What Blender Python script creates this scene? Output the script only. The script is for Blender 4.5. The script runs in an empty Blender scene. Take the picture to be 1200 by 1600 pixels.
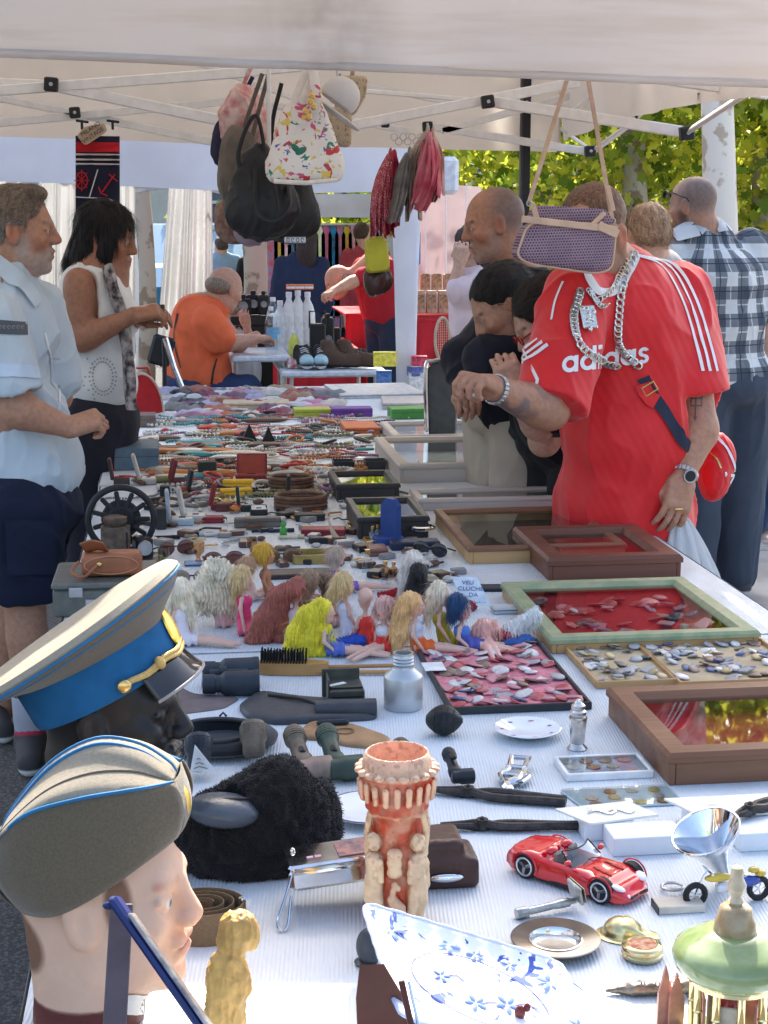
import bpy, math, random
from math import pi as PI,sin,cos
from random import uniform as UN
import numpy as np
from mathutils import Vector, Matrix, Euler
from mathutils.bvhtree import BVHTree
random.seed(7); rng=np.random.default_rng(7)
S=bpy.context.scene; COL=S.collection
R=math.radians
#-- camera, world, sun, exposure
F=2450.; H0=1.60; TZ=.75
TH=math.atan(460/F); PS=R(7.4)
cf=Vector((sin(PS)*cos(TH),cos(PS)*cos(TH),-sin(TH)))
cr=Vector((cos(PS),-sin(PS),0)); cu=cr.cross(cf)
cd=bpy.data.cameras.new('camera'); cam=bpy.data.objects.new('camera',cd); COL.objects.link(cam)
cam.matrix_world=Matrix(((cr.x,cu.x,-cf.x,0),(cr.y,cu.y,-cf.y,0),(cr.z,cu.z,-cf.z,H0),(0,0,0,1)))
cd.sensor_fit='VERTICAL'; cd.sensor_height=36; cd.lens=36*F/1600; cd.clip_end=500; cd.clip_start=.05
S.camera=cam
SUN_EL=R(42); SUN_AZ=R(10)      # azimuth from +Y towards +X
W=bpy.data.worlds.new('World'); S.world=W; W.use_nodes=True
nt=W.node_tree; sk=nt.nodes.new('ShaderNodeTexSky'); sk.sky_type='NISHITA'; sk.sun_disc=False
sk.sun_elevation=SUN_EL; sk.sun_rotation=SUN_AZ; sk.air_density=1.0; sk.dust_density=4; sk.ozone_density=.2
bg=nt.nodes['Background']; nt.links.new(sk.outputs[0],bg.inputs[0]); bg.inputs[1].default_value=.15
sd=bpy.data.lights.new('sun','SUN'); sd.energy=4.0; sd.angle=R(.5); sd.color=(1,.95,.86)
so=bpy.data.objects.new('sun',sd); COL.objects.link(so)
sv=Vector((sin(SUN_AZ)*cos(SUN_EL),cos(SUN_AZ)*cos(SUN_EL),sin(SUN_EL)))
so.rotation_euler=sv.to_track_quat('Z','Y').to_euler()
S.view_settings.view_transform='Standard'; S.view_settings.look='None'; S.view_settings.gamma=1
S.view_settings.use_curve_mapping=False; S.view_settings.exposure=1.76
try:
    S.cycles.max_bounces=8; S.cycles.transparent_max_bounces=12; S.cycles.caustics_reflective=False; S.cycles.caustics_refractive=False
    S.cycles.sample_clamp_indirect=4; S.cycles.use_denoising=True
except Exception: pass
#-- where a pixel of the photo stands in the place
def ray(px,py): return cf+cr*((px-600)/F)+cu*((800-py)/F)
def onz(px,py,z=TZ):
    d=ray(px,py); t=(z-H0)/d.z; return Vector((d.x*t,d.y*t,z))
def mpp(px,py,z=TZ):
    d=ray(px,py); return (z-H0)/d.z/F
def aty(px,py,Y):
    d=ray(px,py); t=Y/d.y; return Vector((d.x*t,Y,H0+d.z*t))
#-- materials
MC={}
def mat(name,col=(.5,.5,.5),rough=.6,metal=0,var=.12,scale=30,bump=.0,bscale=None,spec=.3,coat=0,attr=None,trans=0,alpha=1,sheen=0,col2=None,sss=0):
    if name in MC: return MC[name]
    m=bpy.data.materials.new(name); m.use_nodes=True; n=m.node_tree.nodes; l=m.node_tree.links
    p=n['Principled BSDF']; p.inputs['Roughness'].default_value=rough; p.inputs['Metallic'].default_value=metal
    p.inputs['Specular IOR Level'].default_value=spec; p.inputs['Coat Weight'].default_value=coat
    if trans: p.inputs['Transmission Weight'].default_value=trans; p.inputs['IOR'].default_value=1.45
    if alpha<1: p.inputs['Alpha'].default_value=alpha
    if sheen: p.inputs['Sheen Weight'].default_value=sheen
    if sss:
        p.inputs['Subsurface Weight'].default_value=sss; p.inputs['Subsurface Radius'].default_value=(.01,.004,.002)
        p.inputs['Subsurface Scale'].default_value=1
    tc=n.new('ShaderNodeTexCoord'); nz=n.new('ShaderNodeTexNoise'); nz.inputs['Scale'].default_value=scale; nz.inputs['Detail'].default_value=5
    l.new(tc.outputs['Object'],nz.inputs['Vector'])
    mx=n.new('ShaderNodeMix'); mx.data_type='RGBA'; mx.blend_type='MIX' if col2 else 'MULTIPLY'
    rp=n.new('ShaderNodeValToRGB'); rp.color_ramp.elements[0].position=.35; rp.color_ramp.elements[1].position=.65
    l.new(nz.outputs[0],rp.inputs[0])
    c=(*col,1)
    if col2:
        mx.inputs['A'].default_value=c; mx.inputs['B'].default_value=(*col2,1); l.new(rp.outputs[0],mx.inputs['Factor'])
    else:
        mx.inputs['Factor'].default_value=1
        rp.color_ramp.elements[0].color=(1-var,1-var,1-var,1); rp.color_ramp.elements[1].color=(1+var,1+var,1+var,1)
        l.new(rp.outputs[0],mx.inputs['B'])
        if attr:
            a=n.new('ShaderNodeAttribute'); a.attribute_name='Col'; l.new(a.outputs['Color'],mx.inputs['A'])
        else: mx.inputs['A'].default_value=c
    l.new(mx.outputs['Result'],p.inputs['Base Color'])
    if bump:
        b=n.new('ShaderNodeBump'); b.inputs['Strength'].default_value=bump; b.inputs['Distance'].default_value=.004
        nb=n.new('ShaderNodeTexNoise'); nb.inputs['Scale'].default_value=bscale or scale*4; nb.inputs['Detail'].default_value=4
        l.new(tc.outputs['Object'],nb.inputs['Vector']); l.new(nb.outputs[0],b.inputs['Height']); l.new(b.outputs[0],p.inputs['Normal'])
    MC[name]=m; return m
def nodes_of(m): return m.node_tree.nodes,m.node_tree.links,m.node_tree.nodes['Principled BSDF']
def glassy(name,tint=(1,1,1),refl=.12,rough=.02):
    """thin pane: clear, mirrors by Fresnel"""
    if name in MC: return MC[name]
    m=bpy.data.materials.new(name); m.use_nodes=True; n=m.node_tree.nodes; l=m.node_tree.links
    n.remove(n['Principled BSDF']); o=n['Material Output']
    t=n.new('ShaderNodeBsdfTransparent'); t.inputs[0].default_value=(*tint,1)
    g=n.new('ShaderNodeBsdfGlossy'); g.inputs['Roughness'].default_value=rough
    fr=n.new('ShaderNodeFresnel'); fr.inputs[0].default_value=1.5
    nz=n.new('ShaderNodeTexNoise'); nz.inputs['Scale'].default_value=9
    ma=n.new('ShaderNodeMath'); ma.operation='MULTIPLY_ADD'; ma.inputs[1].default_value=1.25; ma.inputs[2].default_value=refl*.3
    l.new(fr.outputs[0],ma.inputs[0]); tc=n.new('ShaderNodeTexCoord'); l.new(tc.outputs['Object'],nz.inputs['Vector'])
    bp=n.new('ShaderNodeBump'); bp.inputs['Strength'].default_value=.03; bp.inputs['Distance'].default_value=.002
    l.new(nz.outputs[0],bp.inputs['Height']); l.new(bp.outputs[0],g.inputs['Normal'])
    ge=n.new('ShaderNodeNewGeometry'); sb_=n.new('ShaderNodeMath'); sb_.operation='SUBTRACT'; sb_.inputs[0].default_value=1; l.new(ge.outputs['Backfacing'],sb_.inputs[1])
    mu=n.new('ShaderNodeMath'); mu.operation='MULTIPLY'; l.new(ma.outputs[0],mu.inputs[0]); l.new(sb_.outputs[0],mu.inputs[1])
    mx=n.new('ShaderNodeMixShader'); l.new(mu.outputs[0],mx.inputs[0]); l.new(t.outputs[0],mx.inputs[1]); l.new(g.outputs[0],mx.inputs[2])
    l.new(mx.outputs[0],o.inputs[0]); MC[name]=m; return m
def translucent(name,col,w=.5,var=.08,scale=3,attr=False,rough=.8,dark=None,bump=0):
    if name in MC: return MC[name]
    m=mat(name,col,rough,var=var,scale=scale,attr=attr,col2=dark,bump=bump,bscale=scale*6); n,l,p=nodes_of(m)
    t=n.new('ShaderNodeBsdfTranslucent'); src=p.inputs['Base Color'].links[0].from_socket; l.new(src,t.inputs[0])
    mx=n.new('ShaderNodeMixShader'); mx.inputs[0].default_value=w; o=n['Material Output']
    l.new(p.outputs[0],mx.inputs[1]); l.new(t.outputs[0],mx.inputs[2]); l.new(mx.outputs[0],o.inputs[0]); return m
#-- things, parts
USED=set()
def tag(o,label=None,cat=None,group=None,kind=None):
    if label: o['label']=label
    if cat: o['category']=cat
    if group: o['group']=group
    if kind: o['kind']=kind
    return o
def thing(name,label,cat,loc=(0,0,0),rz=0,group=None,kind=None):
    o=bpy.data.objects.new(name,None); COL.objects.link(o); o.location=loc; o.rotation_euler=(0,0,rz); o.empty_display_size=.05
    return tag(o,label,cat,group,kind)
def link(name,me,m=None,parent=None,sm=0,world=False):
    o=bpy.data.objects.new(name,me); COL.objects.link(o)
    if m is not None and len(me.materials)==0: me.materials.append(m)
    if parent is not None:
        o.parent=parent
        if world:
            M=Matrix.Translation(parent.location)@parent.rotation_euler.to_matrix().to_4x4() if parent.parent is None else parent.matrix_world
            o.matrix_parent_inverse=M.inverted()
    return o
def copy_tree(o,parent=None):
    c=o.copy(); COL.objects.link(c); c.parent=parent
    for ch in list(o.children): copy_tree(ch,c)
    return c
def dup(root,loc,rz=0,label=None,scale=None,group=None):
    r=copy_tree(root); r.location=loc; r.rotation_euler=(0,0,rz)
    if label: r['label']=label
    if group: r['group']=group
    if scale: r.scale=(scale,)*3 if not hasattr(scale,'__len__') else scale
    return r
def TR(x=0,y=0,z=0,rx=0,ry=0,rz=0,s=1):
    return Matrix.Translation((x,y,z))@Euler((rx,ry,rz)).to_matrix().to_4x4()@Matrix.Diagonal((s,s,s,1))
def frame(o,xa,za):
    """matrix with x axis along xa and z near za"""
    x=Vector(xa).normalized(); y=Vector(za).cross(x).normalized(); z=x.cross(y)
    return Matrix(((x.x,y.x,z.x,o[0]),(x.y,y.y,z.y,o[1]),(x.z,y.z,z.z,o[2]),(0,0,0,1)))
class MB:
    def __init__(s): s.v=[]; s.f=[]; s.uv=None
    def add(s,vs,fs,M=None):
        b=len(s.v)
        s.v+= [tuple(M@Vector(v)) for v in vs] if M is not None else [tuple(v) for v in vs]
        s.f+=[tuple(b+i for i in f) for f in fs]; return s
    def box(s,c,d,M=None,bv=0):
        x,y,z=d[0]/2,d[1]/2,d[2]/2; cx,cy,cz=c
        if not bv:
            vs=[(cx+i*x,cy+j*y,cz+k*z) for i in(-1,1) for j in(-1,1) for k in(-1,1)]
            return s.add(vs,[(0,1,3,2),(4,6,7,5),(0,4,5,1),(2,3,7,6),(0,2,6,4),(1,5,7,3)],M)
        b=min(bv,x*.9,y*.9,z*.9)
        pr=[(-x+b,-y),(x-b,-y),(x,-y+b),(x,y-b),(x-b,y),(-x+b,y),(-x,y-b),(-x,-y+b)]
        def sc(k): return [(cx+a*(x-k)/x,cy+c2*(y-k)/y) for a,c2 in pr]
        vs=[(*p,cz-z) for p in sc(b)]+[(*p,cz-z+b) for p in sc(0)]+[(*p,cz+z-b) for p in sc(0)]+[(*p,cz+z) for p in sc(b)]
        fs=[tuple(range(7,-1,-1)),tuple(range(24,32))]
        for r_ in range(3):
            for i in range(8): a=r_*8+i; c2=r_*8+(i+1)%8; fs.append((a,c2,c2+8,a+8))
        return s.add(vs,fs,M)
    def lathe(s,prof,n=24,M=None,cap=True,sx=1,sy=1,flute=0,fn=0):
        vs=[];fs=[]
        for r,z in prof:
            for i in range(n):
                a=2*PI*i/n; q=r*(1+flute*cos(a*fn)) if flute else r
                vs.append((q*sx*cos(a),q*sy*sin(a),z))
        for k in range(len(prof)-1):
            for i in range(n):
                j=(i+1)%n; fs.append((k*n+i,k*n+j,(k+1)*n+j,(k+1)*n+i))
        if cap: fs.append(tuple(range(n-1,-1,-1))); fs.append(tuple((len(prof)-1)*n+i for i in range(n)))
        return s.add(vs,fs,M)
    def cyl(s,a,b,r,r2=None,n=12,cap=True):
        a=Vector(a);b=Vector(b);d=b-a; L=d.length; q=Vector((0,0,1)).rotation_difference(d).to_matrix().to_4x4()
        return s.lathe([(r,0),(r if r2 is None else r2,L)],n,Matrix.Translation(a)@q,cap)
    def tube(s,pts,r,n=6,closed=False,flat=None,M=None):
        P=[Vector(p) for p in pts]; N=len(P); vs=[];fs=[]; up=None
        rr=r if hasattr(r,'__len__') else [r]*N
        for i in range(N):
            t=(P[(i+1)%N]-P[i-1]) if closed else (P[min(i+1,N-1)]-P[max(i-1,0)])
            if t.length<1e-9: t=Vector((0,0,1))
            t.normalize()
            if up is None: up=Vector((0,0,1)) if abs(t.z)<.9 else Vector((1,0,0))
            sd_=t.cross(up)
            if sd_.length<1e-6: sd_=t.orthogonal()
            sd_.normalize(); up=sd_.cross(t)
            for k in range(n):
                a=2*PI*(k+.5)/n; ca,sa=cos(a),sin(a)
                if flat: ca*=flat
                vs.append(P[i]+(sd_*ca+up*sa)*rr[i])
        for i in range(N if closed else N-1):
            j=(i+1)%N
            for k in range(n): m_=(k+1)%n; fs.append((i*n+k,i*n+m_,j*n+m_,j*n+k))
        if not closed: fs.append(tuple(range(n-1,-1,-1))); fs.append(tuple((N-1)*n+k for k in range(n)))
        return s.add(vs,fs,M)
    def ball(s,c,r,n=12,m=8,M=None):
        if not hasattr(r,'__len__'): r=(r,r,r)
        pr=[(max(sin(PI*k/m),.001),-cos(PI*k/m)) for k in range(m+1)]
        MM=Matrix.Translation(c)@Matrix.Diagonal((*r,1))
        return s.lathe(pr,n,(M@MM) if M is not None else MM,True)
    def prism(s,pts,h,M=None,z0=0):
        n=len(pts); vs=[(p[0],p[1],z0) for p in pts]+[(p[0],p[1],z0+h) for p in pts]
        return s.add(vs,[tuple(range(n-1,-1,-1)),tuple(range(n,2*n))]+[(i,(i+1)%n,n+(i+1)%n,n+i) for i in range(n)],M)
    def surf(s,fn,nu,nv,M=None,closeu=False):
        vs=[fn(i/nu,j/nv) for j in range(nv+1) for i in range(nu+1)]
        fs=[(j*(nu+1)+i,j*(nu+1)+i+1,(j+1)*(nu+1)+i+1,(j+1)*(nu+1)+i) for j in range(nv) for i in range(nu)]
        return s.add(vs,fs,M)
    def mesh(s,name,m=None,sm=0,auto=None):
        me=bpy.data.meshes.new(name); me.from_pydata(s.v,[],s.f)
        if m is not None: me.materials.append(m)
        if sm:
            me.polygons.foreach_set('use_smooth',[True]*len(me.polygons))
            if auto is not None:
                try: me.set_sharp_from_angle(angle=R(auto))
                except Exception: pass
        me.update(); return me
    def obj(s,name,m=None,parent=None,sm=0,auto=40,world=False,thick=0):
        o=link(name,s.mesh(name,m,sm,auto),None,parent,world=world)
        if thick:
            md=o.modifiers.new('solid','SOLIDIFY'); md.thickness=thick; md.offset=0
        return o
def rbox(w,d,h,bv=.003,z0=0): return MB().box((0,0,z0+h/2),(w,d,h),bv=bv)
def bez(P,n):
    """Catmull-Rom through points"""
    P=[Vector(p) for p in P]; P=[P[0]*2-P[1]]+P+[P[-1]*2-P[-2]]; out=[]
    for i in range(1,len(P)-2):
        for k in range(n):
            t=k/n; a,b,c,d=P[i-1],P[i],P[i+1],P[i+2]
            out.append(.5*((2*b)+(c-a)*t+(2*a-5*b+4*c-d)*t*t+(3*b-a-3*c+d)*t**3))
    out.append(P[-2]); return out
#-- blended solids (surface nets on a grid)
def vnoise(P,sc,seed=0):
    p=P*sc+seed*17.3; i=np.floor(p).astype(np.int64); f=p-i; f=f*f*(3-2*f)
    def h(a,b,c):
        n=(a*73856093)^(b*19349663)^(c*83492791)^(seed*2654435); n=(n^(n>>13))*1274126177; return ((n>>8)&0xffff)/65535.
    x,y,z=i[...,0],i[...,1],i[...,2]; fx,fy,fz=f[...,0],f[...,1],f[...,2]; r=0
    for dx in(0,1):
        for dy in(0,1):
            for dz in(0,1):
                r=r+h(x+dx,y+dy,z+dz)*(fx if dx else 1-fx)*(fy if dy else 1-fy)*(fz if dz else 1-fz)
    return r*2-1
class SDF:
    def __init__(s,k=.01): s.p=[]; s.k=k; s.paints=[]
    def _a(s,typ,par,bb,M,op,k):
        s.p.append((typ,par,bb,M,op,s.k if k is None else k)); return s
    def ell(s,c,r,M=None,op='u',k=None,rot=None):
        if not hasattr(r,'__len__'): r=(r,r,r)
        L=Matrix.Translation(c)
        if rot: L=L@Euler(rot).to_matrix().to_4x4()
        M=(M@L) if M is not None else L
        return s._a('e',np.array(r,float),np.array(r,float),M,op,k)
    def cap(s,a,b,ra,rb=None,M=None,op='u',k=None,fl=None):
        a=Vector(a);b=Vector(b)
        if M is not None: sc=M.to_scale()[0]; a=M@a;b=M@b; ra=ra*sc; rb=None if rb is None else rb*sc
        rb=ra if rb is None else rb
        return s._a('c',(np.array(a),np.array(b),ra,rb),None,None,op,k)
    def box(s,c,h,rd=.003,M=None,op='u',k=None,rot=None):
        L=Matrix.Translation(c)
        if rot: L=L@Euler(rot).to_matrix().to_4x4()
        M=(M@L) if M is not None else L
        return s._a('b',(np.array(h,float),rd),np.array(h,float)+rd,M,op,k)
    @staticmethod
    def ev(prim,P):
        typ,par,bb,M,op,k=prim
        if typ=='c':
            a,b,ra,rb=par; d=b-a; L2=max(d@d,1e-12); q=P-a; t=np.clip((q@d)/L2,0,1)
            return np.sqrt(((q-t[...,None]*d)**2).sum(-1))-(ra+(rb-ra)*t)
        Mi=np.array(M.inverted()); q=P@Mi[:3,:3].T+Mi[:3,3]; sc=M.to_scale()[0]
        if typ=='e':
            k0=np.sqrt(((q/par)**2).sum(-1)); k1=np.sqrt(((q/par**2)**2).sum(-1))
            return np.where(k0<1,(k0-1)*par.min(),k0*(k0-1)/np.maximum(k1,1e-9))*sc
        h,rd=par; a=np.abs(q)-h
        return (np.sqrt((np.maximum(a,0)**2).sum(-1))+np.minimum(a.max(-1),0)-rd)*sc
    def bbox(s,prim):
        typ,par,bb,M,op,k=prim
        if typ=='c':
            a,b,ra,rb=par; r=max(ra,rb); return np.minimum(a,b)-r,np.maximum(a,b)+r
        A=np.array(M); e=np.abs(A[:3,:3])@bb; return A[:3,3]-e,A[:3,3]+e
    def paint(s,col,prim,soft=.004): s.paints.append((prim,col,soft)); return s
    def build(s,res,disp=None,smooth=1,base=(1,1,1),clipz=None):
        los,his=zip(*[s.bbox(p) for p in s.p if p[4]=='u']); lo=np.min(los,0)-3*res; hi=np.max(his,0)+3*res
        n=np.ceil((hi-lo)/res).astype(int)+1; D=np.full(n,.1,np.float32)
        for p in s.p:
            k=p[5]; a,b=s.bbox(p); mg=k+2.5*res
            i0=np.clip(np.floor((a-mg-lo)/res).astype(int),0,n); i1=np.clip(np.ceil((b+mg-lo)/res).astype(int)+1,0,n)
            if (i1<=i0).any(): continue
            ax=[lo[q]+res*np.arange(i0[q],i1[q]) for q in range(3)]
            P=np.stack(np.meshgrid(*ax,indexing='ij'),-1); d=s.ev(p,P)
            sl=tuple(slice(i0[q],i1[q]) for q in range(3)); o=D[sl]
            if p[4]=='u':
                h=np.maximum(k-np.abs(o-d),0)/k if k>0 else 0; D[sl]=np.minimum(o,d)-h*h*k*.25
            elif p[4]=='s':
                d=-d; h=np.maximum(k-np.abs(o-d),0)/k if k>0 else 0; D[sl]=np.maximum(o,d)+h*h*k*.25
            if p[4]=='i': raise ValueError
        if clipz is not None:
            zz=lo[2]+res*np.arange(n[2]); D=np.maximum(D,(clipz-zz)[None,None,:].astype(np.float32))
        D[0]=D[-1]=.1; D[:,0]=D[:,-1]=.1; D[:,:,0]=D[:,:,-1]=.1
        ins=D<0
        c=np.zeros(n-1,np.int8)
        for dx in(0,1):
            for dy in(0,1):
                for dz in(0,1): c+=ins[dx:n[0]-1+dx,dy:n[1]-1+dy,dz:n[2]-1+dz]
        act=(c>0)&(c<8); idx=np.argwhere(act); vid=np.full(act.shape,-1,np.int64); vid[act]=np.arange(len(idx))
        acc=np.zeros((len(idx),3)); cnt=np.zeros(len(idx))
        cor=[(a,b,c2) for a in(0,1) for b in(0,1) for c2 in(0,1)]
        for a in cor:
            for q in range(3):
                if a[q]: continue
                b=list(a); b[q]=1
                da=D[idx[:,0]+a[0],idx[:,1]+a[1],idx[:,2]+a[2]]; db=D[idx[:,0]+b[0],idx[:,1]+b[1],idx[:,2]+b[2]]
                m=(da<0)!=(db<0); t=np.where(m,da/np.where(m,da-db,1),0)
                pt=np.array(a,float)[None].repeat(len(idx),0); pt[:,q]+=t
                acc[m]+=pt[m]; cnt[m]+=1
        V=lo+(idx+acc/np.maximum(cnt,1)[:,None])*res
        Q=[]
        for q in range(3):
            o1,o2=[(1,2),(2,0),(0,1)][q]
            sl0=[slice(None)]*3; sl1=[slice(None)]*3; sl0[q]=slice(0,-1); sl1[q]=slice(1,None)
            A=ins[tuple(sl0)]; B=ins[tuple(sl1)]; e=np.argwhere(A!=B)
            e=e[(e[:,o1]>0)&(e[:,o2]>0)&(e[:,o1]<n[o1]-1)&(e[:,o2]<n[o2]-1)]
            if not len(e): continue
            fl=A[e[:,0],e[:,1],e[:,2]]
            def g(a,b):
                t=e.copy(); t[:,o1]-=a; t[:,o2]-=b; return vid[t[:,0],t[:,1],t[:,2]]
            quad=np.stack([g(1,1),g(0,1),g(0,0),g(1,0)],1); quad[~fl]=quad[~fl][:,::-1]; Q.append(quad)
        Q=np.concatenate(Q); Q=Q[(Q>=0).all(1)]
        for _ in range(smooth):
            acc=np.zeros_like(V); cn=np.zeros(len(V))
            for a in range(4):
                i,j=Q[:,a],Q[:,(a+1)%4]
                for ax_ in range(3): acc[:,ax_]+=np.bincount(i,V[j,ax_],len(V))+np.bincount(j,V[i,ax_],len(V))
                cn+=np.bincount(i,minlength=len(V))+np.bincount(j,minlength=len(V))
            V=V*.5+.5*acc/np.maximum(cn,1)[:,None]
        s.V=V; s.Q=Q
        if disp is not None:
            nr=s.normals(); V=V+nr*disp(V,nr)[:,None]; s.V=V
        C=np.ones((len(V),4),np.float32); C[:,:3]=base
        for prim,col,soft in s.paints:
            if callable(prim): w=prim(V)
            else: w=np.clip(.5-s.ev(prim,V)/(2*soft),0,1)
            w=w[:,None]; C[:,:3]=C[:,:3]*(1-w)+np.array(col)*w
        s.C=C; return s
    def normals(s):
        V,Q=s.V,s.Q; fn=np.cross(V[Q[:,2]]-V[Q[:,0]],V[Q[:,3]]-V[Q[:,1]]); N=np.zeros_like(V)
        for a in range(4):
            for ax_ in range(3): N[:,ax_]+=np.bincount(Q[:,a],fn[:,ax_],len(V))
        return N/np.maximum(np.linalg.norm(N,axis=1),1e-12)[:,None]
    def obj(s,name,m,parent=None,world=True,uv=None):
        me=bpy.data.meshes.new(name); nv,nq=len(s.V),len(s.Q)
        me.vertices.add(nv); me.vertices.foreach_set('co',s.V.astype(np.float32).ravel())
        me.loops.add(nq*4); me.loops.foreach_set('vertex_index',s.Q.astype(np.int32).ravel())
        me.polygons.add(nq); me.polygons.foreach_set('loop_start',np.arange(0,nq*4,4,dtype=np.int32))
        me.polygons.foreach_set('use_smooth',np.ones(nq,bool)); me.update(calc_edges=True)
        a=me.attributes.new('Col','FLOAT_COLOR','POINT'); a.data.foreach_set('color',s.C.ravel())
        if uv is not None:
            a=me.attributes.new('wrap','FLOAT_VECTOR','POINT'); a.data.foreach_set('vector',np.ascontiguousarray(uv,np.float32).ravel())
        me.materials.append(m); return link(name,me,None,parent,world=world)
def PE(c,r,M=None,rot=None):
    """a paint ellipsoid"""
    t=SDF(); t.ell(c,r,M,rot=rot); return t.p[0]
def PC(a,b,r,M=None):
    t=SDF(); t.cap(a,b,r,r,M); return t.p[0]
def vdir(px,py,px2,py2,Y): return aty(px2,py2,Y)-aty(px,py,Y)
#-- SETTING
M_asph=mat('asphalt',(.085,.083,.083),.95,var=.5,scale=160,bump=.8,bscale=220)
n,l,p=nodes_of(M_asph)
vo=n.new('ShaderNodeTexVoronoi'); vo.inputs['Scale'].default_value=95; tc=n.new('ShaderNodeTexCoord'); l.new(tc.outputs['Object'],vo.inputs[0])
rp=n.new('ShaderNodeValToRGB'); rp.color_ramp.elements[0].color=(.22,.215,.21,1); rp.color_ramp.elements[1].color=(.05,.05,.052,1); rp.color_ramp.elements[1].position=.6
l.new(vo.outputs['Distance'],rp.inputs[0]); mx=n.new('ShaderNodeMix'); mx.data_type='RGBA'; mx.inputs['Factor'].default_value=.6
old=p.inputs['Base Color'].links[0].from_socket; l.new(old,mx.inputs['A']); l.new(rp.outputs[0],mx.inputs['B']); l.new(mx.outputs['Result'],p.inputs['Base Color'])
g=MB().surf(lambda u,v:(-150+300*u,-60+300*v,.004*sin(u*900)*sin(v*700)),30,30).obj('ground',M_asph); tag(g,kind='structure')
# paved plaza beyond the stall, pavers laid one by one where they can be told apart
M_pave=mat('plaza_paving',(.40,.37,.34),.9,var=.2,scale=4,bump=.3)
pl=MB().box((9.5,16,.006),(15,24,.012)).obj('plaza',M_pave); tag(pl,kind='structure')
M_pav=[mat('paver_%s'%k,c,.85,var=.2,scale=25,bump=.3) for k,c in (('buff',(.46,.42,.37)),('grey',(.38,.36,.34)),('rose',(.44,.37,.33)))]
pm=[rbox(.24,.116,.010,.003).mesh('paver',m_) for m_ in M_pav]
for j in range(34):
    yy=7.2+j*.12
    for i in range(9):
        xx=yy*.355+i*.245+(.12 if j%2 else 0)
        if xx<2.4: continue
        o=link('paver',random.choice(pm),None,pl); o.location=(xx,yy,.008+UN(0,.004)); o.rotation_euler=(0,0,UN(-.02,.02))
#-- table with its ribbed cloth
M_cloth=mat('table_plastic_cloth',(.60,.65,.69),.5,var=.07,scale=3,spec=.35)
n,l,p=nodes_of(M_cloth); tc=n.new('ShaderNodeTexCoord'); wv=n.new('ShaderNodeTexWave'); wv.inputs['Scale'].default_value=62; wv.bands_direction='X'
mp=n.new('ShaderNodeMapping'); mp.inputs['Rotation'].default_value=(0,0,R(6)); l.new(tc.outputs['Object'],mp.inputs[0]); l.new(mp.outputs[0],wv.inputs[0])
nz=n.new('ShaderNodeTexNoise'); nz.inputs['Scale'].default_value=5; l.new(tc.outputs['Object'],nz.inputs['Vector'])
b1=n.new('ShaderNodeBump'); b1.inputs['Strength'].default_value=.4; b1.inputs['Distance'].default_value=.0016; l.new(wv.outputs[0],b1.inputs['Height'])
b2=n.new('ShaderNodeBump'); b2.inputs['Strength'].default_value=.6; b2.inputs['Distance'].default_value=.05; l.new(nz.outputs[0],b2.inputs['Height'])
l.new(b1.outputs[0],b2.inputs['Normal']); l.new(b2.outputs[0],p.inputs['Normal'])
def table(name,label,x0,x1,y0,y1,drop=.5):
    t=thing(name,label,'table',((x0+x1)/2,(y0+y1)/2,0)); cx,cy=t.location.x,t.location.y
    MB().box((0,0,TZ-.025),(x1-x0-.02,y1-y0-.02,.04)).obj('tabletop',mat('table_board',(.35,.3,.25)),t)
    for i in(-1,1):
        for j in(-1,1): MB().cyl((i*(x1-x0)/2*.88,j*(y1-y0)/2*.9,0),(i*(x1-x0)/2*.88,j*(y1-y0)/2*.9,TZ-.045),.018).obj('leg',mat('table_leg_steel',(.4,.4,.42),.4,.6),t)
    m=MB(); w,d=(x1-x0),(y1-y0); N=60
    m.surf(lambda u,v:(-w/2+w*u,-d/2+d*v,TZ-.0002),1,1)
    per=[]
    for q in range(4*N):
        s_,f=divmod(q,N); f/=N
        c=[(-w/2+w*f,-d/2,0,-1),(w/2,-d/2+d*f,1,0),(w/2-w*f,d/2,0,1),(-w/2,d/2-d*f,-1,0)][s_]
        per.append(c)
    vs=[];rows=7
    for k in range(rows+1):
        z=TZ-drop*k/rows
        for q,c in enumerate(per):
            a=.004+.035*(k/rows)*(1+sin(q*.55)*.6+sin(q*.21+k*.3)*.5)
            vs.append((c[0]+c[2]*a,c[1]+c[3]*a,z+.012*sin(q*.3)*(k/rows)))
    n4=4*N; m.add(vs,[(k*n4+q,(k+1)*n4+q,(k+1)*n4+(q+1)%n4,k*n4+(q+1)%n4) for k in range(rows) for q in range(n4)])
    m.obj('cloth',M_cloth,t,sm=1,auto=50)
    return t
table('market_table','long stall table under a ribbed white plastic cloth, nearest the photographer',-.185,1.28,1.28,3.02)
table('market_table','middle stall table under the white cloth with dolls and glass-topped cases',-.262,1.27,3.03,5.05)
table('market_table','far stall table crowded with necklaces and wallets under white cloth',-.27,1.18,5.06,8.0)
#-- tents
def fabric(name,col,w,scale=2.5,stain=None):
    m=translucent(name,col,w,var=.07,scale=scale,rough=.75,bump=.25); return m
M_can=fabric('canopy_fabric',(.70,.63,.56),.26)
M_can2=fabric('far_canopy_fabric',(.80,.82,.88),.45)
M_cur=fabric('curtain_fabric',(.52,.52,.52),.28)
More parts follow.
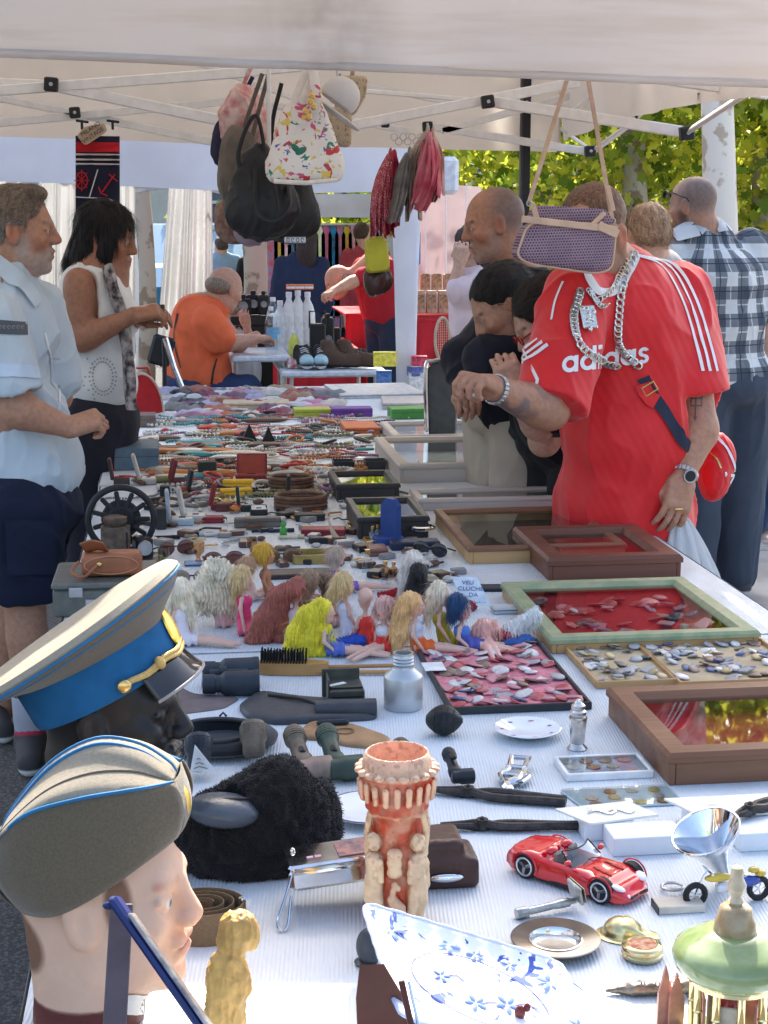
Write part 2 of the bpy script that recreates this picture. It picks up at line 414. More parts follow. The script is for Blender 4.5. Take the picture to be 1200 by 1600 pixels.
# grime on the near valance
n,l,p=nodes_of(M_can);
M_bar=mat('truss_white_steel',(.82,.81,.79),.35,.0,var=.06)
M_blk=mat('black_plastic',(.02,.02,.022),.4)
M_steel=mat('steel_grey',(.45,.46,.48),.35,.8)
def cloth_strip(top,bot,nu,nv,amp=.012,freq=9,ph=0):
    """hanging strip between two polylines"""
    T=[Vector(p) for p in top]; B=[Vector(p) for p in bot]
    def at(L,u):
        x=u*(len(L)-1); i=min(int(x),len(L)-2); return L[i].lerp(L[i+1],x-i)
    def fn(u,v):
        a=at(T,u);b=at(B,u); p=a.lerp(b,v); dr=(at(T,min(u+.01,1))-at(T,max(u-.01,0))); nn=Vector((-dr.y,dr.x,0)).normalized()
        w=sin(u*freq*6.28+ph+sin(u*13)*1.5+v*.8)*amp*(.3+v)+sin(v*7+u*5)*amp*.5
        return p+nn*w
    return MB().surf(fn,nu,nv)
X0,X1,Y0,Y1=-1.5,1.52,3.27,6.25; EZ=2.22; AP=Vector((.01,4.76,2.98))
t1=thing('canopy_tent','white market canopy over the stall with its long grimy valance across the top','canopy',(0,4.76,0))
def tl(px,py,Y): return aty(px,py,Y)
def rel(t,pts): return [Vector(p)-t.location for p in pts]
roof=MB()
EF=lambda x:2.02+.12*(x+1.5)  # front eave climbs rightwards, shaped to slant its shadow edge on the near table
cs=[Vector((X0,Y0,EF(X0))),Vector((X1,Y0,EF(X1))),Vector((X1,Y1,EZ)),Vector((X0,Y1,EZ))]
for i in range(4):
    a,b=cs[i]-t1.location,cs[(i+1)%4]-t1.location; ap=AP-t1.location
    def f(u,v,a=a,b=b):
        p=a.lerp(b,u).lerp(ap,v); p.z-=.07*sin(PI*min(v*1.1,1))*abs(sin(u*PI)) ; return p
    roof.surf(f,14,8)
roof.obj('roof',M_can,t1,sm=1,auto=35)
M_val=translucent('valance_fabric',(.90,.83,.77),.70,var=.05,scale=1.2,rough=.7,bump=.3)
n,l,p=nodes_of(M_val); tc=n.new('ShaderNodeTexCoord'); mp=n.new('ShaderNodeMapping'); mp.inputs['Scale'].default_value=(2.0,1,22); l.new(tc.outputs['Object'],mp.inputs[0])
nz=n.new('ShaderNodeTexNoise'); nz.inputs['Scale'].default_value=1.6; nz.inputs['Detail'].default_value=8; l.new(mp.outputs[0],nz.inputs[0])
rp=n.new('ShaderNodeValToRGB'); rp.color_ramp.elements[0].position=.36; rp.color_ramp.elements[0].color=(.90,.87,.83,1); rp.color_ramp.elements[1].position=.55; rp.color_ramp.elements[1].color=(1,1,1,1)
l.new(nz.outputs[0],rp.inputs[0]); mx=n.new('ShaderNodeMix'); mx.data_type='RGBA'; mx.blend_type='MULTIPLY'; mx.inputs['Factor'].default_value=.8
src=p.inputs['Base Color'].links[0].from_socket; l.new(src,mx.inputs['A']); l.new(rp.outputs[0],mx.inputs['B'])
# a rubbed sooty patch in the middle of the valance
sp=n.new('ShaderNodeMapping'); sp.inputs['Location'].default_value=(-.42,0,0); sp.inputs['Scale'].default_value=(5.5,.01,.6); l.new(tc.outputs['Object'],sp.inputs[0])
gr=n.new('ShaderNodeTexGradient'); gr.gradient_type='SPHERICAL'; sp.inputs['Location'].default_value=(-.30*5.5,0,-1.98*.6); l.new(sp.outputs[0],gr.inputs[0])
n2=n.new('ShaderNodeTexNoise'); n2.inputs['Scale'].default_value=25; l.new(tc.outputs['Object'],n2.inputs[0])
mm=n.new('ShaderNodeMath'); mm.operation='MULTIPLY'; l.new(gr.outputs[0],mm.inputs[0]); l.new(n2.outputs[0],mm.inputs[1])
m2=n.new('ShaderNodeMix'); m2.data_type='RGBA'; m2.blend_type='MULTIPLY'; l.new(mm.outputs[0],m2.inputs['Factor']); l.new(mx.outputs['Result'],m2.inputs['A']); m2.inputs['B'].default_value=(.6,.58,.56,1)
for lk in list(src.links):
    if lk.to_node!=mx: l.new(m2.outputs['Result'],lk.to_socket)
bot=[Vector((X0,Y0,1.905)),aty(0,90,Y0),aty(200,97,Y0),aty(400,107,Y0),aty(600,113,Y0),aty(800,122,Y0),aty(1000,131,Y0),aty(1200,137,Y0),Vector((X1,Y0,1.86))]
top=[Vector((b.x,b.y,EF(b.x))) for b in bot]
bot2=[b+Vector((0,0,.012)) for b in bot]
cloth_strip(rel(t1,top),rel(t1,bot2),90,16,.010,4).obj('front_valance',M_val,t1,sm=1)
h1=[b+Vector((0,-.006,.016)) for b in bot]; h2=[b+Vector((0,-.006,0)) for b in bot]
cloth_strip(rel(t1,h1),rel(t1,h2),90,2,.004,4).obj('hem',M_val,t1,sm=1,thick=.004)
bk=[Vector((X0,Y1,1.93)),aty(0,213,Y1),aty(200,220,Y1),aty(400,228,Y1),aty(600,231,Y1),aty(760,235,Y1),aty(870,238,Y1),Vector((X1,Y1,1.90))]
tb=[Vector((b.x,b.y,EZ)) for b in bk]
cloth_strip(rel(t1,tb),rel(t1,bk),70,6,.012,6).obj('rear_valance',M_can,t1,sm=1)
sb=[Vector((X1,Y1,1.90)),Vector((X1,5.5,1.93)),Vector((X1,4.6,1.93)),Vector((X1,Y0,1.88))]
cloth_strip(rel(t1,[Vector((b.x,b.y,EZ)) for b in sb]),rel(t1,sb),40,5,.01,6).obj('side_valance',M_can,t1,sm=1)
sb=[Vector((X0,Y1,1.93)),Vector((X0,4.6,1.93)),Vector((X0,Y0,1.9))]
cloth_strip(rel(t1,[Vector((b.x,b.y,EZ)) for b in sb]),rel(t1,sb),40,5,.01,6).obj('side_valance',M_can,t1,sm=1)
for x,y in((X0+.03,Y0+.03),(X1-.03,Y0+.03),(X0+.03,Y1-.03)):
    MB().box((x,y-4.76,1.1),(.04,.04,2.2)).obj('leg',M_bar,t1)
lg=aty(820,240,Y1-.05); MB().box((lg.x,lg.y-4.76,1.1),(.036,.036,2.2)).obj('leg',M_blk,t1)
MB().box((lg.x-.022,lg.y-4.80,1.1),(.008,.02,2.1)).obj('strap',mat('strap_dark',(.05,.045,.05)),t1)
def bar(a,b,Y,Yb=None,w=.03,m=M_bar,name='truss_bar',t=t1,thick=.014):
    A=aty(*a,Y); B=aty(*b,Yb or Y); d=B-A
    Mx=frame((A+B)/2-t.location,d,(0,-1,0)); MB().box((0,0,0),(d.length,w,thick),Mx,bv=.003).obj(name,m,t)
for a,b,Y,Yb,w in [((-60,146),(383,113),5.0,5.0,.032),((78,133),(402,200),5.0,5.02,.034),((-60,142),(117,177),6.1,6.1,.026),((117,177),(380,232),6.12,6.12,.03),
    ((-40,196),(392,155),6.1,6.1,.03),((-40,128),(80,133),5.02,5.02,.03),((383,113),(600,90),5,5,.03),((402,160),(640,205),6.1,6.1,.026),
    ((545,197),(905,128),5.3,5.3,.034),((762,158),(1073,207),5.3,5.0,.036),((690,205),(935,138),6.1,6.1,.028),((668,197),(925,238),6.1,6.1,.03),
    ((540,140),(760,158),5.5,5.5,.016),((560,132),(700,160),6.1,6.1,.02),((1073,207),(1175,140),5.0,4.2,.026),((988,187),(1060,135),5.6,5.0,.022),
    ((925,238),(990,190),6.1,5.6,.022),((875,200),(925,236),6.15,6.15,.012),((940,180),(1073,207),6.0,5.0,.012),((930,150),(988,187),6.0,5.6,.012),
    ((990,120),(1200,150),4.6,4.3,.02),((300,95),(560,190),6.0,6.0,.02),((420,100),(420,235),4.3,4.3,.012),((880,185),(935,140),5.8,5.8,.014)]:
    bar(a,b,Y,Yb,w)
for (px,py),Y,s_ in [((80,132),4.97,.042),((117,176),6.06,.040),((393,150),4.97,.042),((762,159),5.26,.042),((602,193),6.0,.03),((668,198),6.06,.038),((822,160),6.0,.03),
    ((930,152),5.9,.045),((988,185),5.5,.034),((922,236),6.05,.042),((1073,208),4.95,.045),((1098,150),4.6,.025)]:
    A=aty(px,py,Y)-t1.location
    o=MB().box((0,0,0),(s_,.03,s_),TR(*A,ry=UN(-.15,.15)),bv=.004).obj('bracket',M_blk,t1)
    MB().cyl((A.x,A.y-.018,A.z),(A.x,A.y-.015,A.z),.006,n=10).obj('bolt',M_steel,o)
# second tent: backlit bluish valance, curtains, sleeved post
t2=thing('canopy_tent','blue-white canopy behind the stall with its valance hanging over pale curtains','canopy',(-.2,9.2,0))
b2=[aty(-120,279,7.7),aty(0,283,7.7),aty(110,287,7.7),aty(345,298,7.7),aty(480,302,7.7),aty(580,300,7.7),aty(690,296,7.7)]
T2=[Vector((b.x,b.y,2.13)) for b in b2]
cloth_strip(rel(t2,T2),rel(t2,b2),80,10,.018,5).obj('front_valance',M_can2,t2,sm=1)
ap=Vector((-.3,9.3,2.75)); q=[Vector((-2.2,7.7,2.13)),Vector((1.3,7.7,2.13)),Vector((1.3,11.0,2.13)),Vector((-2.2,11.0,2.13))]
rf=MB()
for i in range(4):
    a,b=q[i]-t2.location,q[(i+1)%4]-t2.location; rf.surf(lambda u,v,a=a,b=b:a.lerp(b,u).lerp(ap-t2.location,v),8,5)
rf.obj('roof',M_can2,t2,sm=1,auto=35)
bar((204,299),(268,291),11.6,11.6,.03,M_steel,'rail',t2); bar((328,296),(360,304),11.6,11.6,.03,M_steel,'rail',t2)
MB().box((*(aty(702,275,7.68)-t2.location)[:2],1.80),(.085,.085,.18),bv=.02).obj('corner_cap',mat('white_plastic',(.75,.76,.8),.4),t2)
# post with white fabric sleeve, bulging upper part
pp=aty(640,600,8.35); sl=MB()
prof=[(.050,.0),(.05,.35),(.055,.9),(.065,1.3),(.075,1.55),(.07,1.62),(.045,1.72),(.04,2.1)]
sl.lathe(prof,16,sy=.6)
o=sl.obj('tent_post',M_can2,sm=1); o.location=(pp.x-.02,pp.y,0); tag(o,'white fabric-sleeved tent post standing at the far end of the stall','post')
def curtain(px0,px1,py0,py1,Y,label,m=M_cur,folds=7,flare=0,amp=.05):
    A=aty(px0,py0,Y);B=aty(px1,py0,Y);C=aty(px0-flare,py1,Y);D=aty(px1+flare*.2,py1,Y)
    r=thing('curtain',label,'curtain',((A.x+B.x)/2,Y,0))
    cloth_strip(rel(r,[A,B]),rel(r,[C,D]),70,24,amp,folds).obj('curtain_cloth',m,r,sm=1)
    MB().cyl(A-r.location+Vector((0,0,.01)),B-r.location+Vector((0,0,.01)),.012).obj('curtain_rod',M_steel,r)
curtain(60,118,285,700,11.0,'pale curtain hanging behind the man and the woman, between their heads',folds=4)
curtain(-60,40,280,700,11.2,'pale curtain hanging at the left edge behind the grey-haired man',folds=5)
curtain(187,211,290,560,11.2,'narrow pale curtain beside the mottled tree trunk',folds=3,amp=.03)
curtain(264,331,290,575,11.4,'wide cream curtain hanging behind the seated man in orange',folds=6,flare=22)
M_pink=translucent('backdrop_sheet',(.60,.46,.44),.15,var=.08,scale=5)
A=aty(648,285,11.5);
r=thing('partition_screen','pinkish white sheet wall behind the boxed dolls','screen',(A.x,11.5,0)); B=aty(752,292,11.5);C=aty(648,500,11.5);D=aty(752,500,11.5)
cloth_strip(rel(r,[A,B]),rel(r,[C,D]),30,10,.01,2).obj('sheet',M_pink,r,sm=1)
for k in range(3):
    pa=aty(665+k*32,286,11.44)-r.location; pb=aty(665+k*32,498,11.44)-r.location; MB().cyl(pa,pb,.006,n=6).obj('wire_upright',M_bar,r)
# third tent further off
t3=thing('canopy_tent','cream canopy far behind, seen between the hanging bags and the post','canopy',(.9,15,0))
b3=[aty(400,338,13.5),aty(560,340,13.5),aty(705,338,13.5)]; T3=[aty(400,304,13.5),aty(560,303,13.5),aty(705,304,13.5)]
cloth_strip(rel(t3,T3),rel(t3,b3),30,5,.02,4).obj('front_valance',M_cur,t3,sm=1)
q=[Vector((-.4,13.5,1.95)),Vector((2.4,13.5,1.95)),Vector((2.4,16.5,1.95)),Vector((-.4,16.5,1.95))]; ap=Vector((1,15,2.7)); rf=MB()
for i in range(4):
    a,b=q[i]-t3.location,q[(i+1)%4]-t3.location; rf.surf(lambda u,v,a=a,b=b:a.lerp(b,u).lerp(ap-t3.location,v),6,4)
rf.obj('roof',M_cur,t3,sm=1,auto=35)
for x,y in((-.35,13.6),(2.3,13.6),(2.3,16.4),(-.35,16.4)): MB().box((x-.9,y-15,1),(.05,.05,2)).obj('leg',M_bar,t3)
#-- trees
M_bark=mat('plane_bark',(.40,.36,.30),.9,var=.15,scale=6,bump=.5,col2=(.24,.19,.14))
nodes_of(M_bark)
n=M_bark.node_tree.nodes
M_barkp=mat('plane_bark_pale',(.72,.66,.58),.85,var=.1,scale=5,bump=.3,col2=(.45,.36,.28))
for mm in(M_bark,M_barkp):
    for nd in mm.node_tree.nodes:
        if nd.type=='VALTORGB': nd.color_ramp.elements[0].position=.50; nd.color_ramp.elements[1].position=.54
M_leaf=[translucent('leaf_'+k,c,.62,var=.3,scale=.8,rough=.5) for k,c in (('lime',(.60,.60,.07)),('green',(.28,.36,.04)),('deep',(.12,.20,.025)))]
def tree(x,y,r,h,label,crown=None,n=7000,bark=M_bark,ls=.1,lean=0,group='plane trees beyond the market'):
    t=thing('plane_tree',label,'tree',(x,y,0),group=group)
    pts=[(lean*k/6*h*.2+.05*sin(k*1.7),.05*cos(k*2.1),h*k/6) for k in range(7)]
    m=MB(); m.tube(bez(pts,3),[r*(1.15-.5*i/18) for i in range(19)],14); m.obj('trunk',bark,t,sm=1)
    for k in range(4):
        a=k*1.7+x; z=h*.55+k*h*.09
        q=bez([(pts[4][0],pts[4][1],z),(cos(a)*1.0,sin(a)*1.0,z+.7),(cos(a)*2.2,sin(a)*2.2,z+1.2)],4)
        MB().tube(q,[r*.45*(1-.1*i) for i in range(len(q))],8).obj('limb',bark,t,sm=1)
    if crown:
        cx,cy,cz,rx,ry,rz=crown
        # clumps in the crown volume, leaves in clumps
        nc=90; C=rng.normal(size=(nc,3)); C/=np.linalg.norm(C,axis=1)[:,None]; C*=(rng.random(nc)**.4)[:,None]; C=C*[rx,ry,rz]+[cx,cy,cz]
        for mi,(mt,share) in enumerate(zip(M_leaf,(.42,.38,.2))):
            k=int(n*share); ci=rng.integers(0,nc,k); P=C[ci]+rng.normal(size=(k,3))*[.42,.42,.32]
            N=rng.normal(size=(k,3))+[0,-.5,.5]; N/=np.linalg.norm(N,axis=1)[:,None]
            A=np.cross(N,rng.normal(size=(k,3))); A/=np.linalg.norm(A,axis=1)[:,None]; B=np.cross(N,A)
            s_=(ls*(.6+.8*rng.random(k)))[:,None]
            shp=[(-1,0),(-.55,.35),(-.5,.9),(0,.55),(.55,.85),(.6,.25),(1.05,0),(.6,-.25),(.55,-.85),(0,-.55),(-.5,-.9),(-.55,-.35)]
            V=np.stack([P+A*s_*a+B*s_*b+N*s_*(.25*abs(b)) for a,b in shp],1).reshape(-1,3); q=len(shp)
            me=bpy.data.meshes.new('leaves'); me.vertices.add(k*q); me.vertices.foreach_set('co',V.astype(np.float32).ravel())
            me.loops.add(k*q); me.loops.foreach_set('vertex_index',np.arange(k*q,dtype=np.int32)); me.polygons.add(k); me.polygons.foreach_set('loop_start',np.arange(0,k*q,q,dtype=np.int32))
            me.update(calc_edges=True); me.materials.append(mt); tag(link('foliage',me,None,t),kind='stuff')
    return t
def txy(px,Y,py=340): v=aty(px,py,Y); return v.x,v.y
x,y=txy(1118,10.8); tree(x,y,.115,6.5,'stout pale plane tree with peeling bark behind the plaid-shirted man',(-.3,1.2,5.4,2.0,.8,1.5),3000,M_barkp,.07)
x,y=txy(990,15); tree(x,y,.12,6,'slim mottled plane tree beyond the child\'s blond head',(-.1,.2,3.3,2.4,.8,1.9),5000,M_bark,.065)
x,y=txy(845,18); tree(x,y,.12,6,'plane tree whose leaves fill the gap above the bald man',(0,0,2.9,2.9,.9,1.6),5500,M_bark,.075)
x,y=txy(1190,16); tree(x,y,.12,6,'plane tree with bright leaves at the far right edge',(.3,0,3.3,2.6,.9,2.0),5500,M_bark,.07)
x,y=txy(700,22); tree(x,y,.13,7,'plane tree far behind the sleeved post',(0,0,2.5,3.4,1,1.7),6000,M_bark,.08)
x,y=txy(1080,24); tree(x,y,.13,8,'tall plane tree in the distance behind the pale trunk',(0,0,2.6,4.4,1,1.8),8000,M_bark,.08)
x,y=txy(1290,13); tree(x,y,.12,6,'plane tree beside the plaza just out of the shade',(.2,.6,4.2,2.0,1,1.6),3500,M_bark,.07)
x,y=txy(218,12.4); tree(x,y,.062,7,'thin mottled trunk between the pale curtains',(.6,.3,6.6,2.6,2.2,1.3),2600,M_bark,.12)  # unseen crown over the tents, added to keep sun off the far table
x,y=txy(388,12.2); tree(x,y,.085,7,'mottled trunk behind the seated man in orange',(.9,.6,6.6,3.0,2.4,1.4),4200,M_bark,.12)  # wide crown out of view above the canopies, put in as a sun blocker
#-- far things
M_fac=mat('facade_stone',(.62,.56,.46),.9,var=.12,scale=2)
b=thing('building','pale stone building far behind with shuttered windows','building',(-1,34,0))
MB().box((-3,0,5),(30,4,10)).obj('wall',M_fac,b)
wm=MB().box((0,0,0),(1.0,.12,1.6)).mesh('window',mat('window_dark',(.12,.14,.16),.25)); sm=MB().box((0,-.08,0),(.06,.06,1.6)).box((0,-.08,0),(1,.06,.06)).mesh('glazing_bar',mat('window_white',(.7,.7,.68)))
for i in range(11):
    for k in range(3):
        o=link('window',wm,None,b); o.location=(-16+i*2.6,-2.02,1.9+k*2.9); link('glazing_bar',sm,None,o)
hb=MB();
hd=thing('hedge','clipped green hedge closing the far side of the plaza','hedge',(8,30,0))
k=9000; P=rng.random((k,3))*[16,1.2,2.0]+[-6,-.6,0]; N=rng.normal(size=(k,3)); N/=np.linalg.norm(N,axis=1)[:,None]; A=np.cross(N,rng.normal(size=(k,3))); A/=np.linalg.norm(A,axis=1)[:,None]; B=np.cross(N,A)
V=np.stack([P+A*.09,P+B*.06,P-A*.09,P-B*.06],1).reshape(-1,3)
me=bpy.data.meshes.new('hedge_leaves'); me.from_pydata(V.tolist(),[],np.arange(4*k).reshape(-1,4).tolist()); me.materials.append(M_leaf[1]); tag(link('foliage',me,None,hd),kind='stuff')
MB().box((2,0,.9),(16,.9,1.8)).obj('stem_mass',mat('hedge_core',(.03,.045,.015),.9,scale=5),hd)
# blue car parked between curtains
def far_car(px,Y,label,col):
    x,y=txy(px,Y); t=thing('parked_car',label,'car',(x,y,0),rz=R(98))
    pr=[(-2,.35),(-2.05,.75),(-1.75,.98),(-1.2,1.02),(-.55,1.5),(.7,1.52),(1.35,1.05),(1.95,.9),(2.1,.6),(2.05,.32)]
    m=MB(); Mx=Matrix(((1,0,0,0),(0,0,1,-.85),(0,1,0,0),(0,0,0,1))); m.prism(pr,1.7,Mx); m.obj('body',mat('car_'+col,{'blue':(.06,.22,.42),'pale':(.35,.5,.66)}[col],.3,coat=.5,var=.04),t)
    for s_ in(-1,1):
        MB().prism([(-.95,1.04),(-.5,1.43),(.02,1.45),(.02,1.04)],.01,Matrix(((1,0,0,0),(0,0,1,s_*.86-.005),(0,1,0,0),(0,0,0,1)))).obj('side_window',mat('car_glass',(.03,.05,.06),.08),t)
        MB().prism([(.07,1.04),(.07,1.45),(.64,1.46),(1.12,1.06)],.01,Matrix(((1,0,0,0),(0,0,1,s_*.86-.005),(0,1,0,0),(0,0,0,1)))).obj('side_window',mat('car_glass'),t)
        for x_ in(-1.3,1.35):
            w=MB().cyl((x_,s_*.72,.33),(x_,s_*.88,.33),.33,n=24).obj('wheel',mat('tyre',(.02,.02,.02),.8),t)
            MB().cyl((x_,s_*.885,.33),(x_,s_*.89,.33),.2,n=16).obj('rim',M_steel,w)
far_car(262,22,'blue parked car seen between the tree trunk and the cream curtain','blue')
far_car(352,27,'pale blue parked car glimpsed right of the cream curtain','pale')
#-- glass topped cases
M_glass=glassy('case_glass',(.93,.95,.93))
def wood(name,c1,c2,sc=(2,30,30),rough=.45):
    if name in MC: return MC[name]
    m=mat(name,c1,rough,scale=1,col2=c2,bump=.15); n,l,p=nodes_of(m)
    tc=[a for a in n if a.type=='TEX_COORD'][0]; mp=n.new('ShaderNodeMapping'); mp.inputs['Scale'].default_value=sc; l.new(tc.outputs['Object'],mp.inputs[0])
    for a in n:
        if a.type=='TEX_NOISE': l.new(mp.outputs[0],a.inputs['Vector'])
        if a.type=='VALTORGB': a.color_ramp.elements[0].position=.3; a.color_ramp.elements[1].position=.7
    return m
W_red=wood('dark_walnut',(.12,.045,.03),(.18,.07,.045)); W_mid=wood('oak_stained',(.16,.07,.04),(.25,.125,.07)); W_raw=wood('raw_pine',(.45,.25,.10),(.55,.34,.16))
W_grey=wood('washed_white_wood',(.42,.36,.31),(.52,.46,.41)); W_blk=wood('black_stained_wood',(.022,.02,.02),(.04,.035,.033)); W_grn=wood('green_gilt_paint',(.22,.30,.17),(.40,.40,.24),(30,30,30),.4)
F_red=mat('red_felt',(.38,.02,.03),.95,var=.15,scale=60); F_white=mat('white_lining',(.72,.74,.74),.9); F_pink=mat('pink_felt',(.62,.22,.26),.95,var=.2,scale=80); F_cream=mat('cream_lining',(.50,.40,.26),.9)
def case(label,fl,w,d,h,side,rail,lining,rw=.03,rh=.012,glass=True,rz=0,name='display_case',z=TZ,wall=.01,group='glass-topped display cases along the table edge',over=.004,flpt=None):
    p0=flpt or onz(*fl,z); t=thing(name,label,'display case',(p0.x,p0.y,z),rz,group=group)
    a=h-rh
    for c,dm in (((w/2,wall/2,a/2),(w-2*wall-.001,wall,a)),((w/2,d-wall/2,a/2),(w-2*wall-.001,wall,a)),((wall/2,d/2,a/2),(wall,d,a)),((w-wall/2,d/2,a/2),(wall,d,a))):
        MB().box(c,dm,bv=.0012).obj('side_panel',side,t)
    MB().box((w/2,d/2,.004),(w-2*wall-.002,d-2*wall-.002,.006)).obj('lining',lining,t)
    e=over
    def rl(x0,x1,y0,y1,miter):
        m=MB()
        for (z0,z1,ins) in ((a+.0005,a+rh*.55,0),(a+rh*.55+.0002,h,.18)):
            q=[(x0[0],y0[0]),(x0[1],y0[1]),(x1[1],y1[1]),(x1[0],y1[0])]
            if ins:
                cx=sum(k[0] for k in q)/4; cy=sum(k[1] for k in q)/4
                q=[(k[0]+(w/2-k[0])*ins*.08,k[1]+(d/2-k[1])*ins*.08) for k in q]
            m.prism(q,z1-z0,z0=z0)
        return m
    O=[(-e,-e),(w+e,-e),(w+e,d+e),(-e,d+e)]; I=[(rw,rw),(w-rw,rw),(w-rw,d-rw),(rw,d-rw)]
    for k in range(4):
        a1,b1,b2_,a2=O[k],O[(k+1)%4],I[(k+1)%4],I[k]
        m=MB(); z0=a+.0008
        def ins(p,q,f): return (p[0]+(q[0]-p[0])*f,p[1]+(q[1]-p[1])*f)
        s1=[a1,b1,b2_,a2]; s2=[ins(a1,a2,.12),ins(b1,b2_,.12),ins(b1,b2_,.8),ins(a1,a2,.8)]; s3=[ins(a1,a2,.2),ins(b1,b2_,.2),ins(b1,b2_,.62),ins(a1,a2,.62)]
        vs=[(*p,z0) for p in s1]+[(*p,a+rh*.6) for p in s1[:2]]+[(*p,h) for p in s2]+[(*p,a+rh*.3) for p in s1[2:]]
        # 0-3 bottom, 4,5 outer top, 6-9 crown, 10,11 inner low
        fs=[(3,2,1,0),(0,1,5,4),(4,5,7,6),(6,7,8,9),(9,8,10,11),(11,10,2,3),(0,4,6,9,11,3),(1,2,10,8,7,5)]
        m.add(vs,fs).obj('frame_rail',rail,t)
    if glass: MB().box((w/2,d/2,a+rh*.25),(w-2*rw+.004,d-2*rw+.004,.002)).obj('glass_pane',M_glass,t)
    return t
def dep(fl,bl,h):
    a=onz(*fl,TZ+h); b=onz(*bl,TZ+h); return (b-a).length
cBR=case('brown wooden glass-topped case, nearest of the cases, with plaid reflection over red felt',(1045,1228),.42,dep((1045,1180),(925,1077),.052),.052,W_mid,W_mid,F_red,.042,.016)
cGR=case('green-framed glass-topped case crammed with badges on red felt',(862,1022),.425,dep((865,1000),(790,912),.034),.034,W_raw,W_grn,F_red,.036,.014)
cBR2=case('thick dark brown glass-topped case closest to the man in red',(857,908),.325,dep((857,875),(797,825),.056),.056,W_red,W_red,F_red,.052,.020)
cOP=case('brown frame case with pale wood side left of the thick dark case',(733,882),.40,dep((731,857),(668,797),.044),.044,W_raw,W_mid,mat('grey_brown_lining',(.12,.10,.08),.9),.022,.012)
cWF=case('flat washed-white display frame behind the brown open one',(655,798),.455,.175,.035,W_grey,W_grey,mat('grey_lining',(.45,.40,.36),.9),.02,.012)
cWB=case('large washed-white glass-topped case with leaves mirrored in its pane',(625,755),.41,dep((630,727),(572,684),.062),.062,W_grey,W_grey,F_white,.036,.016)
cWS=case('smaller washed-white case furthest along the row',(617,699),.36,.42,.045,W_grey,W_grey,F_cream,.03,.014)
cK1=case('black wooden case with white lining beside the upright blue box',(560,843),.19,dep((560,808),(543,777),.06),.06,W_blk,W_blk,F_white,.02,.014)
cK2=case('black wooden case with glass lid behind the other black case',(527,785),.19,.26,.055,W_blk,W_blk,F_cream,.02,.014)
#-- PEOPLE
cfh=Vector((cf.x,cf.y,0)).normalized(); UP=Vector((0,0,1))
def D(a,b,c=0): return (cr*a+cfh*b+UP*c).normalized()
def skinmat(name='skin',c=(1,1,1),rough=.5):
    return mat(name,c,rough,var=.11,scale=70,bump=.2,bscale=350,attr=True,sss=.04)
M_skin=skinmat()
M_hair=mat('hair',(1,1,1),.5,var=.45,scale=40,bump=.7,bscale=160,attr=True)
n,l,p=nodes_of(M_hair); mp=n.new('ShaderNodeMapping'); mp.inputs['Scale'].default_value=(4,4,.7)
tc=[a for a in n if a.type=='TEX_COORD'][0]; l.new(tc.outputs['Object'],mp.inputs[0])
for a in n:
    if a.type=='TEX_NOISE': l.new(mp.outputs[0],a.inputs['Vector'])
def cloth(name,col,rough=.85,var=.08,attr=False,bump=.25,bs=450,sheen=.04,scale=9): return mat(name,col,rough,var=var,scale=scale,bump=bump,bscale=bs,sheen=sheen,attr=attr,spec=.2)
def head_mat(c,fwd,s=1,up=UP):
    x=Vector(fwd).normalized(); y=Vector(up).cross(x).normalized(); z=x.cross(y)
    return Matrix(((x.x,y.x,z.x,c[0]),(x.y,y.y,z.y,c[1]),(x.z,y.z,z.z,c[2]),(0,0,0,1)))@Matrix.Diagonal((s,s,s,1))
def head(sd,M,fem=0,jaw=1.,nose=1.,eyes='open'):
    s=M.to_scale()[0]
    A=lambda c,r,k=.02,op='u',rot=None: sd.ell(c,r,M,op,k*s,rot)
    B=lambda a,b,ra,rb=None,k=.012,op='u': sd.cap(a,b,ra,rb,M,op,k*s)
    A((-.012,0,.030),(.097,.075,.087)); A((.02,0,-.028),(.068,.060,.083),.03); A((.03,0,-.075),(.050*jaw,.047*jaw,.038),.03)
    A((.070,0,-.098),(.018,.020*jaw,.017),.02)
    B((.074,-.028,.022),(.074,.028,.022),.014 if not fem else .011,k=.02)
    for q in(-1,1):
        A((.056,q*.043,-.020),(.028,.020,.022),.02); A((.098,q*.032,.004),(.020,.018,.0125),.012,'s')
        sd.ell((.0745,q*.031,.003),.0135,M,'u',.001*s)
        B((.083,q*.031-.014*q,.012),(.079,q*.048,.009),.0045,k=.005)
        A((-.004,q*.077,-.004),(.020,.009,.033),.004,rot=(0,R(-12),R(-18)*q)); A((.002,q*.0855,-.002),(.010,.006,.020),.006,'s')
    B((.088,0,.018),(.1065*nose,0,-.021),.0075,.0118,k=.012)
    for q in(-1,1): A((.099,q*.012,-.026),(.012,.008,.009),.008)
    B((.089,-.018,-.052),(.089,.018,-.052),.0075,k=.008); B((.086,-.014,-.067),(.086,.014,-.067),.0085,k=.008)
    sd.box((.100,0,-.0595),(.012,.022,.0006),.001,M,'s',.004*s)
    A((.098,0,-.042),(.006,.005,.008),.008,'s')
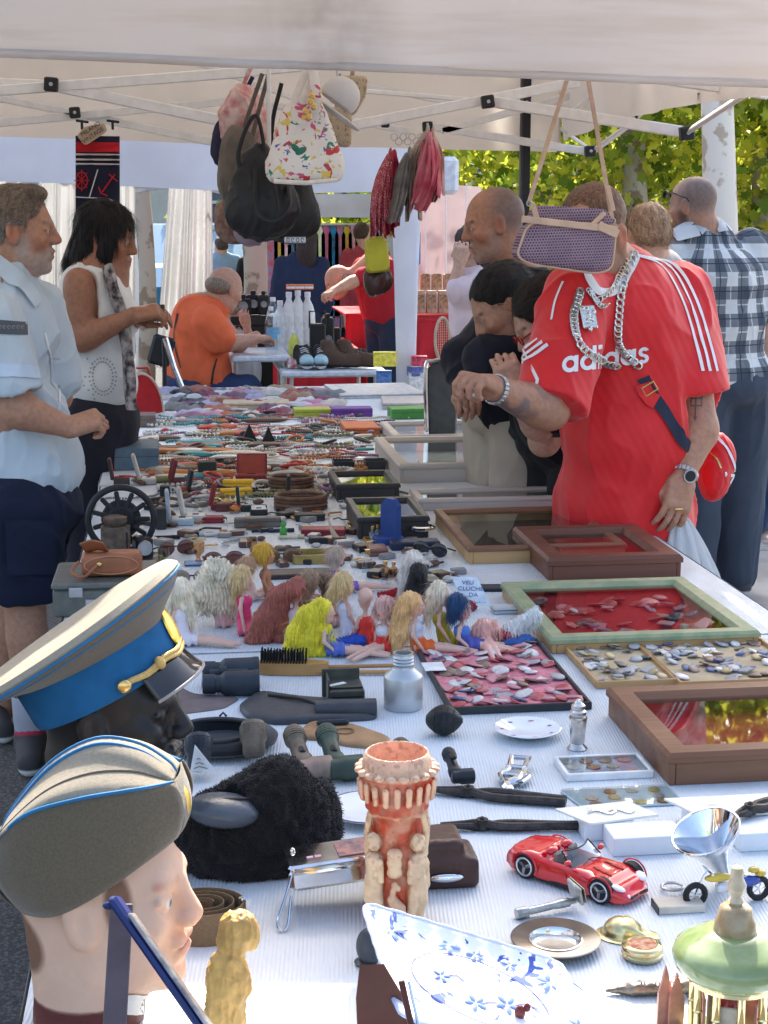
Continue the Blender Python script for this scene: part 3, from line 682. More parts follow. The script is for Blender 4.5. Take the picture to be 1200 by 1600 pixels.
def head_paint(sd,M,skin,brow=(.06,.035,.02),lip=None,beard=None,bcol=(.45,.42,.40),iris=(.06,.035,.02),lash=False,brows=True,blush=True):
    s=M.to_scale()[0]; sk=np.array(skin)
    lip=lip or (skin[0]*.95,skin[1]*.6,skin[2]*.55)
    red=(min(skin[0]*1.06,1),skin[1]*.78,skin[2]*.72)
    for q in((-1,1) if blush else ()):
        sd.paint(red,PE((.06,q*.045,-.03),(.03,.02,.025),M),.014*s); sd.paint(red,PE((0,q*.085,-.004),(.018,.016,.03),M),.008*s)
    if blush: sd.paint(red,PE((.112,0,-.024),(.016,.016,.012),M),.008*s)
    if beard:
        sd.paint(tuple(np.array(bcol)*beard+sk*(1-beard)),PE((.06,0,-.085),(.060,.062,.047),M),.012*s)
        sd.paint(tuple(np.array(bcol)*beard+sk*(1-beard)),PE((.10,0,-.044),(.014,.026,.007),M),.004*s)
        for q in(-1,1): sd.paint(tuple(np.array(bcol)*beard+sk*(1-beard)),PE((.02,q*.065,-.05),(.022,.02,.04),M),.01*s)
    sd.paint(lip,PE((.096,0,-.0595),(.012,.021,.0125),M),.003*s); sd.paint((lip[0]*.35,lip[1]*.3,lip[2]*.3),PE((.098,0,-.0595),(.012,.019,.0022),M),.0015*s)
    for q in(-1,1):
        sd.paint((.7,.66,.62),PE((.090,q*.031,.003),(.010,.011,.0065),M),.0015*s)
        sd.paint(iris,PE((.092,q*.031,.003),(.010,.0055,.0055),M),.0015*s)
        sd.paint((.05,.03,.02),PC((.085,q*.020,.0095),(.078,q*.044,.008),.0018,M),.0018*s)
        if brows: sd.paint(brow,PC((.088,q*.014,.025),(.076,q*.047,.027),.0045,M),.003*s)
        sd.paint((.12,.05,.04),PE((.108,q*.010,-.034),(.005,.004,.003),M),.002*s)
def hand(sd,M,side=1,curl=.35,spread=.06,s=1,thumb=.5,point=None,nails=None):
    M=M@Matrix.Diagonal((s,s,s,1)); k=.005*s
    sd.box((.045,0,0),(.034,.030,.004),.011,M,'u',.012*s); sd.cap((0,0,0),(.03,0,0),.024,.024,M,'u',.015*s)
    L=(.064,.074,.080,.070)
    for i in range(4):
        y=(-.031+.0205*i)*side; cu_=curl if point is None or i!=3 else point
        ang=(-.5+i/3)*spread*2*side; p=Vector((.083-.004*abs(i-2),y,.002)); a=0; pr=p; sd.cap((.05,y*.8,.002),pr,.0115,.0100,M,'u',k)
        for j,f in enumerate((.45,.31,.24)):
            a+=cu_*(1,1.15,.8)[j]*1.35; q=pr+Vector((cos(a)*cos(ang),sin(ang)*cos(a),-sin(a)))*L[i]*f
            sd.cap(pr,q,(.0098,.0090,.0082)[j],(.0090,.0082,.0070)[j],M,'u',.002*s); pr=q
    t0=Vector((.018,side*.026,-.006)); t1=Vector((.050,side*(.050-.012*thumb),-.014-.012*thumb)); t2=Vector((.075,side*(.050-.03*thumb),-.020-.02*thumb)); t3=Vector((.098,side*(.046-.04*thumb),-.024-.024*thumb))
    sd.cap(t0,t1,.0150,.0125,M,'u',.010*s); sd.cap(t1,t2,.0120,.0108,M,'u',.002*s); sd.cap(t2,t3,.0108,.0088,M,'u',.002*s)
def hand_mat(w,d,back):
    return frame(w,d,back)
def limb(sd,a,b,ra,rb,bulge=0,k=.02):
    a=Vector(a);b=Vector(b); sd.cap(a,b,ra,rb,None,'u',k)
    if bulge: c=a.lerp(b,.33); sd.cap(a.lerp(b,.15),a.lerp(b,.55),ra*bulge,rb*bulge*.98,None,'u',k)
def folds(amp,sc=9,sz=(1,1,.5),seed=3,fine=.25):
    z=np.array(sz)
    def f(V,N):
        q=V*z; w=np.stack([vnoise(q,sc*.5,seed+k) for k in(5,6,7)],-1)*.09; q=q+w
        r=(1-np.abs(vnoise(q,sc*1.1,seed)))**5; r2=(1-np.abs(vnoise(q,sc*2.3,seed+1)))**4
        return amp*(.5*vnoise(q,sc*.6,seed+2)+1.1*(r-.25)+.45*(r2-.3))+amp*fine*.5*vnoise(q,sc*5,seed+3)
    return f
def strands(sd,parent,n,L,comb=(0,0,-1),m=None,w=.0009,lift=.35,name='hair_strands',seg=3):
    nr=sd.normals(); id_=rng.integers(0,len(sd.V),n); P=sd.V[id_]-np.array(parent.location); Nn=nr[id_]; c=np.array(comb,float)
    d=c+rng.normal(size=(n,3))*.13; d=d-Nn*((d*Nn).sum(1)[:,None]); d/=np.linalg.norm(d,axis=1)[:,None]+1e-9; A=np.cross(Nn,d)
    l=(L*(.5+rng.random(n)))[:,None]; rows=[]
    for k in range(seg+1):
        f=k/seg; ct=P+d*l*f+Nn*(lift*l*f*(1-.5*f))+np.array((0,0,-1))*l*f*f*.12; ww=w*(1-f*.8); rows+= [ct-A*ww,ct+A*ww]
    V=np.stack(rows,1).reshape(-1,3); q=2*(seg+1); base=np.arange(n)[:,None]*q; F_=np.concatenate([base+np.array([[2*k,2*k+1,2*k+3,2*k+2]]) for k in range(seg)])
    me=bpy.data.meshes.new(name); me.from_pydata(V.tolist(),[],F_.tolist()); C=np.repeat(sd.C[id_]*np.append((.7+.6*rng.random((n,1))),np.ones((n,1)),1)[:,[0,0,0,1]],q,0).astype(np.float32)
    at_=me.attributes.new('Col','FLOAT_COLOR','POINT'); at_.data.foreach_set('color',C.ravel()); me.materials.append(m or M_hair); o=link(name,me,None,parent); o['kind']='stuff'; return o
def J(px,py,Y): return aty(px,py,Y)
def person(label,base,cat='person',group=None): return thing('person',label,cat,(base[0],base[1],0),group=group)
def proj(p,bvh):
    d=(p-cam.location); L=d.length; d.normalize(); h,nn,_,_=bvh.ray_cast(p-d*.5,d,.9)
    if h is None: h,nn,_,_=bvh.find_nearest(p)
    return h,nn
def stripe(pts,w,target,m,name,parent,off=.003,flat=True,nw=3):
    """ribbon laid on the surface of a mesh object: project each point to nearest surface"""
    bvh,Mw=target
    P=bez(pts,8); V=[];N=[]
    for p in P:
        c,nn=proj(p,bvh); V.append(c);N.append(nn)
    mb=MB(); vs=[]
    for i,c in enumerate(V):
        t=(V[min(i+1,len(V)-1)]-V[max(i-1,0)]).normalized(); s_=t.cross(N[i]).normalized()
        for k in range(nw+1):
            q=c+s_*w*(k/nw-.5); c2,n2,_,_=bvh.find_nearest(q); vs.append(c2+n2*off-parent.location)
    fs=[(i*(nw+1)+k,i*(nw+1)+k+1,(i+1)*(nw+1)+k+1,(i+1)*(nw+1)+k) for i in range(len(V)-1) for k in range(nw)]
    mb.add(vs,fs); return mb.obj(name,m,parent,sm=1)
def bvh_of(sd):
    return BVHTree.FromPolygons([Vector(v) for v in sd.V],sd.Q.tolist()),None
def decal(polys,O,ux,uy,dirv,target,m,name,parent,off=.0025,cell=.006):
    """flat shapes (2-D outlines in metres about O) cut into a fine grid and pressed on the surface along dirv"""
    import bmesh
    bvh=target[0]; bm=bmesh.new()
    for poly in polys:
        vs=[bm.verts.new((x,y,0)) for x,y in poly]
        try: bm.faces.new(vs)
        except Exception: pass
    xs=[v.co.x for v in bm.verts]; ys=[v.co.y for v in bm.verts]
    bmesh.ops.triangulate(bm,faces=bm.faces[:])
    for ax,lo,hi in((0,min(xs),max(xs)),(1,min(ys),max(ys))):
        q=lo+cell
        while q<hi:
            co=[0,0,0];no=[0,0,0]; co[ax]=q;no[ax]=1
            bmesh.ops.bisect_plane(bm,geom=bm.verts[:]+bm.edges[:]+bm.faces[:],plane_co=co,plane_no=no); q+=cell
    last=None
    for v in bm.verts:
        p=O+ux*v.co.x+uy*v.co.y; h,nn,_,_=bvh.ray_cast(p-dirv*.6,dirv)
        if h is None: h,nn,_,_=bvh.find_nearest(p)
        v.co=h-dirv*off+nn*off*.3-parent.location
    me=bpy.data.meshes.new(name); bm.to_mesh(me); bm.free(); me.polygons.foreach_set('use_smooth',[True]*len(me.polygons)); me.materials.append(m); return link(name,me,None,parent)
def ring(cx,cy,r,w,a0=0,a1=360,n=28,sx=1):
    """list of quads forming an arc"""
    q=[]
    for i in range(n):
        a=R(a0+(a1-a0)*i/n); b=R(a0+(a1-a0)*(i+1)/n)
        q.append([(cx+sx*(r-w/2)*cos(a),cy+(r-w/2)*sin(a)),(cx+sx*(r+w/2)*cos(a),cy+(r+w/2)*sin(a)),(cx+sx*(r+w/2)*cos(b),cy+(r+w/2)*sin(b)),(cx+sx*(r-w/2)*cos(b),cy+(r-w/2)*sin(b))])
    return q
def rect(x0,y0,x1,y1): return [[(x0,y0),(x1,y0),(x1,y1),(x0,y1)]]
def wordmark(s='adidas'):
    x=0;out=[];r=.36;w=.24
    for ch in s:
        if ch=='a': out+=ring(x+.48,.48,r,w)+rect(x+.72,0,x+.96,.96); x+=1.07
        elif ch=='d': out+=ring(x+.48,.48,r,w)+rect(x+.72,0,x+.96,1.42); x+=1.07
        elif ch=='i': out+=rect(x,0,x+.24,.96)+rect(x,1.16,x+.24,1.42); x+=.35
        elif ch=='s': out+=ring(x+.38,.70,.19,.2,20,270,16,1.15)+ring(x+.38,.28,.19,.2,-160,90,16,1.15)
    return [[(a,b) for a,b in q] for q in out],x+.7
SK=dict(tan=(.46,.24,.15),fair=(.58,.35,.25),brown=(.36,.19,.12),ruddy=(.55,.27,.18))
def torso(sd,ch,be,hp,rx=(.19,.17,.17),ry=(.12,.11,.12),ax=None,k=.08):
    """chest, belly and hips as three blended ellipsoids; ax: direction of the shoulder line"""
    ax=Vector(ax).normalized()
    for c,a,b,h in((ch,rx[0],ry[0],.17),(be,rx[1],ry[1],.16),(hp,rx[2],ry[2],.13)):
        sd.ell((0,0,0),(a,b,h),frame(c,ax,(0,0,1)),'u',k)
#-- the man in red
def man_red():
    Y=4.2; t=person('big man in a red striped football shirt and chains, face behind the purple bag',J(985,700,Y))
    sk=(.42,.215,.14); M=head_mat(J(925,368,Y-.02),D(-.45,-.75,-.35),1.08)
    hp=J(985,800,Y); be=J(985,690,Y-.02); ch=J(975,500,Y+.02)
    sR=J(900,462,Y-.12); eR=J(858,640,Y-.28); wR=J(765,605,Y-.42)
    sL=J(1062,462,Y+.10); eL=J(1092,668,Y-.07); wL=J(1066,748,Y-.15)
    b=SDF(.012); head(b,M); b.cap(J(940,400,Y+.02),J(960,440,Y+.03),.072,.08,None,'u',.03)
    torso(b,ch,be,hp,(.17,.14,.14),(.09,.09,.09),(sL-sR));
    limb(b,sR,eR,.06,.05); limb(b,eR,wR,.052,.032,1.12); limb(b,sL,eL,.062,.050); limb(b,eL,wL,.05,.031,1.1)
    hR=frame(wR,J(735,590,Y-.48)-wR,D(-.2,-.4,1)); hand(b,hR,-1,.75,.05,1.02,.9)
    hL=frame(wL,J(1052,815,Y-.19)-wL,D(.3,-1,0)); hand(b,hL,-1,.28,.12,1.02,.8)
    for x in(-.1,.1):
        a=hp+(sL-sR).normalized()*x; limb(b,a,Vector((a.x,a.y,.45)),.09,.06); limb(b,Vector((a.x,a.y,.45)),Vector((a.x,a.y,.08)),.06,.04)
    head_paint(b,M,sk,beard=.35,bcol=(.2,.14,.1)); tat=(.17,.13,.13)
    rngp=lambda V:np.clip(SDF.ev(PC(eR,wR.lerp(eR,.2),.06),V)*-60,0,1)*np.clip(vnoise(V,34,4)*3+.9,0,1)*.85
    b.paint(tat,rngp);
    b.paint(tat,lambda V:np.clip(SDF.ev(PE(J(1062,768,Y-.15),(.03,.03,.03)),V)*-80,0,1)*np.clip(vnoise(V,90,5)*3+.4,0,1)*.6)
    b.build(.0046,None,1,sk); b.obj('body',M_skin,t); BB=bvh_of(b)
    h=SDF(.01); h.ell((-.022,0,.045),(.094,.080,.080),M); h.ell((.07,0,0),(.09,.1,.06),M,'s',.02); h.build(.006,lambda V,N:.002*vnoise(V,120,2),1,(.16,.08,.05)); h.obj('hair',M_hair,t)
    # tattoo on the upper forearm
    q=[[(-.016,0),(-.013,0),(-.013,.05),(-.016,.05)],[(-.004,-.03),(0,-.03),(0,.06),(-.004,.06)],[(.013,0),(.016,0),(.016,.05),(.013,.05)],[(-.03,.03),(.02,.04),(.02,.043),(-.03,.033)],[(-.016,.0),(.016,.0),(.016,.004),(-.016,.004)],[(-.03,.055),(-.02,.035),(-.017,.036),(-.027,.056)],[(.03,.055),(.02,.035),(.017,.036),(.027,.056)],[(-.016,.02),(.016,.02),(.016,.024),(-.016,.024)],[(-.008,-.028),(.004,-.028),(-.002,-.04)]]
    decal(q+ring(-.002,.064,.006,.003,n=12),J(1088,635,Y-.05),cr,UP,(J(1088,635,Y)-cam.location).normalized(),BB,mat('tattoo_ink',(.13,.10,.11)),'tattoo',t,.001)
    # shirt
    s=SDF(.05); torso(s,ch,J(985,700,Y-.02),J(990,812,Y),(.21,.178,.180),(.145,.150,.145),(sL-sR),.12)
    s.ell(J(990,610,Y),(.182,.14,.27),frame(Vector((0,0,0)),(sL-sR),UP) if 0 else None,'u',.1); s.cap(sR,sR.lerp(eR,.95),.090,.098,None,'u',.06); s.cap(sL,sL.lerp(eL,.72),.092,.098,None,'u',.06)
    s.cap(J(930,420,Y+.04),J(975,430,Y+.05),.075,None,None,'u',.07)
    ar=(wR-eR).normalized(); s.box((0,0,0),(.14,.14,.05),.001,frame(sR.lerp(eR,.95)+(eR-sR).normalized()*.062,(-UP).cross(eR-sR),(eR-sR)),'s',.004)
    s.box((0,0,0),(.10,.085,.05),.001,frame(sL.lerp(eL,.72)+(eL-sL).normalized()*.058+cr*.045-cfh*.03,cfh,(eL-sL)),'s',.004)
    s.ell(J(925,790,Y-.02),(.085,.12,.10),None,'u',.08)
    s.box(hp+Vector((0,0,-.128)),(.35,.35,.05),.001,None,'s',.01)
    fr=(sL-sR).normalized(); fo=fr.cross(UP)
    def dsp(V,N):
        f=folds(.010,7,(1,1,.45),5)(V,N); c=np.array(be); low=np.clip((c[2]+.12-V[:,2])*3,0,1)
        return f*1.1+low*.0025*np.sin(((V-c)@np.array(fr))*60+V[:,2]*18)
    s.build(.0065,dsp,1);
    Msh=mat('red_jersey',(.66,.014,.018),.55,var=.05,scale=14,sheen=.2)
    n,l,p=nodes_of(Msh); tc=n.new('ShaderNodeTexCoord'); wv=n.new('ShaderNodeTexWave'); wv.inputs['Scale'].default_value=14; wv.inputs['Distortion'].default_value=.4
    mp=n.new('ShaderNodeMapping'); mp.inputs['Rotation'].default_value=(0,R(28),0); l.new(tc.outputs['Object'],mp.inputs[0]); l.new(mp.outputs[0],wv.inputs[0])
    bp=n.new('ShaderNodeBump'); bp.inputs['Strength'].default_value=.25; bp.inputs['Distance'].default_value=.002; l.new(wv.outputs[0],bp.inputs['Height']); l.new(bp.outputs[0],p.inputs['Normal'])
    sh=s.obj('shirt',Msh,t); T=bvh_of(s); Mw=cloth('shirt_white_trim',(.80,.80,.82))
    # three stripes over the shoulder and down the sleeve
    for k in range(3):
        o=Vector(cr)*(k-1)*.020
        stripe([J(985+k*11,396+k*3,Y-.06),J(1034+k*11,416,Y-.06),J(1066+k*11,470,Y-.06),J(1088+k*11,540,Y-.05),J(1098+k*11,580,Y-.05)],.010,T,Mw,'shoulder_stripe',t)
        stripe([J(790+k*12,570-k*2,Y-.42),J(815+k*10,548+k*3,Y-.4),J(840+k*8,530+k*4,Y-.35)],.009,T,Mw,'sleeve_stripe',t)
    stripe([J(880,440,Y-.2),J(868,470,Y-.2),J(862,500,Y-.25)],.006,T,Mw,'piping',t)
    # wordmark
    W_,ww=wordmark(); S_=.245/ww; O=J(880,583,Y-.2); ux=(J(1012,567,Y-.2)-O).normalized(); S_=(J(1014,567,Y-.2)-O).length/ww
    decal([[(a*S_,c*S_) for a,c in q] for q in W_],O,ux,UP,(J(945,575,Y)-cam.location).normalized(),T,Mw,'chest_lettering',t,cell=.012)
    # collar
    s2=[J(915,425,Y-.11),J(935,455,Y-.16),J(965,450,Y-.14),J(992,405,Y-.05),J(985,395,Y+.05)]
    stripe(s2,.022,T,Mw,'collar',t,.005)
    # chains
    Mc=mat('silver_chain',(.62,.60,.55),.25,.9,var=.2,scale=200)
    def chain(pts,lw,name):
        P=bez(pts,14); tot=0; m=MB(); last=P[0]; k=0; nxt=0; acc=0
        for a,c in zip(P,P[1:]):
            acc+=(c-a).length
            if acc>=nxt:
                q,nn=proj(a,T[0]); q=q+nn*.007; d=(c-a).normalized(); Mx=frame(q-t.location,d.lerp(nn.cross(d),.35),nn)
                m.tube([(lw*.62*cos(f),lw*.5*sin(f),.0015*sin(f)) for f in [i*PI/4 for i in range(8)]],lw*.2,5,True,M=Mx); nxt=acc+lw*.62
        return m.obj(name,Mc,t,sm=1)
    chain([J(906,458,Y-.14),J(896,500,Y-.17),J(905,540,Y-.2),J(935,562,Y-.2),J(965,572,Y-.2)],.017,'heavy_chain')
    chain([J(990,400,Y-.1),J(970,455,Y-.12),J(964,520,Y-.16),J(972,548,Y-.18),J(1000,575,Y-.2)],.017,'heavy_chain')
    chain([J(980,405,Y-.1),J(968,432,Y-.12),J(950,456,Y-.14),J(930,470,Y-.14),J(922,455,Y-.14)],.013,'pearl_chain')
    chain([J(918,455,Y-.14),J(935,478,Y-.14),J(950,476,Y-.14)],.010,'thin_chain')
    pc=J(917,497,Y-.2); q,nn=proj(pc,T[0]); m=MB(); Mx=frame(q+nn*.01-t.location,nn.cross(UP),nn); m.box((0,0,0),(.044,.062,.006),Mx,bv=.006)
    o=m.obj('pendant',Mc,t);
    for k in range(9): a=k*.7; MB().ball((cos(a)*.009*(k%3),sin(a)*.014*(k%3+.4),.003),(.006,.008,.004),8,6,M=Mx).obj('relief',Mc,o,sm=1)
    # watch and bracelet, rings
    def bracelet(w,e,r,name,mm):
        d=(w-e).normalized(); a=d.orthogonal().normalized(); c=d.cross(a); m=MB()
        for k in range(20):
            f=k*PI/10; p=w+(a*cos(f)+c*sin(f))*r-t.location; m.box((0,0,0),(r*.30,.014,.006),frame(p,(-a*sin(f)+c*cos(f)),(a*cos(f)+c*sin(f))),bv=.002)
        return m.obj(name,mm,t)
    bracelet(eL.lerp(wL,.90),eL,.037,'watch_band',M_steel); p=eL.lerp(wL,.9)+D(.2,-1,0)*.038-t.location; mm=MB(); mm.cyl(p,p+D(.2,-1,0)*.008,.019,n=20); o=mm.obj('watch_case',M_steel,t); MB().cyl(p+D(.2,-1,0)*.0085,p+D(.2,-1,0)*.009,.015,n=20).obj('dial',mat('dial_dark',(.03,.03,.035),.2),o)
    bracelet(eR.lerp(wR,.90),eR,.036,'bracelet',M_steel)
    MB().ball(J(738,613,Y-.49)-t.location,(.013,.01,.013)).obj('ring',mat('ring_white',(.85,.83,.8),.2),t,sm=1)
    MB().tube([(.011*cos(f),.011*sin(f),0) for f in [i*PI/6 for i in range(12)]],.0025,6,True,M=frame(J(1060,796,Y-.19)-t.location,(1,0,0),D(0,.3,1))).obj('ring',mat('gold',(.75,.5,.18),.25,.9),t,sm=1)
    # strap with buckle, trousers with stripes
    stripe([J(1005,590,Y-.2),J(1015,612,Y-.2),J(1035,640,Y-.18),J(1055,672,Y-.14),J(1075,700,Y-.05)],.034,T,cloth('strap_navy',(.03,.035,.06)),'shoulder_strap',t,.006)
    stripe([J(1003,600,Y-.2),J(1012,620,Y-.2),J(1024,628,Y-.2)],.040,T,Msh,'strap_pad',t,.010)
    c=J(1012,608,Y-.2); q,nn=proj(c,T[0]); Mx=frame(q+nn*.014-t.location,D(.8,0,.5),nn)
    MB().tube([(x,y,0) for x,y in((-.018,-.012),(.018,-.012),(.018,.012),(-.018,.012))],.003,6,True,M=Mx).obj('buckle',mat('gold'),t)
    tr=SDF(.03)
    for x in(-.115,.105):
        a=J(995,835,Y+.02)+fr*x; tr.cap(a,Vector((a.x,a.y,.5)),.095,.09,None,'u',.03); tr.cap(Vector((a.x,a.y,.5)),Vector((a.x,a.y,.06)),.09,.08,None,'u',.02)
    tr.build(.011,folds(.008,8,(1,1,.5),8)); tr.obj('trousers',cloth('navy_tracksuit',(.02,.025,.06)),t); T2=bvh_of(tr)
    for k in range(3): stripe([J(1078+k*9,815,Y-.1),J(1083+k*9,870,Y-.1),J(1086+k*9,925,Y-.1),J(1088+k*8,990,Y-.1)],.012,T2,Mw,'trouser_stripe',t,.004)
    m=SDF(.02)
    for x in(-.115,.105): a=J(990,800,Y)+fr*x; m.cap(Vector((a.x,a.y,.05)),Vector((a.x,a.y,.045))-cfh*.15,.05,.045)
    m.build(.01); m.obj('shoes',cloth('shoe_dark',(.03,.03,.035)),t)
man_red()
# red shoulder bag worn by him
def red_bag():
    Y=4.3; c=J(1122,722,Y); t=thing('shoulder_bag','small red zipped shoulder bag at the hip of the man in red','bag',c)
    s=SDF(.02); s.ell((0,0,0),(.050,.045,.085),frame(c,D(1,.1,.05),D(-.35,0,1)),'u'); s.ell((0,0,0),(.040,.05,.065),frame(c+Vector((-.02,-.02,-.045)),D(1,.1,0),UP),'u',.03); s.build(.005,folds(.004,18)); s.obj('bag_body',mat('red_jersey'),t)
    T=bvh_of(s); stripe([J(1118,680,Y-.1),J(1138,705,Y-.1),J(1148,735,Y-.1),J(1140,755,Y-.1)],.008,T,cloth('shirt_white_trim',(.8,.8,.82)),'piping',t,.003)
    stripe([J(1100,702,Y-.1),J(1118,715,Y-.1),J(1126,732,Y-.1)],.006,T,mat('gold'),'zip',t,.003)
red_bag()
def carrier():
    Y=4.06; c=J(1040,840,Y); t=thing('carrier_bag','white plastic carrier bag hanging from the hand of the man in red','carrier bag',c)
    m=translucent('thin_white_plastic',(.80,.81,.83),.45,rough=.3)
    for lay in range(2):
        A=J(1062,806,Y)-c; B=J(1082+lay*4,930,Y)-c
        MB().surf(lambda u,v:A.lerp(B,v)+Vector((cos(u*6.283)*(.016+.062*v**.7)*(1+.16*sin(u*69+lay*2+v*2)),sin(u*6.283)*(.014+.04*v**.7)*(1+.16*sin(u*57+v*3)),.012*sin(u*31+v*5)*v)),72,16).obj('bag_body',m,t,sm=1,thick=.0006)
    for P in ([(1050,800),(1030,788),(1005,782),(992,795),(1000,808),(1030,812),(1056,818)],[(1052,798),(1028,800),(1010,796)]):
        MB().tube(bez([J(x,y,Y-.01)-c for x,y in P],6),.011,9,flat=.5).obj('bag_handle',m,t,sm=1)
carrier()
#-- grey-haired man at the left, light blue shirt
def man_left():
    Y=4.7; t=person('grey-haired man in a pale blue short-sleeved shirt standing at the left edge',J(40,800,Y)); sk=(.42,.22,.145)
    M=head_mat(J(30,362,Y),D(.98,.05,-.02),1.04)
    ch=J(-6,515,Y); be=J(22,665,Y); hp=J(40,790,Y);
    sN=J(-10,500,Y-.20); eN=J(28,640,Y-.23); wN=J(108,668,Y-.22); sF=J(60,480,Y+.18); eF=J(90,620,Y+.2); wF=J(110,660,Y+.02)
    b=SDF(.012); head(b,M); b.cap(J(18,400,Y),J(5,440,Y),.066,.078,None,'u',.03); torso(b,ch,be,hp,(.13,.13,.13),(.13,.12,.12),(sN-sF))
    limb(b,sN,eN,.055,.047); limb(b,eN,wN,.046,.031,1.12); hand(b,frame(wN,J(150,655,Y-.22)-wN,D(0,-.6,1)),1,.8,.03,1.0,.9); limb(b,sF,eF,.055,.047)
    for k,(x,fx) in enumerate(((J(30,800,Y-.1),J(52,1140,Y-.1)),(J(40,800,Y+.1),J(5,1110,Y+.2)))):
        kn=x.lerp(fx,.5); limb(b,x,kn,.085,.058); limb(b,kn,fx,.054,.036,1.15)
    head_paint(b,M,sk,brow=(.2,.16,.13),beard=.55,bcol=(.42,.38,.36)); b.build(.0048,None,1,sk); b.obj('body',M_skin,t)
    h=SDF(.012); h.ell((-.022,0,.044),(.100,.084,.086),M); h.ell((-.055,0,0),(.058,.078,.06),M); h.ell((.03,0,.105),(.05,.055,.025),M); h.ell((.12,0,-.005),(.085,.12,.078),M,'s',.015); h.ell((0,.085,-.03),(.03,.04,.045),M,'s',.01); h.ell((0,-.085,-.03),(.03,.04,.045),M,'s',.01)
    h.paint((.33,.30,.28),PE((-.03,0,-.03),(.1,.12,.06),M),.03).build(.005,lambda V,N:.004*vnoise(V*np.array([1,1,.5]),130,2),1,(.20,.15,.115)); h.obj('hair',M_hair,t); strands(h,t,5000,.022,-D(1,0,.2),lift=.3)
    s=SDF(.05); torso(s,ch,be,J(45,735,Y),(.165,.165,.165),(.175,.155,.155),(sN-sF),.1); s.cap(sN,sN.lerp(eN,.78),.075,.082,None,'u',.05); s.cap(sF,sF.lerp(eF,.72),.085,.09,None,'u',.05); s.cap(J(10,435,Y),J(0,455,Y),.085,None,None,'u',.04)
    s.box((0,0,0),(.14,.14,.05),.001,frame(sN.lerp(eN,.78)+(eN-sN).normalized()*.06,cfh,(eN-sN)),'s',.004); s.box(hp+Vector((0,0,-.085)),(.4,.4,.05),.001,None,'s',.012)
    Ms=cloth('pale_blue_cotton',(.52,.60,.67),.9,.04); s.build(.0065,folds(.011,8,(1,1,.6),11,.3)); s.obj('shirt',Ms,t); T=bvh_of(s)
    stripe([J(-20,402,Y-.2),J(10,425,Y-.2),J(35,447,Y-.18),J(58,475,Y-.1)],.050,T,Ms,'collar',t,.012)
    stripe([J(-20,577,Y-.3),J(10,579,Y-.3),J(40,580,Y-.3),J(60,583,Y-.28)],.036,T,cloth('pale_blue_cuff',(.55,.66,.80)),'cuff',t,.005)
    stripe([J(70,520,Y-.15),J(80,560,Y-.15),J(92,600,Y-.15),J(92,640,Y-.1)],.008,T,cloth('shirt_white_trim',(.8,.8,.82)),'placket_seam',t,.002)
    q=[[(-.055,-.018),(.052,-.022),(.052,.014),(-.055,.022)]]; decal(q,J(14,511,Y-.25),cr,UP,(J(14,511,Y)-cam.location).normalized(),T,cloth('badge_charcoal',(.10,.11,.13)),'sleeve_badge',t)
    lt=[]
    for k in range(7): lt+=ring(-.038+k*.0125,0,.0038,.0018,0,300,10)
    decal(lt,J(14,511,Y-.25),cr,UP,(J(14,511,Y)-cam.location).normalized(),T,cloth('badge_grey',(.30,.32,.34)),'badge_lettering',t,.004)
    decal([[(-.03,0),(.03,0),(.03,-.075),(0,-.09),(-.03,-.075)]],J(86,560,Y-.2),D(.6,-.7),UP,(J(86,560,Y)-cam.location).normalized(),T,Ms,'chest_pocket',t,.004)
    s=SDF(.04);
    for x,fx in((J(25,800,Y-.09),J(40,905,Y-.1)),(J(48,800,Y+.09),J(35,900,Y+.12))): s.cap(x,fx,.135,.118,None,'u',.03)
    s.ell(hp,(.17,.17,.12)); s.box(J(40,950,Y),(.4,.4,.052),.001,None,'s',.01); s.build(.008,folds(.010,8,(1,1,.7),6)); Mn=cloth('navy_shorts',(.012,.017,.04)); s.obj('shorts',Mn,t); T=bvh_of(s)
    decal([[(-.07,-.09),(.07,-.09),(.07,.07),(-.07,.07)]],J(48,850,Y-.2),cr,UP,(J(48,850,Y)-cam.location).normalized(),T,Mn,'cargo_pocket',t,.012)
    for a,toe in((J(47,1148,Y-.1),D(.2,-1)),(J(-12,1115,Y+.2),D(.5,-1))):
        f=Vector((a.x,a.y,.035)); q=SDF(.02); q.cap(f+Vector((0,0,.02)),f+toe*.15,.045,.036); q.cap(f+Vector((0,0,.05)),f+Vector((0,0,.01)),.045,.045); q.paint((.75,.75,.75),lambda V:np.clip((.028-V[:,2])*300,0,1)); q.paint((.45,.03,.07),PE(f+Vector((0,0,.07)),(.06,.06,.03)),.005)
        q.build(.005,None,1,(.05,.05,.055)); q.obj('trainer',cloth('trainer_mesh',(1,1,1),attr=True),t)
        k=MB(); k.lathe([(.045,.09),(.047,.12),(.05,.19),(.047,.2)],14,TR(f.x-t.location.x,f.y-t.location.y,0),cap=False); k.obj('sock',cloth('sock_grey',(.35,.36,.42)),t,sm=1)
man_left()
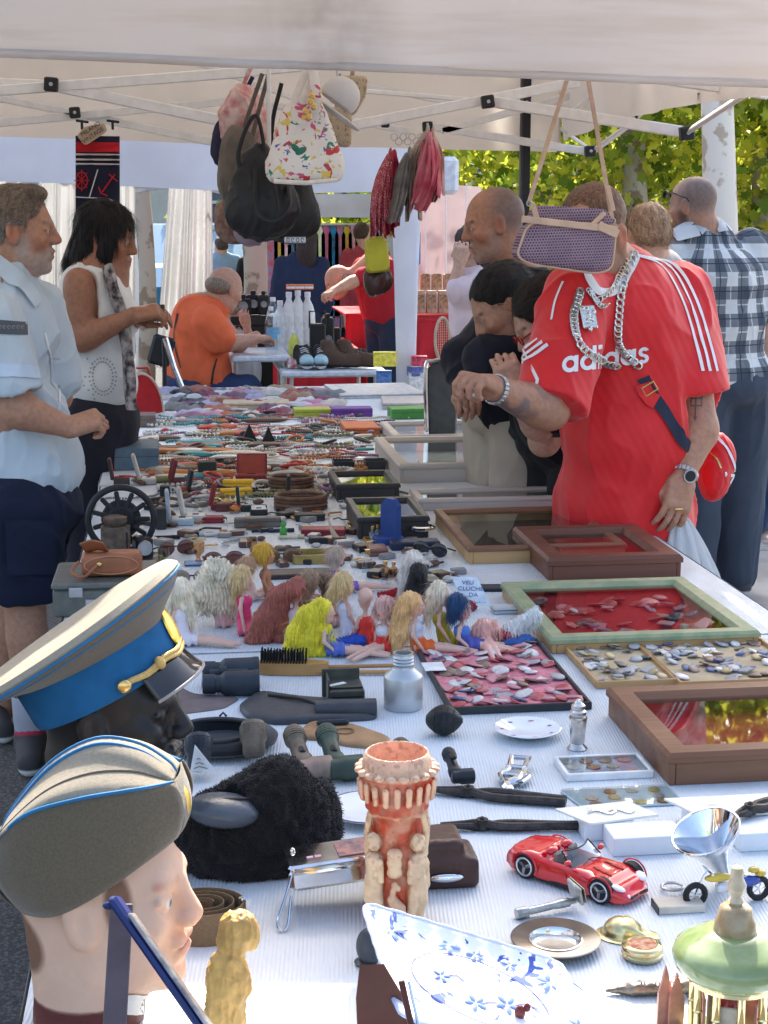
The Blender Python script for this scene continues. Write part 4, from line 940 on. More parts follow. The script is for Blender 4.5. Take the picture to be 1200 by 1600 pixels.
#-- woman in the white sleeveless top
def woman_left():
    Y=5.5; t=person('dark-haired woman in a white sleeveless top looking down at her hands',J(140,800,Y)); sk=(.33,.155,.095)
    M=head_mat(J(168,372,Y),D(.93,-.2,-.25),.98); ch=J(148,480,Y); be=J(150,570,Y); hp=J(150,660,Y)
    sN=J(122,440,Y-.14); eN=J(128,530,Y-.16); wN=J(210,492,Y-.20); sF=J(172,440,Y+.14); eF=J(185,530,Y+.1); wF=J(215,495,Y-.1)
    b=SDF(.012); head(b,M,1); b.cap(J(155,395,Y),J(150,430,Y),.05,.06,None,'u',.03); torso(b,ch,be,hp,(.14,.12,.15),(.12,.11,.13),(sN-sF))
    b.ell(J(172,500,Y-.04),(.07,.09,.07),None,'u',.03)
    limb(b,sN,eN,.047,.040,1.04); limb(b,eN,wN,.040,.026,1.1); hand(b,frame(wN,J(244,486,Y-.2)-wN,D(0,-.5,1)),1,.55,.05,.92,.8); limb(b,sF,eF,.045,.038); limb(b,eF,wF,.038,.025); hand(b,frame(wF,J(246,490,Y-.13)-wF,D(0,-.5,1)),-1,.4,.05,.9,.6)
    for x in(-.08,.08): a=hp+(sF-sN).normalized()*x; limb(b,a,Vector((a.x,a.y,.05)),.075,.04)
    head_paint(b,M,sk,lip=(.30,.09,.08)); b.build(.0055,None,1,sk); b.obj('body',M_skin,t)
    h=SDF(.02); h.ell((-.02,0,.042),(.106,.088,.088),M); h.ell((-.05,0,-.05),(.075,.092,.115),M,'u',.03); h.ell((-.085,0,-.115),(.05,.07,.05),M,'u',.03); h.ell((.030,-.07,-.02),(.028,.024,.075),M,'u',.02); h.ell((.12,0,-.02),(.06,.07,.085),M,'s',.015)
    h.build(.006,lambda V,N:.006*vnoise(V*np.array([1,1,.3]),80,2)+.004*vnoise(V*np.array([1,1,.3]),30,3),1,(.012,.009,.010)); h.obj('hair',M_hair,t); strands(h,t,6000,.05,(0,0,-1),lift=.04,w=.0011)
    s=SDF(.04); torso(s,ch,be,J(150,600,Y),(.15,.135,.155),(.13,.115,.135),(sN-sF),.07); s.ell(J(174,500,Y-.04),(.09,.11,.085),None,'u',.04); s.ell(J(142,436,Y),(.085,.13,.04),None,'u',.04)
    s.cap(sN-Vector((0,0,-.0)),eN,.062,.06,None,'s',.01); s.cap(J(152,390,Y),J(152,432,Y),.062,.066,None,'s',.01); s.box(hp+Vector((0,0,-.022)),(.3,.3,.05),.001,None,'s',.01)
    Mw=cloth('white_broderie',(.72,.72,.71),.9); n,l,p=nodes_of(Mw); s.build(.006,folds(.008,9,(1,1,.5),21)); s.obj('top',Mw,t); T=bvh_of(s)
    dots=[]
    for k in range(26):
        a=k/26*6.28; dots.append((.034*cos(a),.05*sin(a)-.04)); dots.append((.045*cos(a),.062*sin(a)-.04))
    for k in range(14): a=k/14*6.28; dots.append((.03*cos(a),.03*sin(a)+.11))
    for k in range(12): dots+= [(-.05+.02*sin(k*.9),.02-.015*k)]
    q=[[(x+.0035*cos(f),y+.0035*sin(f)) for f in [i*1.047 for i in range(6)]] for x,y in dots]
    decal(q,J(160,570,Y-.2),cr,UP,(J(160,570,Y)-cam.location).normalized(),T,cloth('eyelet_shadow',(.35,.35,.36)),'eyelet_embroidery',t,.0015,.02)['kind']='stuff'
    s=SDF(.03)
    for x in(-.085,.085): a=hp+(sF-sN).normalized()*x; s.cap(a,Vector((a.x+.0,a.y,.10)),.112,.075,None,'u',.03)
    s.ell(hp,(.15,.15,.14)); s.build(.010,folds(.006,8,(1,1,.4),2)); s.obj('trousers',cloth('dark_navy_trousers',(.02,.02,.03)),t)
    sc=bez([J(168,418,Y-.12),J(178,455,Y-.16),J(192,500,Y-.17),J(200,560,Y-.17),J(205,640,Y-.17)],6)
    MB().tube([p-t.location for p in sc],[.032,.034,.036,.036,.034,.032]*4+[.03],8,flat=.5).obj('scarf',mat('scarf_dark_print',(.03,.02,.03),.8,scale=40,col2=(.45,.40,.38)),t,sm=1)
    MB().box((0,0,0),(.075,.04,.010),frame(J(240,484,Y-.17)-t.location,D(1,0,.15),D(0,-.6,1)),bv=.003).obj('phone',M_blk,t)
woman_left()
def gold_cloth():
    Y=5.75; A=J(182,595,Y);B=J(214,595,Y); t=thing('hanging_cloth','gold satin cloth hanging beside the woman\'s dark trousers','cloth',(A.x,Y,.75))
    cloth_strip(rel(t,[A,B]),rel(t,[J(170,770,Y),J(192,735,Y)]),24,14,.02,3).obj('cloth_sheet',mat('gold_satin',(.50,.33,.08),.35,var=.2,scale=8),t,sm=1,thick=.003)
gold_cloth()
#-- man in orange, seated
def man_orange():
    Y=8.9; t=person('balding man in an orange polo shirt seated at the white folding table',J(320,600,Y)); sk=(.50,.27,.19)
    M=head_mat(J(352,452,Y),D(.75,.55,-.38),1.03); ch=J(310,505,Y); be=J(308,560,Y); hp=J(315,600,Y)
    sN=J(325,500,Y-.18); eN=J(350,537,Y-.16); wN=J(398,530,Y-.05); sF=J(335,490,Y+.15); eF=J(372,540,Y+.1); wF=J(400,525,Y+.1)
    b=SDF(.015); head(b,M); b.cap(J(345,470,Y),J(330,486,Y),.065,.07,None,'u',.03); torso(b,ch,be,hp,(.115,.115,.12),(.105,.11,.12),D(.2,1))
    limb(b,sN,eN,.055,.048); limb(b,eN,wN,.044,.03,1.1); hand(b,frame(wN,J(425,526,Y)-wN,UP),1,.4); limb(b,sF,eF,.05,.045); limb(b,eF,wF,.042,.03)
    k1=J(385,612,Y-.1); limb(b,hp,k1,.09,.06); limb(b,k1,Vector((k1.x,k1.y,.1)),.06,.04)
    head_paint(b,M,sk,brow=(.2,.16,.13)); b.build(.0085,None,1,sk); b.obj('body',M_skin,t)
    h=SDF(.015); h.ell((-.045,0,.0),(.075,.084,.055),M); h.ell((.10,0,-.01),(.085,.12,.09),M,'s',.01); h.build(.008,None,1,(.22,.17,.13)); h.obj('hair',M_hair,t)
    s=SDF(.05); torso(s,ch,be,J(313,588,Y),(.16,.165,.165),(.15,.165,.16),D(.2,1),.11); s.cap(sN,sN.lerp(eN,.75),.088,.09,None,'u',.05); s.cap(J(338,480,Y),J(325,490,Y),.075,None,None,'u',.05)
    s.build(.010,folds(.012,7,(1,1,.6),13)); s.obj('polo_shirt',cloth('orange_pique',(.78,.15,.06)),t); T=bvh_of(s)
    stripe([J(278,490,Y-.2),J(272,530,Y-.2),J(283,575,Y-.2)],.012,T,M_blk,'strap',t,.004); stripe([J(338,560,Y-.3),J(333,580,Y-.3),J(330,600,Y-.3)],.012,T,M_blk,'strap',t,.004)
    s=SDF(.04); s.cap(J(310,605,Y),k1,.12,.085); s.cap(k1,Vector((k1.x,k1.y,.15)),.085,.07); s.ell(J(305,600,Y),(.19,.19,.11)); s.build(.012,folds(.008)); s.obj('jeans',cloth('blue_jeans',(.03,.05,.12)),t)
man_orange()
#-- generic figure for the others
def figure(label,Y,hd,hdir,top,bottom,skin,hair,topcol,botcol,hs=1,hips=None,feet=None,arms=None,wide=1,res=.0065,hairstyle='short',fem=0,beard=None,face=True,lean=None,sleeve='short',mats=None,axis=None,shw=.17,hup=UP,bcol=(.2,.16,.14),legs=True):
    """hd: head centre px; top: shoulder centre px; bottom: hip centre px; arms: list of (shoulder side, elbow(px,py,dY), wrist, handdir px or None)"""
    H=J(*hd,Y) if len(hd)==2 else J(*hd); T0=J(*top,Y) if len(top)==2 else J(*top); P0=J(*bottom,Y) if len(bottom)==2 else J(*bottom)
    t=person(label,(P0.x,P0.y)); M=head_mat(H,hdir,hs,hup); ax=Vector(axis).normalized() if axis else Vector(hdir).cross(UP).normalized()
    C=T0.lerp(P0,.3); Bm=T0.lerp(P0,.62); b=SDF(.012); head(b,M,fem); nb=T0+Vector((0,0,.02)); b.cap(H-Vector(hdir).normalized()*.03*hs-UP*.04*hs,nb,.058*hs,.065*hs,None,'u',.03)
    torso(b,C,Bm,P0,(.14*wide,.12*wide,.13*wide),(.09*wide,.08*wide,.09*wide),ax)
    s=SDF(.04); torso(s,C,Bm,P0+UP*.03,(.185*wide,.17*wide,.18*wide),(.135*wide,.13*wide,.135*wide),ax,.1); s.cap(T0-ax*.05+UP*.0,T0+ax*.05,.07*hs,None,None,'u',.06)
    for (sd_,el,wr,hd_) in (arms or []):
        sh=T0+ax*sd_*shw-UP*.04; E=J(el[0],el[1],Y+el[2]); W_=J(wr[0],wr[1],Y+wr[2]); limb(b,sh,E,.05*hs,.042*hs); limb(b,E,W_,.042*hs,.029*hs,1.1)
        d=(W_-E).normalized() if hd_ is None else (J(hd_[0],hd_[1],Y+hd_[2])-W_); hand(b,frame(W_,d,UP if abs(d.normalized().z)<.8 else -cfh),1 if sd_>0 else -1,.5,.05,.95*hs,.7)
        if sleeve=='short': s.cap(sh,sh.lerp(E,.7),.075*hs,.075*hs,None,'u',.05)
        elif sleeve=='long': s.cap(sh,E,.072*hs,.062*hs,None,'u',.05); s.cap(E,E.lerp(W_,.9),.06*hs,.045*hs,None,'u',.03)
    if not arms:
        for sd_ in(-1,1): s.cap(T0+ax*sd_*shw-UP*.04,P0+ax*sd_*(shw+.05)+UP*.12,.07*hs,.055*hs,None,'u',.04); b.cap(P0+ax*sd_*(shw+.05)+UP*.14,P0+ax*sd_*(shw+.03)-UP*.08,.04*hs,.03*hs)
    leg=[]
    if legs:
        for q in(-1,1): a=P0+ax*q*.09*wide; f=Vector((a.x,a.y,.05)); leg.append((a,f)); b.cap(a,f,.07,.035,None,'u',.02)
    if face: head_paint(b,M,skin,beard=beard,bcol=bcol)
    if hairstyle=='stubble': b.paint(tuple(np.array(hair)*.75+np.array(skin)*.25),PE((-.045,0,.035),(.085,.1,.085),M),.016)
    b.build(res,None,1,skin); b.obj('body',M_skin,t)
    if hairstyle not in('none','stubble'):
        h=SDF(.014)
        if hairstyle=='short': h.ell((-.022,0,.045),(.100,.084,.085),M); h.ell((-.055,0,0),(.058,.080,.062),M); h.ell((.12,0,-.01),(.095,.12,.085),M,'s',.015)
        if hairstyle=='stubble': h.ell((-.022,0,.036),(.0925,.0785,.0845),M); h.ell((-.05,0,.0),(.058,.078,.06),M); h.ell((.13,0,-.01),(.085,.12,.095),M,'s',.015); [h.ell((0,q*.085,-.02),(.03,.03,.045),M,'s',.01) for q in(-1,1)]
        if hairstyle=='fringe': h.ell((-.045,0,.0),(.078,.084,.055),M); h.ell((.10,0,-.01),(.085,.12,.09),M,'s',.01)
        if hairstyle=='long': h.ell((-.02,0,.045),(.105,.090,.088),M); h.ell((-.05,0,-.05),(.07,.092,.12),M,'u',.03); h.ell((-.06,0,-.16),(.05,.085,.09),M,'u',.04); h.ell((.12,0,-.02),(.06,.075,.09),M,'s',.015)
        if hairstyle=='tied': h.ell((-.02,0,.045),(.102,.087,.086),M); h.ell((-.05,0,0),(.062,.085,.065),M); h.ell((-.12,0,.02),(.03,.03,.03),M,'u',.02); h.ell((-.15,0,-.03),(.022,.024,.06),M,'u',.02); h.ell((.13,0,-.02),(.100,.12,.095),M,'s',.015)
        h.build(max(res*.95,.005),lambda V,N:.004*vnoise(V*np.array([1,1,.4]),70,2),1,hair); h.obj('hair',M_hair,t)
        if res<.0068: strands(h,t,3500,.06 if hairstyle in('long','tied') else .028,(0,0,-1) if hairstyle=='long' else -Vector(hdir)-Vector(hup)*.4,lift=.08)
    tm=mats[0] if mats else cloth('fabric_%s'%'_'.join(str(int(c*100)) for c in topcol),topcol); s.build(res*1.25,folds(.010,8,(1,1,.6),int(hd[0])%19)); sh_=s.obj('top',tm,t,uv=wrap(s,T0,ax) if mats else None)
    if leg:
        q=SDF(.03); q.ell(P0,(.16*wide,.14*wide,.11),None);
        for a,f in leg: q.cap(a,f+UP*.05,.105*wide,.072*wide,None,'u',.03)
        q.build(res*1.5,folds(.008,7,(1,1,.5),4)); q.obj('trousers',mats[1] if mats and len(mats)>1 else cloth('fabric_%s'%'_'.join(str(int(c*100)) for c in botcol),botcol),t)
        for a,f in leg:
            fd=-ax.cross(UP);
            if fd.dot(Vector(hdir))<0: fd=-fd
            z=SDF(.02); f2=Vector((f.x,f.y,.045)); z.cap(f2-fd*.04,f2+fd*.16,.045,.038); z.paint((.7,.7,.7),lambda V:np.clip((.03-V[:,2])*300,0,1)); z.build(.01,None,1,(.07,.07,.08)); z.obj('shoe',cloth('trainer_mesh',(1,1,1),attr=True),t)
    return t,s,b,M
def wrap(s,c,ax):
    f=Vector(ax).cross(UP); P=s.V-np.array(c); x=P@np.array(ax); y=P@np.array(f); a=np.arctan2(y,x); return np.stack([a*.19,P[:,2],np.zeros(len(P))],1)
def wrapn(name,bands,base,rough=.85):
    """plaid from bands: (axis, period, offset, width, colour, strength)"""
    m=mat(name,base,rough,var=.05,scale=20,bump=.2,bscale=400); n,l,p=nodes_of(m); at_=n.new('ShaderNodeAttribute'); at_.attribute_name='wrap'; sp=n.new('ShaderNodeSeparateXYZ'); l.new(at_.outputs['Vector'],sp.inputs[0])
    cur=p.inputs['Base Color'].links[0].from_socket
    def mth(op,a,b):
        k=n.new('ShaderNodeMath'); k.operation=op
        for i,v in enumerate((a,b)):
            if isinstance(v,(int,float)): k.inputs[i].default_value=v
            else: l.new(v,k.inputs[i])
        return k.outputs[0]
    for ax,per,off,w,col,stg in bands:
        u=mth('FRACT',mth('ADD',mth('DIVIDE',sp.outputs[ax],per),off+50),0); msk=mth('MULTIPLY',mth('LESS_THAN',u,w),stg)
        mx=n.new('ShaderNodeMix'); mx.data_type='RGBA'; l.new(msk,mx.inputs['Factor']); l.new(cur,mx.inputs['A']); mx.inputs['B'].default_value=(*col,1); cur=mx.outputs['Result']
    l.new(cur,p.inputs['Base Color']); return m
nv=(.02,.035,.06); M_plaid=wrapn('plaid_flannel',[(0,.11,0,.48,nv,.72),(1,.11,.2,.48,nv,.72),(0,.11,.22,.05,(.6,.62,.62),.8),(1,.11,.42,.05,(.6,.62,.62),.8),(0,.11,.72,.04,nv,.9),(1,.11,.92,.04,nv,.9)],(.62,.64,.65))
M_jean=cloth('grey_blue_jeans',(.055,.07,.10))
t,s,b,M=figure('man in a navy and white plaid shirt with sunglasses pushed up on his shaved head',6.3,(1082,322),D(-.72,.55,-.18),(1105,372),(1128,600),(.42,.23,.16),(.14,.12,.11),None,None,wide=1.28,res=.006,hairstyle='stubble',beard=.8,bcol=(.05,.035,.03),mats=[M_plaid,M_jean],axis=D(.9,.45),arms=[(1,(1190,520,.1),(1195,600,0),None),(-1,(1060,470,.25),(1020,520,.3),None)],shw=.22)
g=MB();
for q in(-1,1): g.tube([M@Vector(v)-t.location for v in((.088,q*.03,.065),(.04,q*.082,.062),(-.02,q*.088,.03),(-.03,q*.086,.012))],.0028,6)
g.obj('sunglass_arms',M_blk,t)
for q in(-1,1): MB().ball((0,0,0),(.004,.024,.017),14,8,M=M@TR(.096,q*.031,.068,ry=-.4)).obj('sunglass_lens',mat('dark_lens',(.01,.01,.012),.05),t,sm=1)
for o in list(t.children):
    if o.name.startswith('sunglass_lens'): o.location=-t.location
T=bvh_of(s); stripe([J(1072,352,6.1),J(1100,336,6.1),J(1122,345,6.1),J(1130,362,6.1)],.05,T,cloth('plaid_collar',(.55,.57,.58)),'collar',t,.012)
figure('person in blue jeans mostly hidden behind the plaid-shirted man',7.4,(1232,330),D(.5,.8),(1232,380),(1218,560),(.45,.25,.18),(.10,.08,.07),(.05,.05,.06),(.05,.10,.22),wide=1.0,res=.009,face=False)
figure('fair-haired child seen from behind beside the plaid shirt',5.3,(1010,368),D(-.3,.95,-.1),(1012,425),(1015,560),SK['fair'],(.50,.34,.22),(.45,.44,.42),(.05,.05,.08),hs=.86,wide=.72,res=.006,hairstyle='short',face=True,shw=.12)
tB=figure('balding man in a black shirt standing behind the two who bend over',5.35,(772,350),D(-.93,-.12,-.24),(820,450),(835,640),(.42,.22,.15),(.12,.10,.10),(.012,.013,.018),(.05,.05,.06),hs=1.04,wide=1.15,res=.0055,hairstyle='stubble',beard=.35,bcol=(.35,.32,.30),axis=D(.35,-.9),arms=[(1,(850,560,-.1),(800,600,-.15),None),(-1,(760,560,.1),(740,600,.0),None)],sleeve='long')
tC=figure('man with slicked-back black hair bending down behind the fist of the man in red',4.62,(788,480),D(-.82,-.15,-.56),(822,505,4.8),(796,635,4.9),(.46,.25,.17),(.015,.013,.013),(.012,.014,.025),(.42,.36,.29),hs=1.0,wide=1.0,res=.0055,hairstyle='short',axis=D(.4,-.9),arms=[(1,(756,562,-.05),(747,588,-.1),(738,600,-.15)),(-1,(720,560,.2),(728,600,.1),None)],sleeve='long',hup=(UP*.82-cr*.56).normalized())
tD=figure('person with dark tied hair and red glasses bending beside the man in red',4.42,(856,502),D(-.82,-.15,-.56),(890,560,4.55),(880,680,4.7),(.50,.30,.22),(.022,.016,.015),(.015,.015,.018),(.02,.02,.022),hs=1.0,wide=.95,res=.0055,hairstyle='tied',axis=D(.5,-.8),arms=[(1,(842,665,-.02),(806,612,-.12),(788,566,-.12)),(-1,(850,690,.1),(865,650,0),(868,635,-.03))],sleeve='short',hup=(UP*.82-cr*.56).normalized())
M=tD[3]; t=tD[0]; g=MB()
for q in(-1,1):
    g.tube([M@Vector((.102,q*.031+.020*cos(f),.002+.014*sin(f)))-t.location for f in [i*PI/6 for i in range(12)]],.0022,5,True); g.tube([M@Vector(v)-t.location for v in((.100,q*.052,.006),(.05,q*.078,.010),(0,q*.084,.014))],.0028,5)
g.tube([M@Vector((.108,q,.008))-t.location for q in(-.012,0,.012)],.002,5); g.obj('red_glasses',mat('red_acetate',(.35,.01,.01),.2),t)
#-- BACK OF THE MARKET
fg=figure
fg('woman in a navy jacket with long dark hair seen from behind',13.5,(480,378),D(.1,1),(472,405),(470,505),SK['fair'],(.03,.02,.02),(.02,.03,.07),(.03,.03,.05),res=.013,hairstyle='long',fem=1,face=False,axis=D(1,0))
fg('woman in a short black dress far off beside the mottled trunk',16,(407,388),D(0,1),(407,404),(406,470),SK['fair'],(.05,.03,.02),(.015,.015,.015),(.3,.2,.15),res=.016,hs=.85,wide=.8,hairstyle='long',face=False,axis=D(1,0))
fg('woman in a bright pink jacket walking away behind the stall',15.5,(541,371),D(.2,1),(537,390),(538,470),SK['fair'],(.12,.07,.05),(.40,.05,.15),(.05,.05,.08),res=.012,hs=.95,face=False,axis=D(1,0))
fg('person with brown bobbed hair beside the woman in pink',15.2,(566,366),D(.3,.9),(572,392),(575,500),SK['fair'],(.06,.035,.025),(.35,.05,.06),(.05,.05,.08),res=.013,hs=.9,face=False,axis=D(1,0))
fg('man in a red T-shirt and dark jeans leaning left behind the yellow bag',10.5,(528,440),D(-.8,-.2,-.5),(585,410,10.5),(605,500,10.5),SK['ruddy'],(.3,.22,.17),(.42,.02,.03),(.03,.04,.07),res=.010,hairstyle='fringe',hs=.9,axis=D(.5,-.8),arms=[(1,(552,440,-.2),(520,455,-.3),None),(-1,(560,430,.2),(530,450,.2),None)])
fg('person resting the chin on a hand beside the man in orange',9.6,(370,495),D(.5,-.3,-.1),(375,530),(380,600),SK['ruddy'],(.25,.17,.12),(.55,.6,.68),(.1,.1,.1),res=.009,hs=.82,wide=.8,arms=[(1,(392,545,-.2),(385,508,-.25),None)],legs=False)
fg('woman in pink with a hand to her face beside the bald man',7.6,(737,388),D(-.85,.1,-.15),(742,440),(742,520),SK['fair'],(.05,.03,.025),(.70,.55,.56),(.6,.6,.62),res=.008,hs=.92,wide=.75,hairstyle='long',fem=1,arms=[(-1,(712,455,-.1),(718,410,-.12),None)],sleeve='short')
# passers-by between the far stalls, tiny
for i,(px,py,Yq,c,lb) in enumerate([(512,372,17,(.5,.45,.4),'tiny far passer-by in beige between the far stalls'),(524,366,18,(.03,.03,.04),'tiny far passer-by in black between the far stalls'),(498,374,16.5,(.55,.1,.1),'tiny far passer-by in dull red near the navy jacket'),(345,385,18,(.25,.35,.5),'tiny far passer-by in blue right of the cream curtain'),(610,360,17,(.5,.5,.55),'far passer-by in grey close to the sleeved post')]):
    fg(lb,Yq,(px,py),D(UN(-1,1),1),(px,py+16),(px,py+75),SK['fair'],(.08,.05,.04),c,(.05,.06,.1),res=.018,hs=.9,face=False,axis=D(1,0))
# clothes rail with hanging garments far behind
def rail_of_clothes():
    Y=15.5; A=aty(418,352,Y); t=thing('clothes_rail','clothes rail hung with patterned garments under the far cream canopy','clothes rail',(A.x,Y,0))
    B=aty(600,352,Y); MB().cyl(A-t.location,B-t.location,.02).obj('rail_tube',M_steel,t)
    for P in(A,B): MB().cyl((P.x-t.location.x,0,0),P-t.location,.02).obj('rail_leg',M_steel,t)
    cols=[(.6,.1,.08),(.65,.3,.1),(.7,.65,.55),(.1,.1,.12),(.25,.3,.5),(.6,.5,.35),(.5,.08,.1),(.75,.7,.7),(.3,.2,.15),(.05,.05,.06)]
    for k in range(17):
        px=424+k*10.5; a=aty(px,354,Y)-t.location; m=MB(); h_=.75+.3*random.random(); w=.05
        prof=[(w*.3,0),(w,-.08),(w*1.05,-h_*.5),(w*1.2,-h_),(-w*1.2,-h_),(-w*1.05,-h_*.5),(-w,-.08),(-w*.3,0)]
        m.prism(prof,.30,Matrix(((1,0,0,a.x),(0,0,1,a.y-.15),(0,1,0,a.z),(0,0,0,1)))); c=cols[k%10]
        m.obj('garment',mat('garment_%d'%(k%10),c,.9,scale=14,col2=tuple(min(1,x*.4+.25*((i+k)%3)) for i,x in enumerate(c))),t)
rail_of_clothes()
#-- white folding table with bottles and shoes
M_ptable=mat('folding_table_white',(.62,.66,.72),.4); M_redcl=mat('red_table_cloth',(.50,.02,.03),.85,var=.15,scale=6)
def folding(label,pl,pr,Y,zoff,depth,name='folding_table'):
    A=aty(*pl,Y);B=aty(*pr,Y); z=A.z; t=thing(name,label,'table',((A.x+B.x)/2,Y,0)); w=(B.x-A.x)
    MB().box((0,depth/2,z-.02),(w,depth,.035),bv=.01).obj('tabletop',M_ptable,t)
    for x in(-w*.4,w*.4):
        for y in(.08,depth-.08): MB().cyl((x*1.05,y,0),(x,y,z-.04),.012,n=8).obj('leg',M_steel,t)
    MB().tube([(-w*.4,.1,.35),(0,.12,.3),(w*.4,.1,.35)],.008).obj('brace',M_steel,t)
    return t,z
tA,zA=folding('white folding table in front of the man in orange',(362,556),(455,556),8.75,0,.6)
tB_,zB=folding('grey-white folding table carrying the shoes and bottles',(440,580),(606,580),8.55,0,1.0)
def cloth_red(label,x0,x1,y0,y1,Y):
    A=aty(x0,y0,Y);B=aty(x1,y0,Y); t=thing('red_tablecloth',label,'tablecloth',((A.x+B.x)/2,Y,0))
    cloth_strip(rel(t,[A,B]),rel(t,[aty(x0,y1,Y),aty(x1,y1,Y)]),30,8,.015,4).obj('cloth_front',M_redcl,t,sm=1)
    m=MB().box((0,.5,A.z-.01),((B-A).x,1.0,.012)); m.obj('cloth_top',M_redcl,t)
cloth_red('red cloth hanging under the folding tables with the shoes',395,560,545,650,10.4)
cloth_red('red cloth under the boxed dolls right of the sleeved post',645,735,498,600,10.2)
cloth_red('red cloth on the stall left of the sleeved post',540,612,490,600,11.0)
M_pet=glassy('pet_plastic',(.90,.95,.98),.25)
def bottle(px,py,Y,h,r,label,col=None,liquid=None,z=None):
    p=aty(px,py,Y);
    if z: p.z=z
    t=thing('water_bottle' if not col else 'bottle',label,'bottle',p)
    pr=[(r*.85,0),(r,h*.03),(r,h*.2),(r*.93,h*.25),(r,h*.3),(r,h*.42),(r*.92,h*.47),(r,h*.52),(r*.97,h*.68),(r*.7,h*.8),(r*.35,h*.88),(r*.33,h*.92)]
    m=MB().lathe(pr,16); m.obj('bottle_body',M_pet if not col else mat('bottle_'+label[:5],col,.35),t,sm=1)
    MB().lathe([(r*.4,h*.92),(r*.4,h)],12).obj('cap',mat('cap_white',(.75,.75,.78)) ,t)
    if not col: MB().lathe([(r*1.01,h*.3),(r*1.01,h*.42)],16,cap=False).obj('label_band',mat('label_blue',(.12,.4,.65),.4),t,sm=1)
    return t
zb=zB+.001
bottle(424,537,8.9,.26,.036,'clear water bottle with blue label standing on the white folding table',z=zA+.001)
bottle(427,530,9.15,.30,.04,'taller clear water bottle behind the other one',z=zA+.001)
bottle(459,528,8.95,.19,.032,'yellow-green bottle with a pale cap behind the trainers',(.62,.62,.12),z=zb)
for i,(px,c,h) in enumerate([(452,(.75,.74,.72),.39),(466,(.72,.72,.7),.40),(481,(.7,.68,.66),.39),(438,(.68,.7,.7),.34)]):
    bottle(px,520,9.35,h,.045,['off-white canister far left of the group behind the bottles','off-white canister second in the row behind the bottles','pale canister nearest the black cameras','short off-white canister right behind the water bottle'][i],c,z=zb)
# black cameras and gear
def gear(px,Y,w,h,label,kind=0,z=None):
    p=aty(px,500,Y); p.z=z or zb; t=thing('camera_gear' if kind==0 else 'binocular_case',label,'camera' if kind==0 else 'case',p)
    rbox(w,.07,h,.008).obj('body',M_blk,t)
    if kind==0:
        MB().cyl((0,-.035,h*.55),(0,-.065,h*.55),w*.28,n=16).obj('lens',mat('lens_grey',(.3,.3,.32),.3,.5),t); MB().box((0,0,h+.012),(w*.35,.05,.024),bv=.004).obj('viewfinder',M_blk,t)
    else: MB().tube([(-w/2,0,h*.9),(-w/2,0,h*1.3),(w/2,0,h*1.3),(w/2,0,h*.9)],.006).obj('strap',M_blk,t)
for i,(px,w,h,k,Yq) in enumerate([(496,.09,.23,1,8.95),(512,.07,.26,0,9.0),(524,.06,.20,1,9.05),(380,.10,.10,0,9.6),(396,.09,.12,0,9.65),(412,.07,.12,0,9.6)]):
    gear(px,Yq,w,h,['tall black upright case behind the trainers','black box camera with a round lens on the bottle table','narrow black case next to the box camera','small black camera behind the man in orange, leftmost','small black camera behind the man in orange, middle','small black camera behind the man in orange, rightmost'][i],k,None if i<3 else 1.02)
bench=thing('back_counter','dark counter behind the man in orange that carries the small cameras','counter',(*aty(396,500,9.6)[:2],0)); MB().box((0,.05,.99),(.28,.3,.05)).obj('tabletop',M_blk,bench); MB().box((0,.05,.48),(.22,.25,.96)).obj('base',M_blk,bench)
for k in range(3):
    p=aty(454+k*14,402,9.35); p.z=zb+.405; t=thing('orange_box','small orange and white packet above the canisters, number %s'%('left','middle','right')[k],'packet',p); t['label']=['orange and white packet on the far shelf, left one of three','orange and white packet on the far shelf, centre of three','orange and white packet on the far shelf, right one of three'][k]
    rbox(.055,.04,.03,.003).obj('packet',mat('orange_pack',(.75,.22,.08)),t); MB().box((0,-.022,.012),(.05,.002,.012)).obj('band',mat('cap_white'),t)
# trainers and boots on the table
def shoe(p,label,up,sole,L=.28,acc=None,boot=0,rz=0):
    t=thing('boot' if boot else 'trainer',label,'shoe',p,rz); s=SDF(.03)
    s.cap((0,-L*.28,.045),(0,L*.30,.05),.040,.042,None,'u',.03); s.cap((0,L*.25,.05),(0,L*.3,.10+boot*.03),.042,.040,None,'u',.03); s.cap((0,L*.1,.06),(0,L*.25,.085),.036,.04,None,'u',.03); s.ell((0,L*.29,.135+boot*.05),(.026,.034,.05),None,'s',.01)
    if acc: s.paint(acc,PE((0,-L*.30,.055),(.05,.04,.03)),.006); s.paint(acc,PE((0,L*.36,.07),(.05,.03,.04)),.006)
    s.paint(sole,lambda V:np.clip((.022-V[:,2])*400,0,1)); s.build(.005,folds(.002,40),1,up,clipz=0); s.obj('upper',cloth('trainer_mesh',(1,1,1),attr=True),t,world=False)
    for k in range(4): MB().tube([(-.022,-L*.05+k*.022,.088+k*.008),(0,-L*.05+k*.022,.098+k*.008),(.022,-L*.05+k*.022,.088+k*.008)],.003,5).obj('lace',mat('lace_pale',(.6,.6,.6)) if not boot else M_blk,t)
    return t
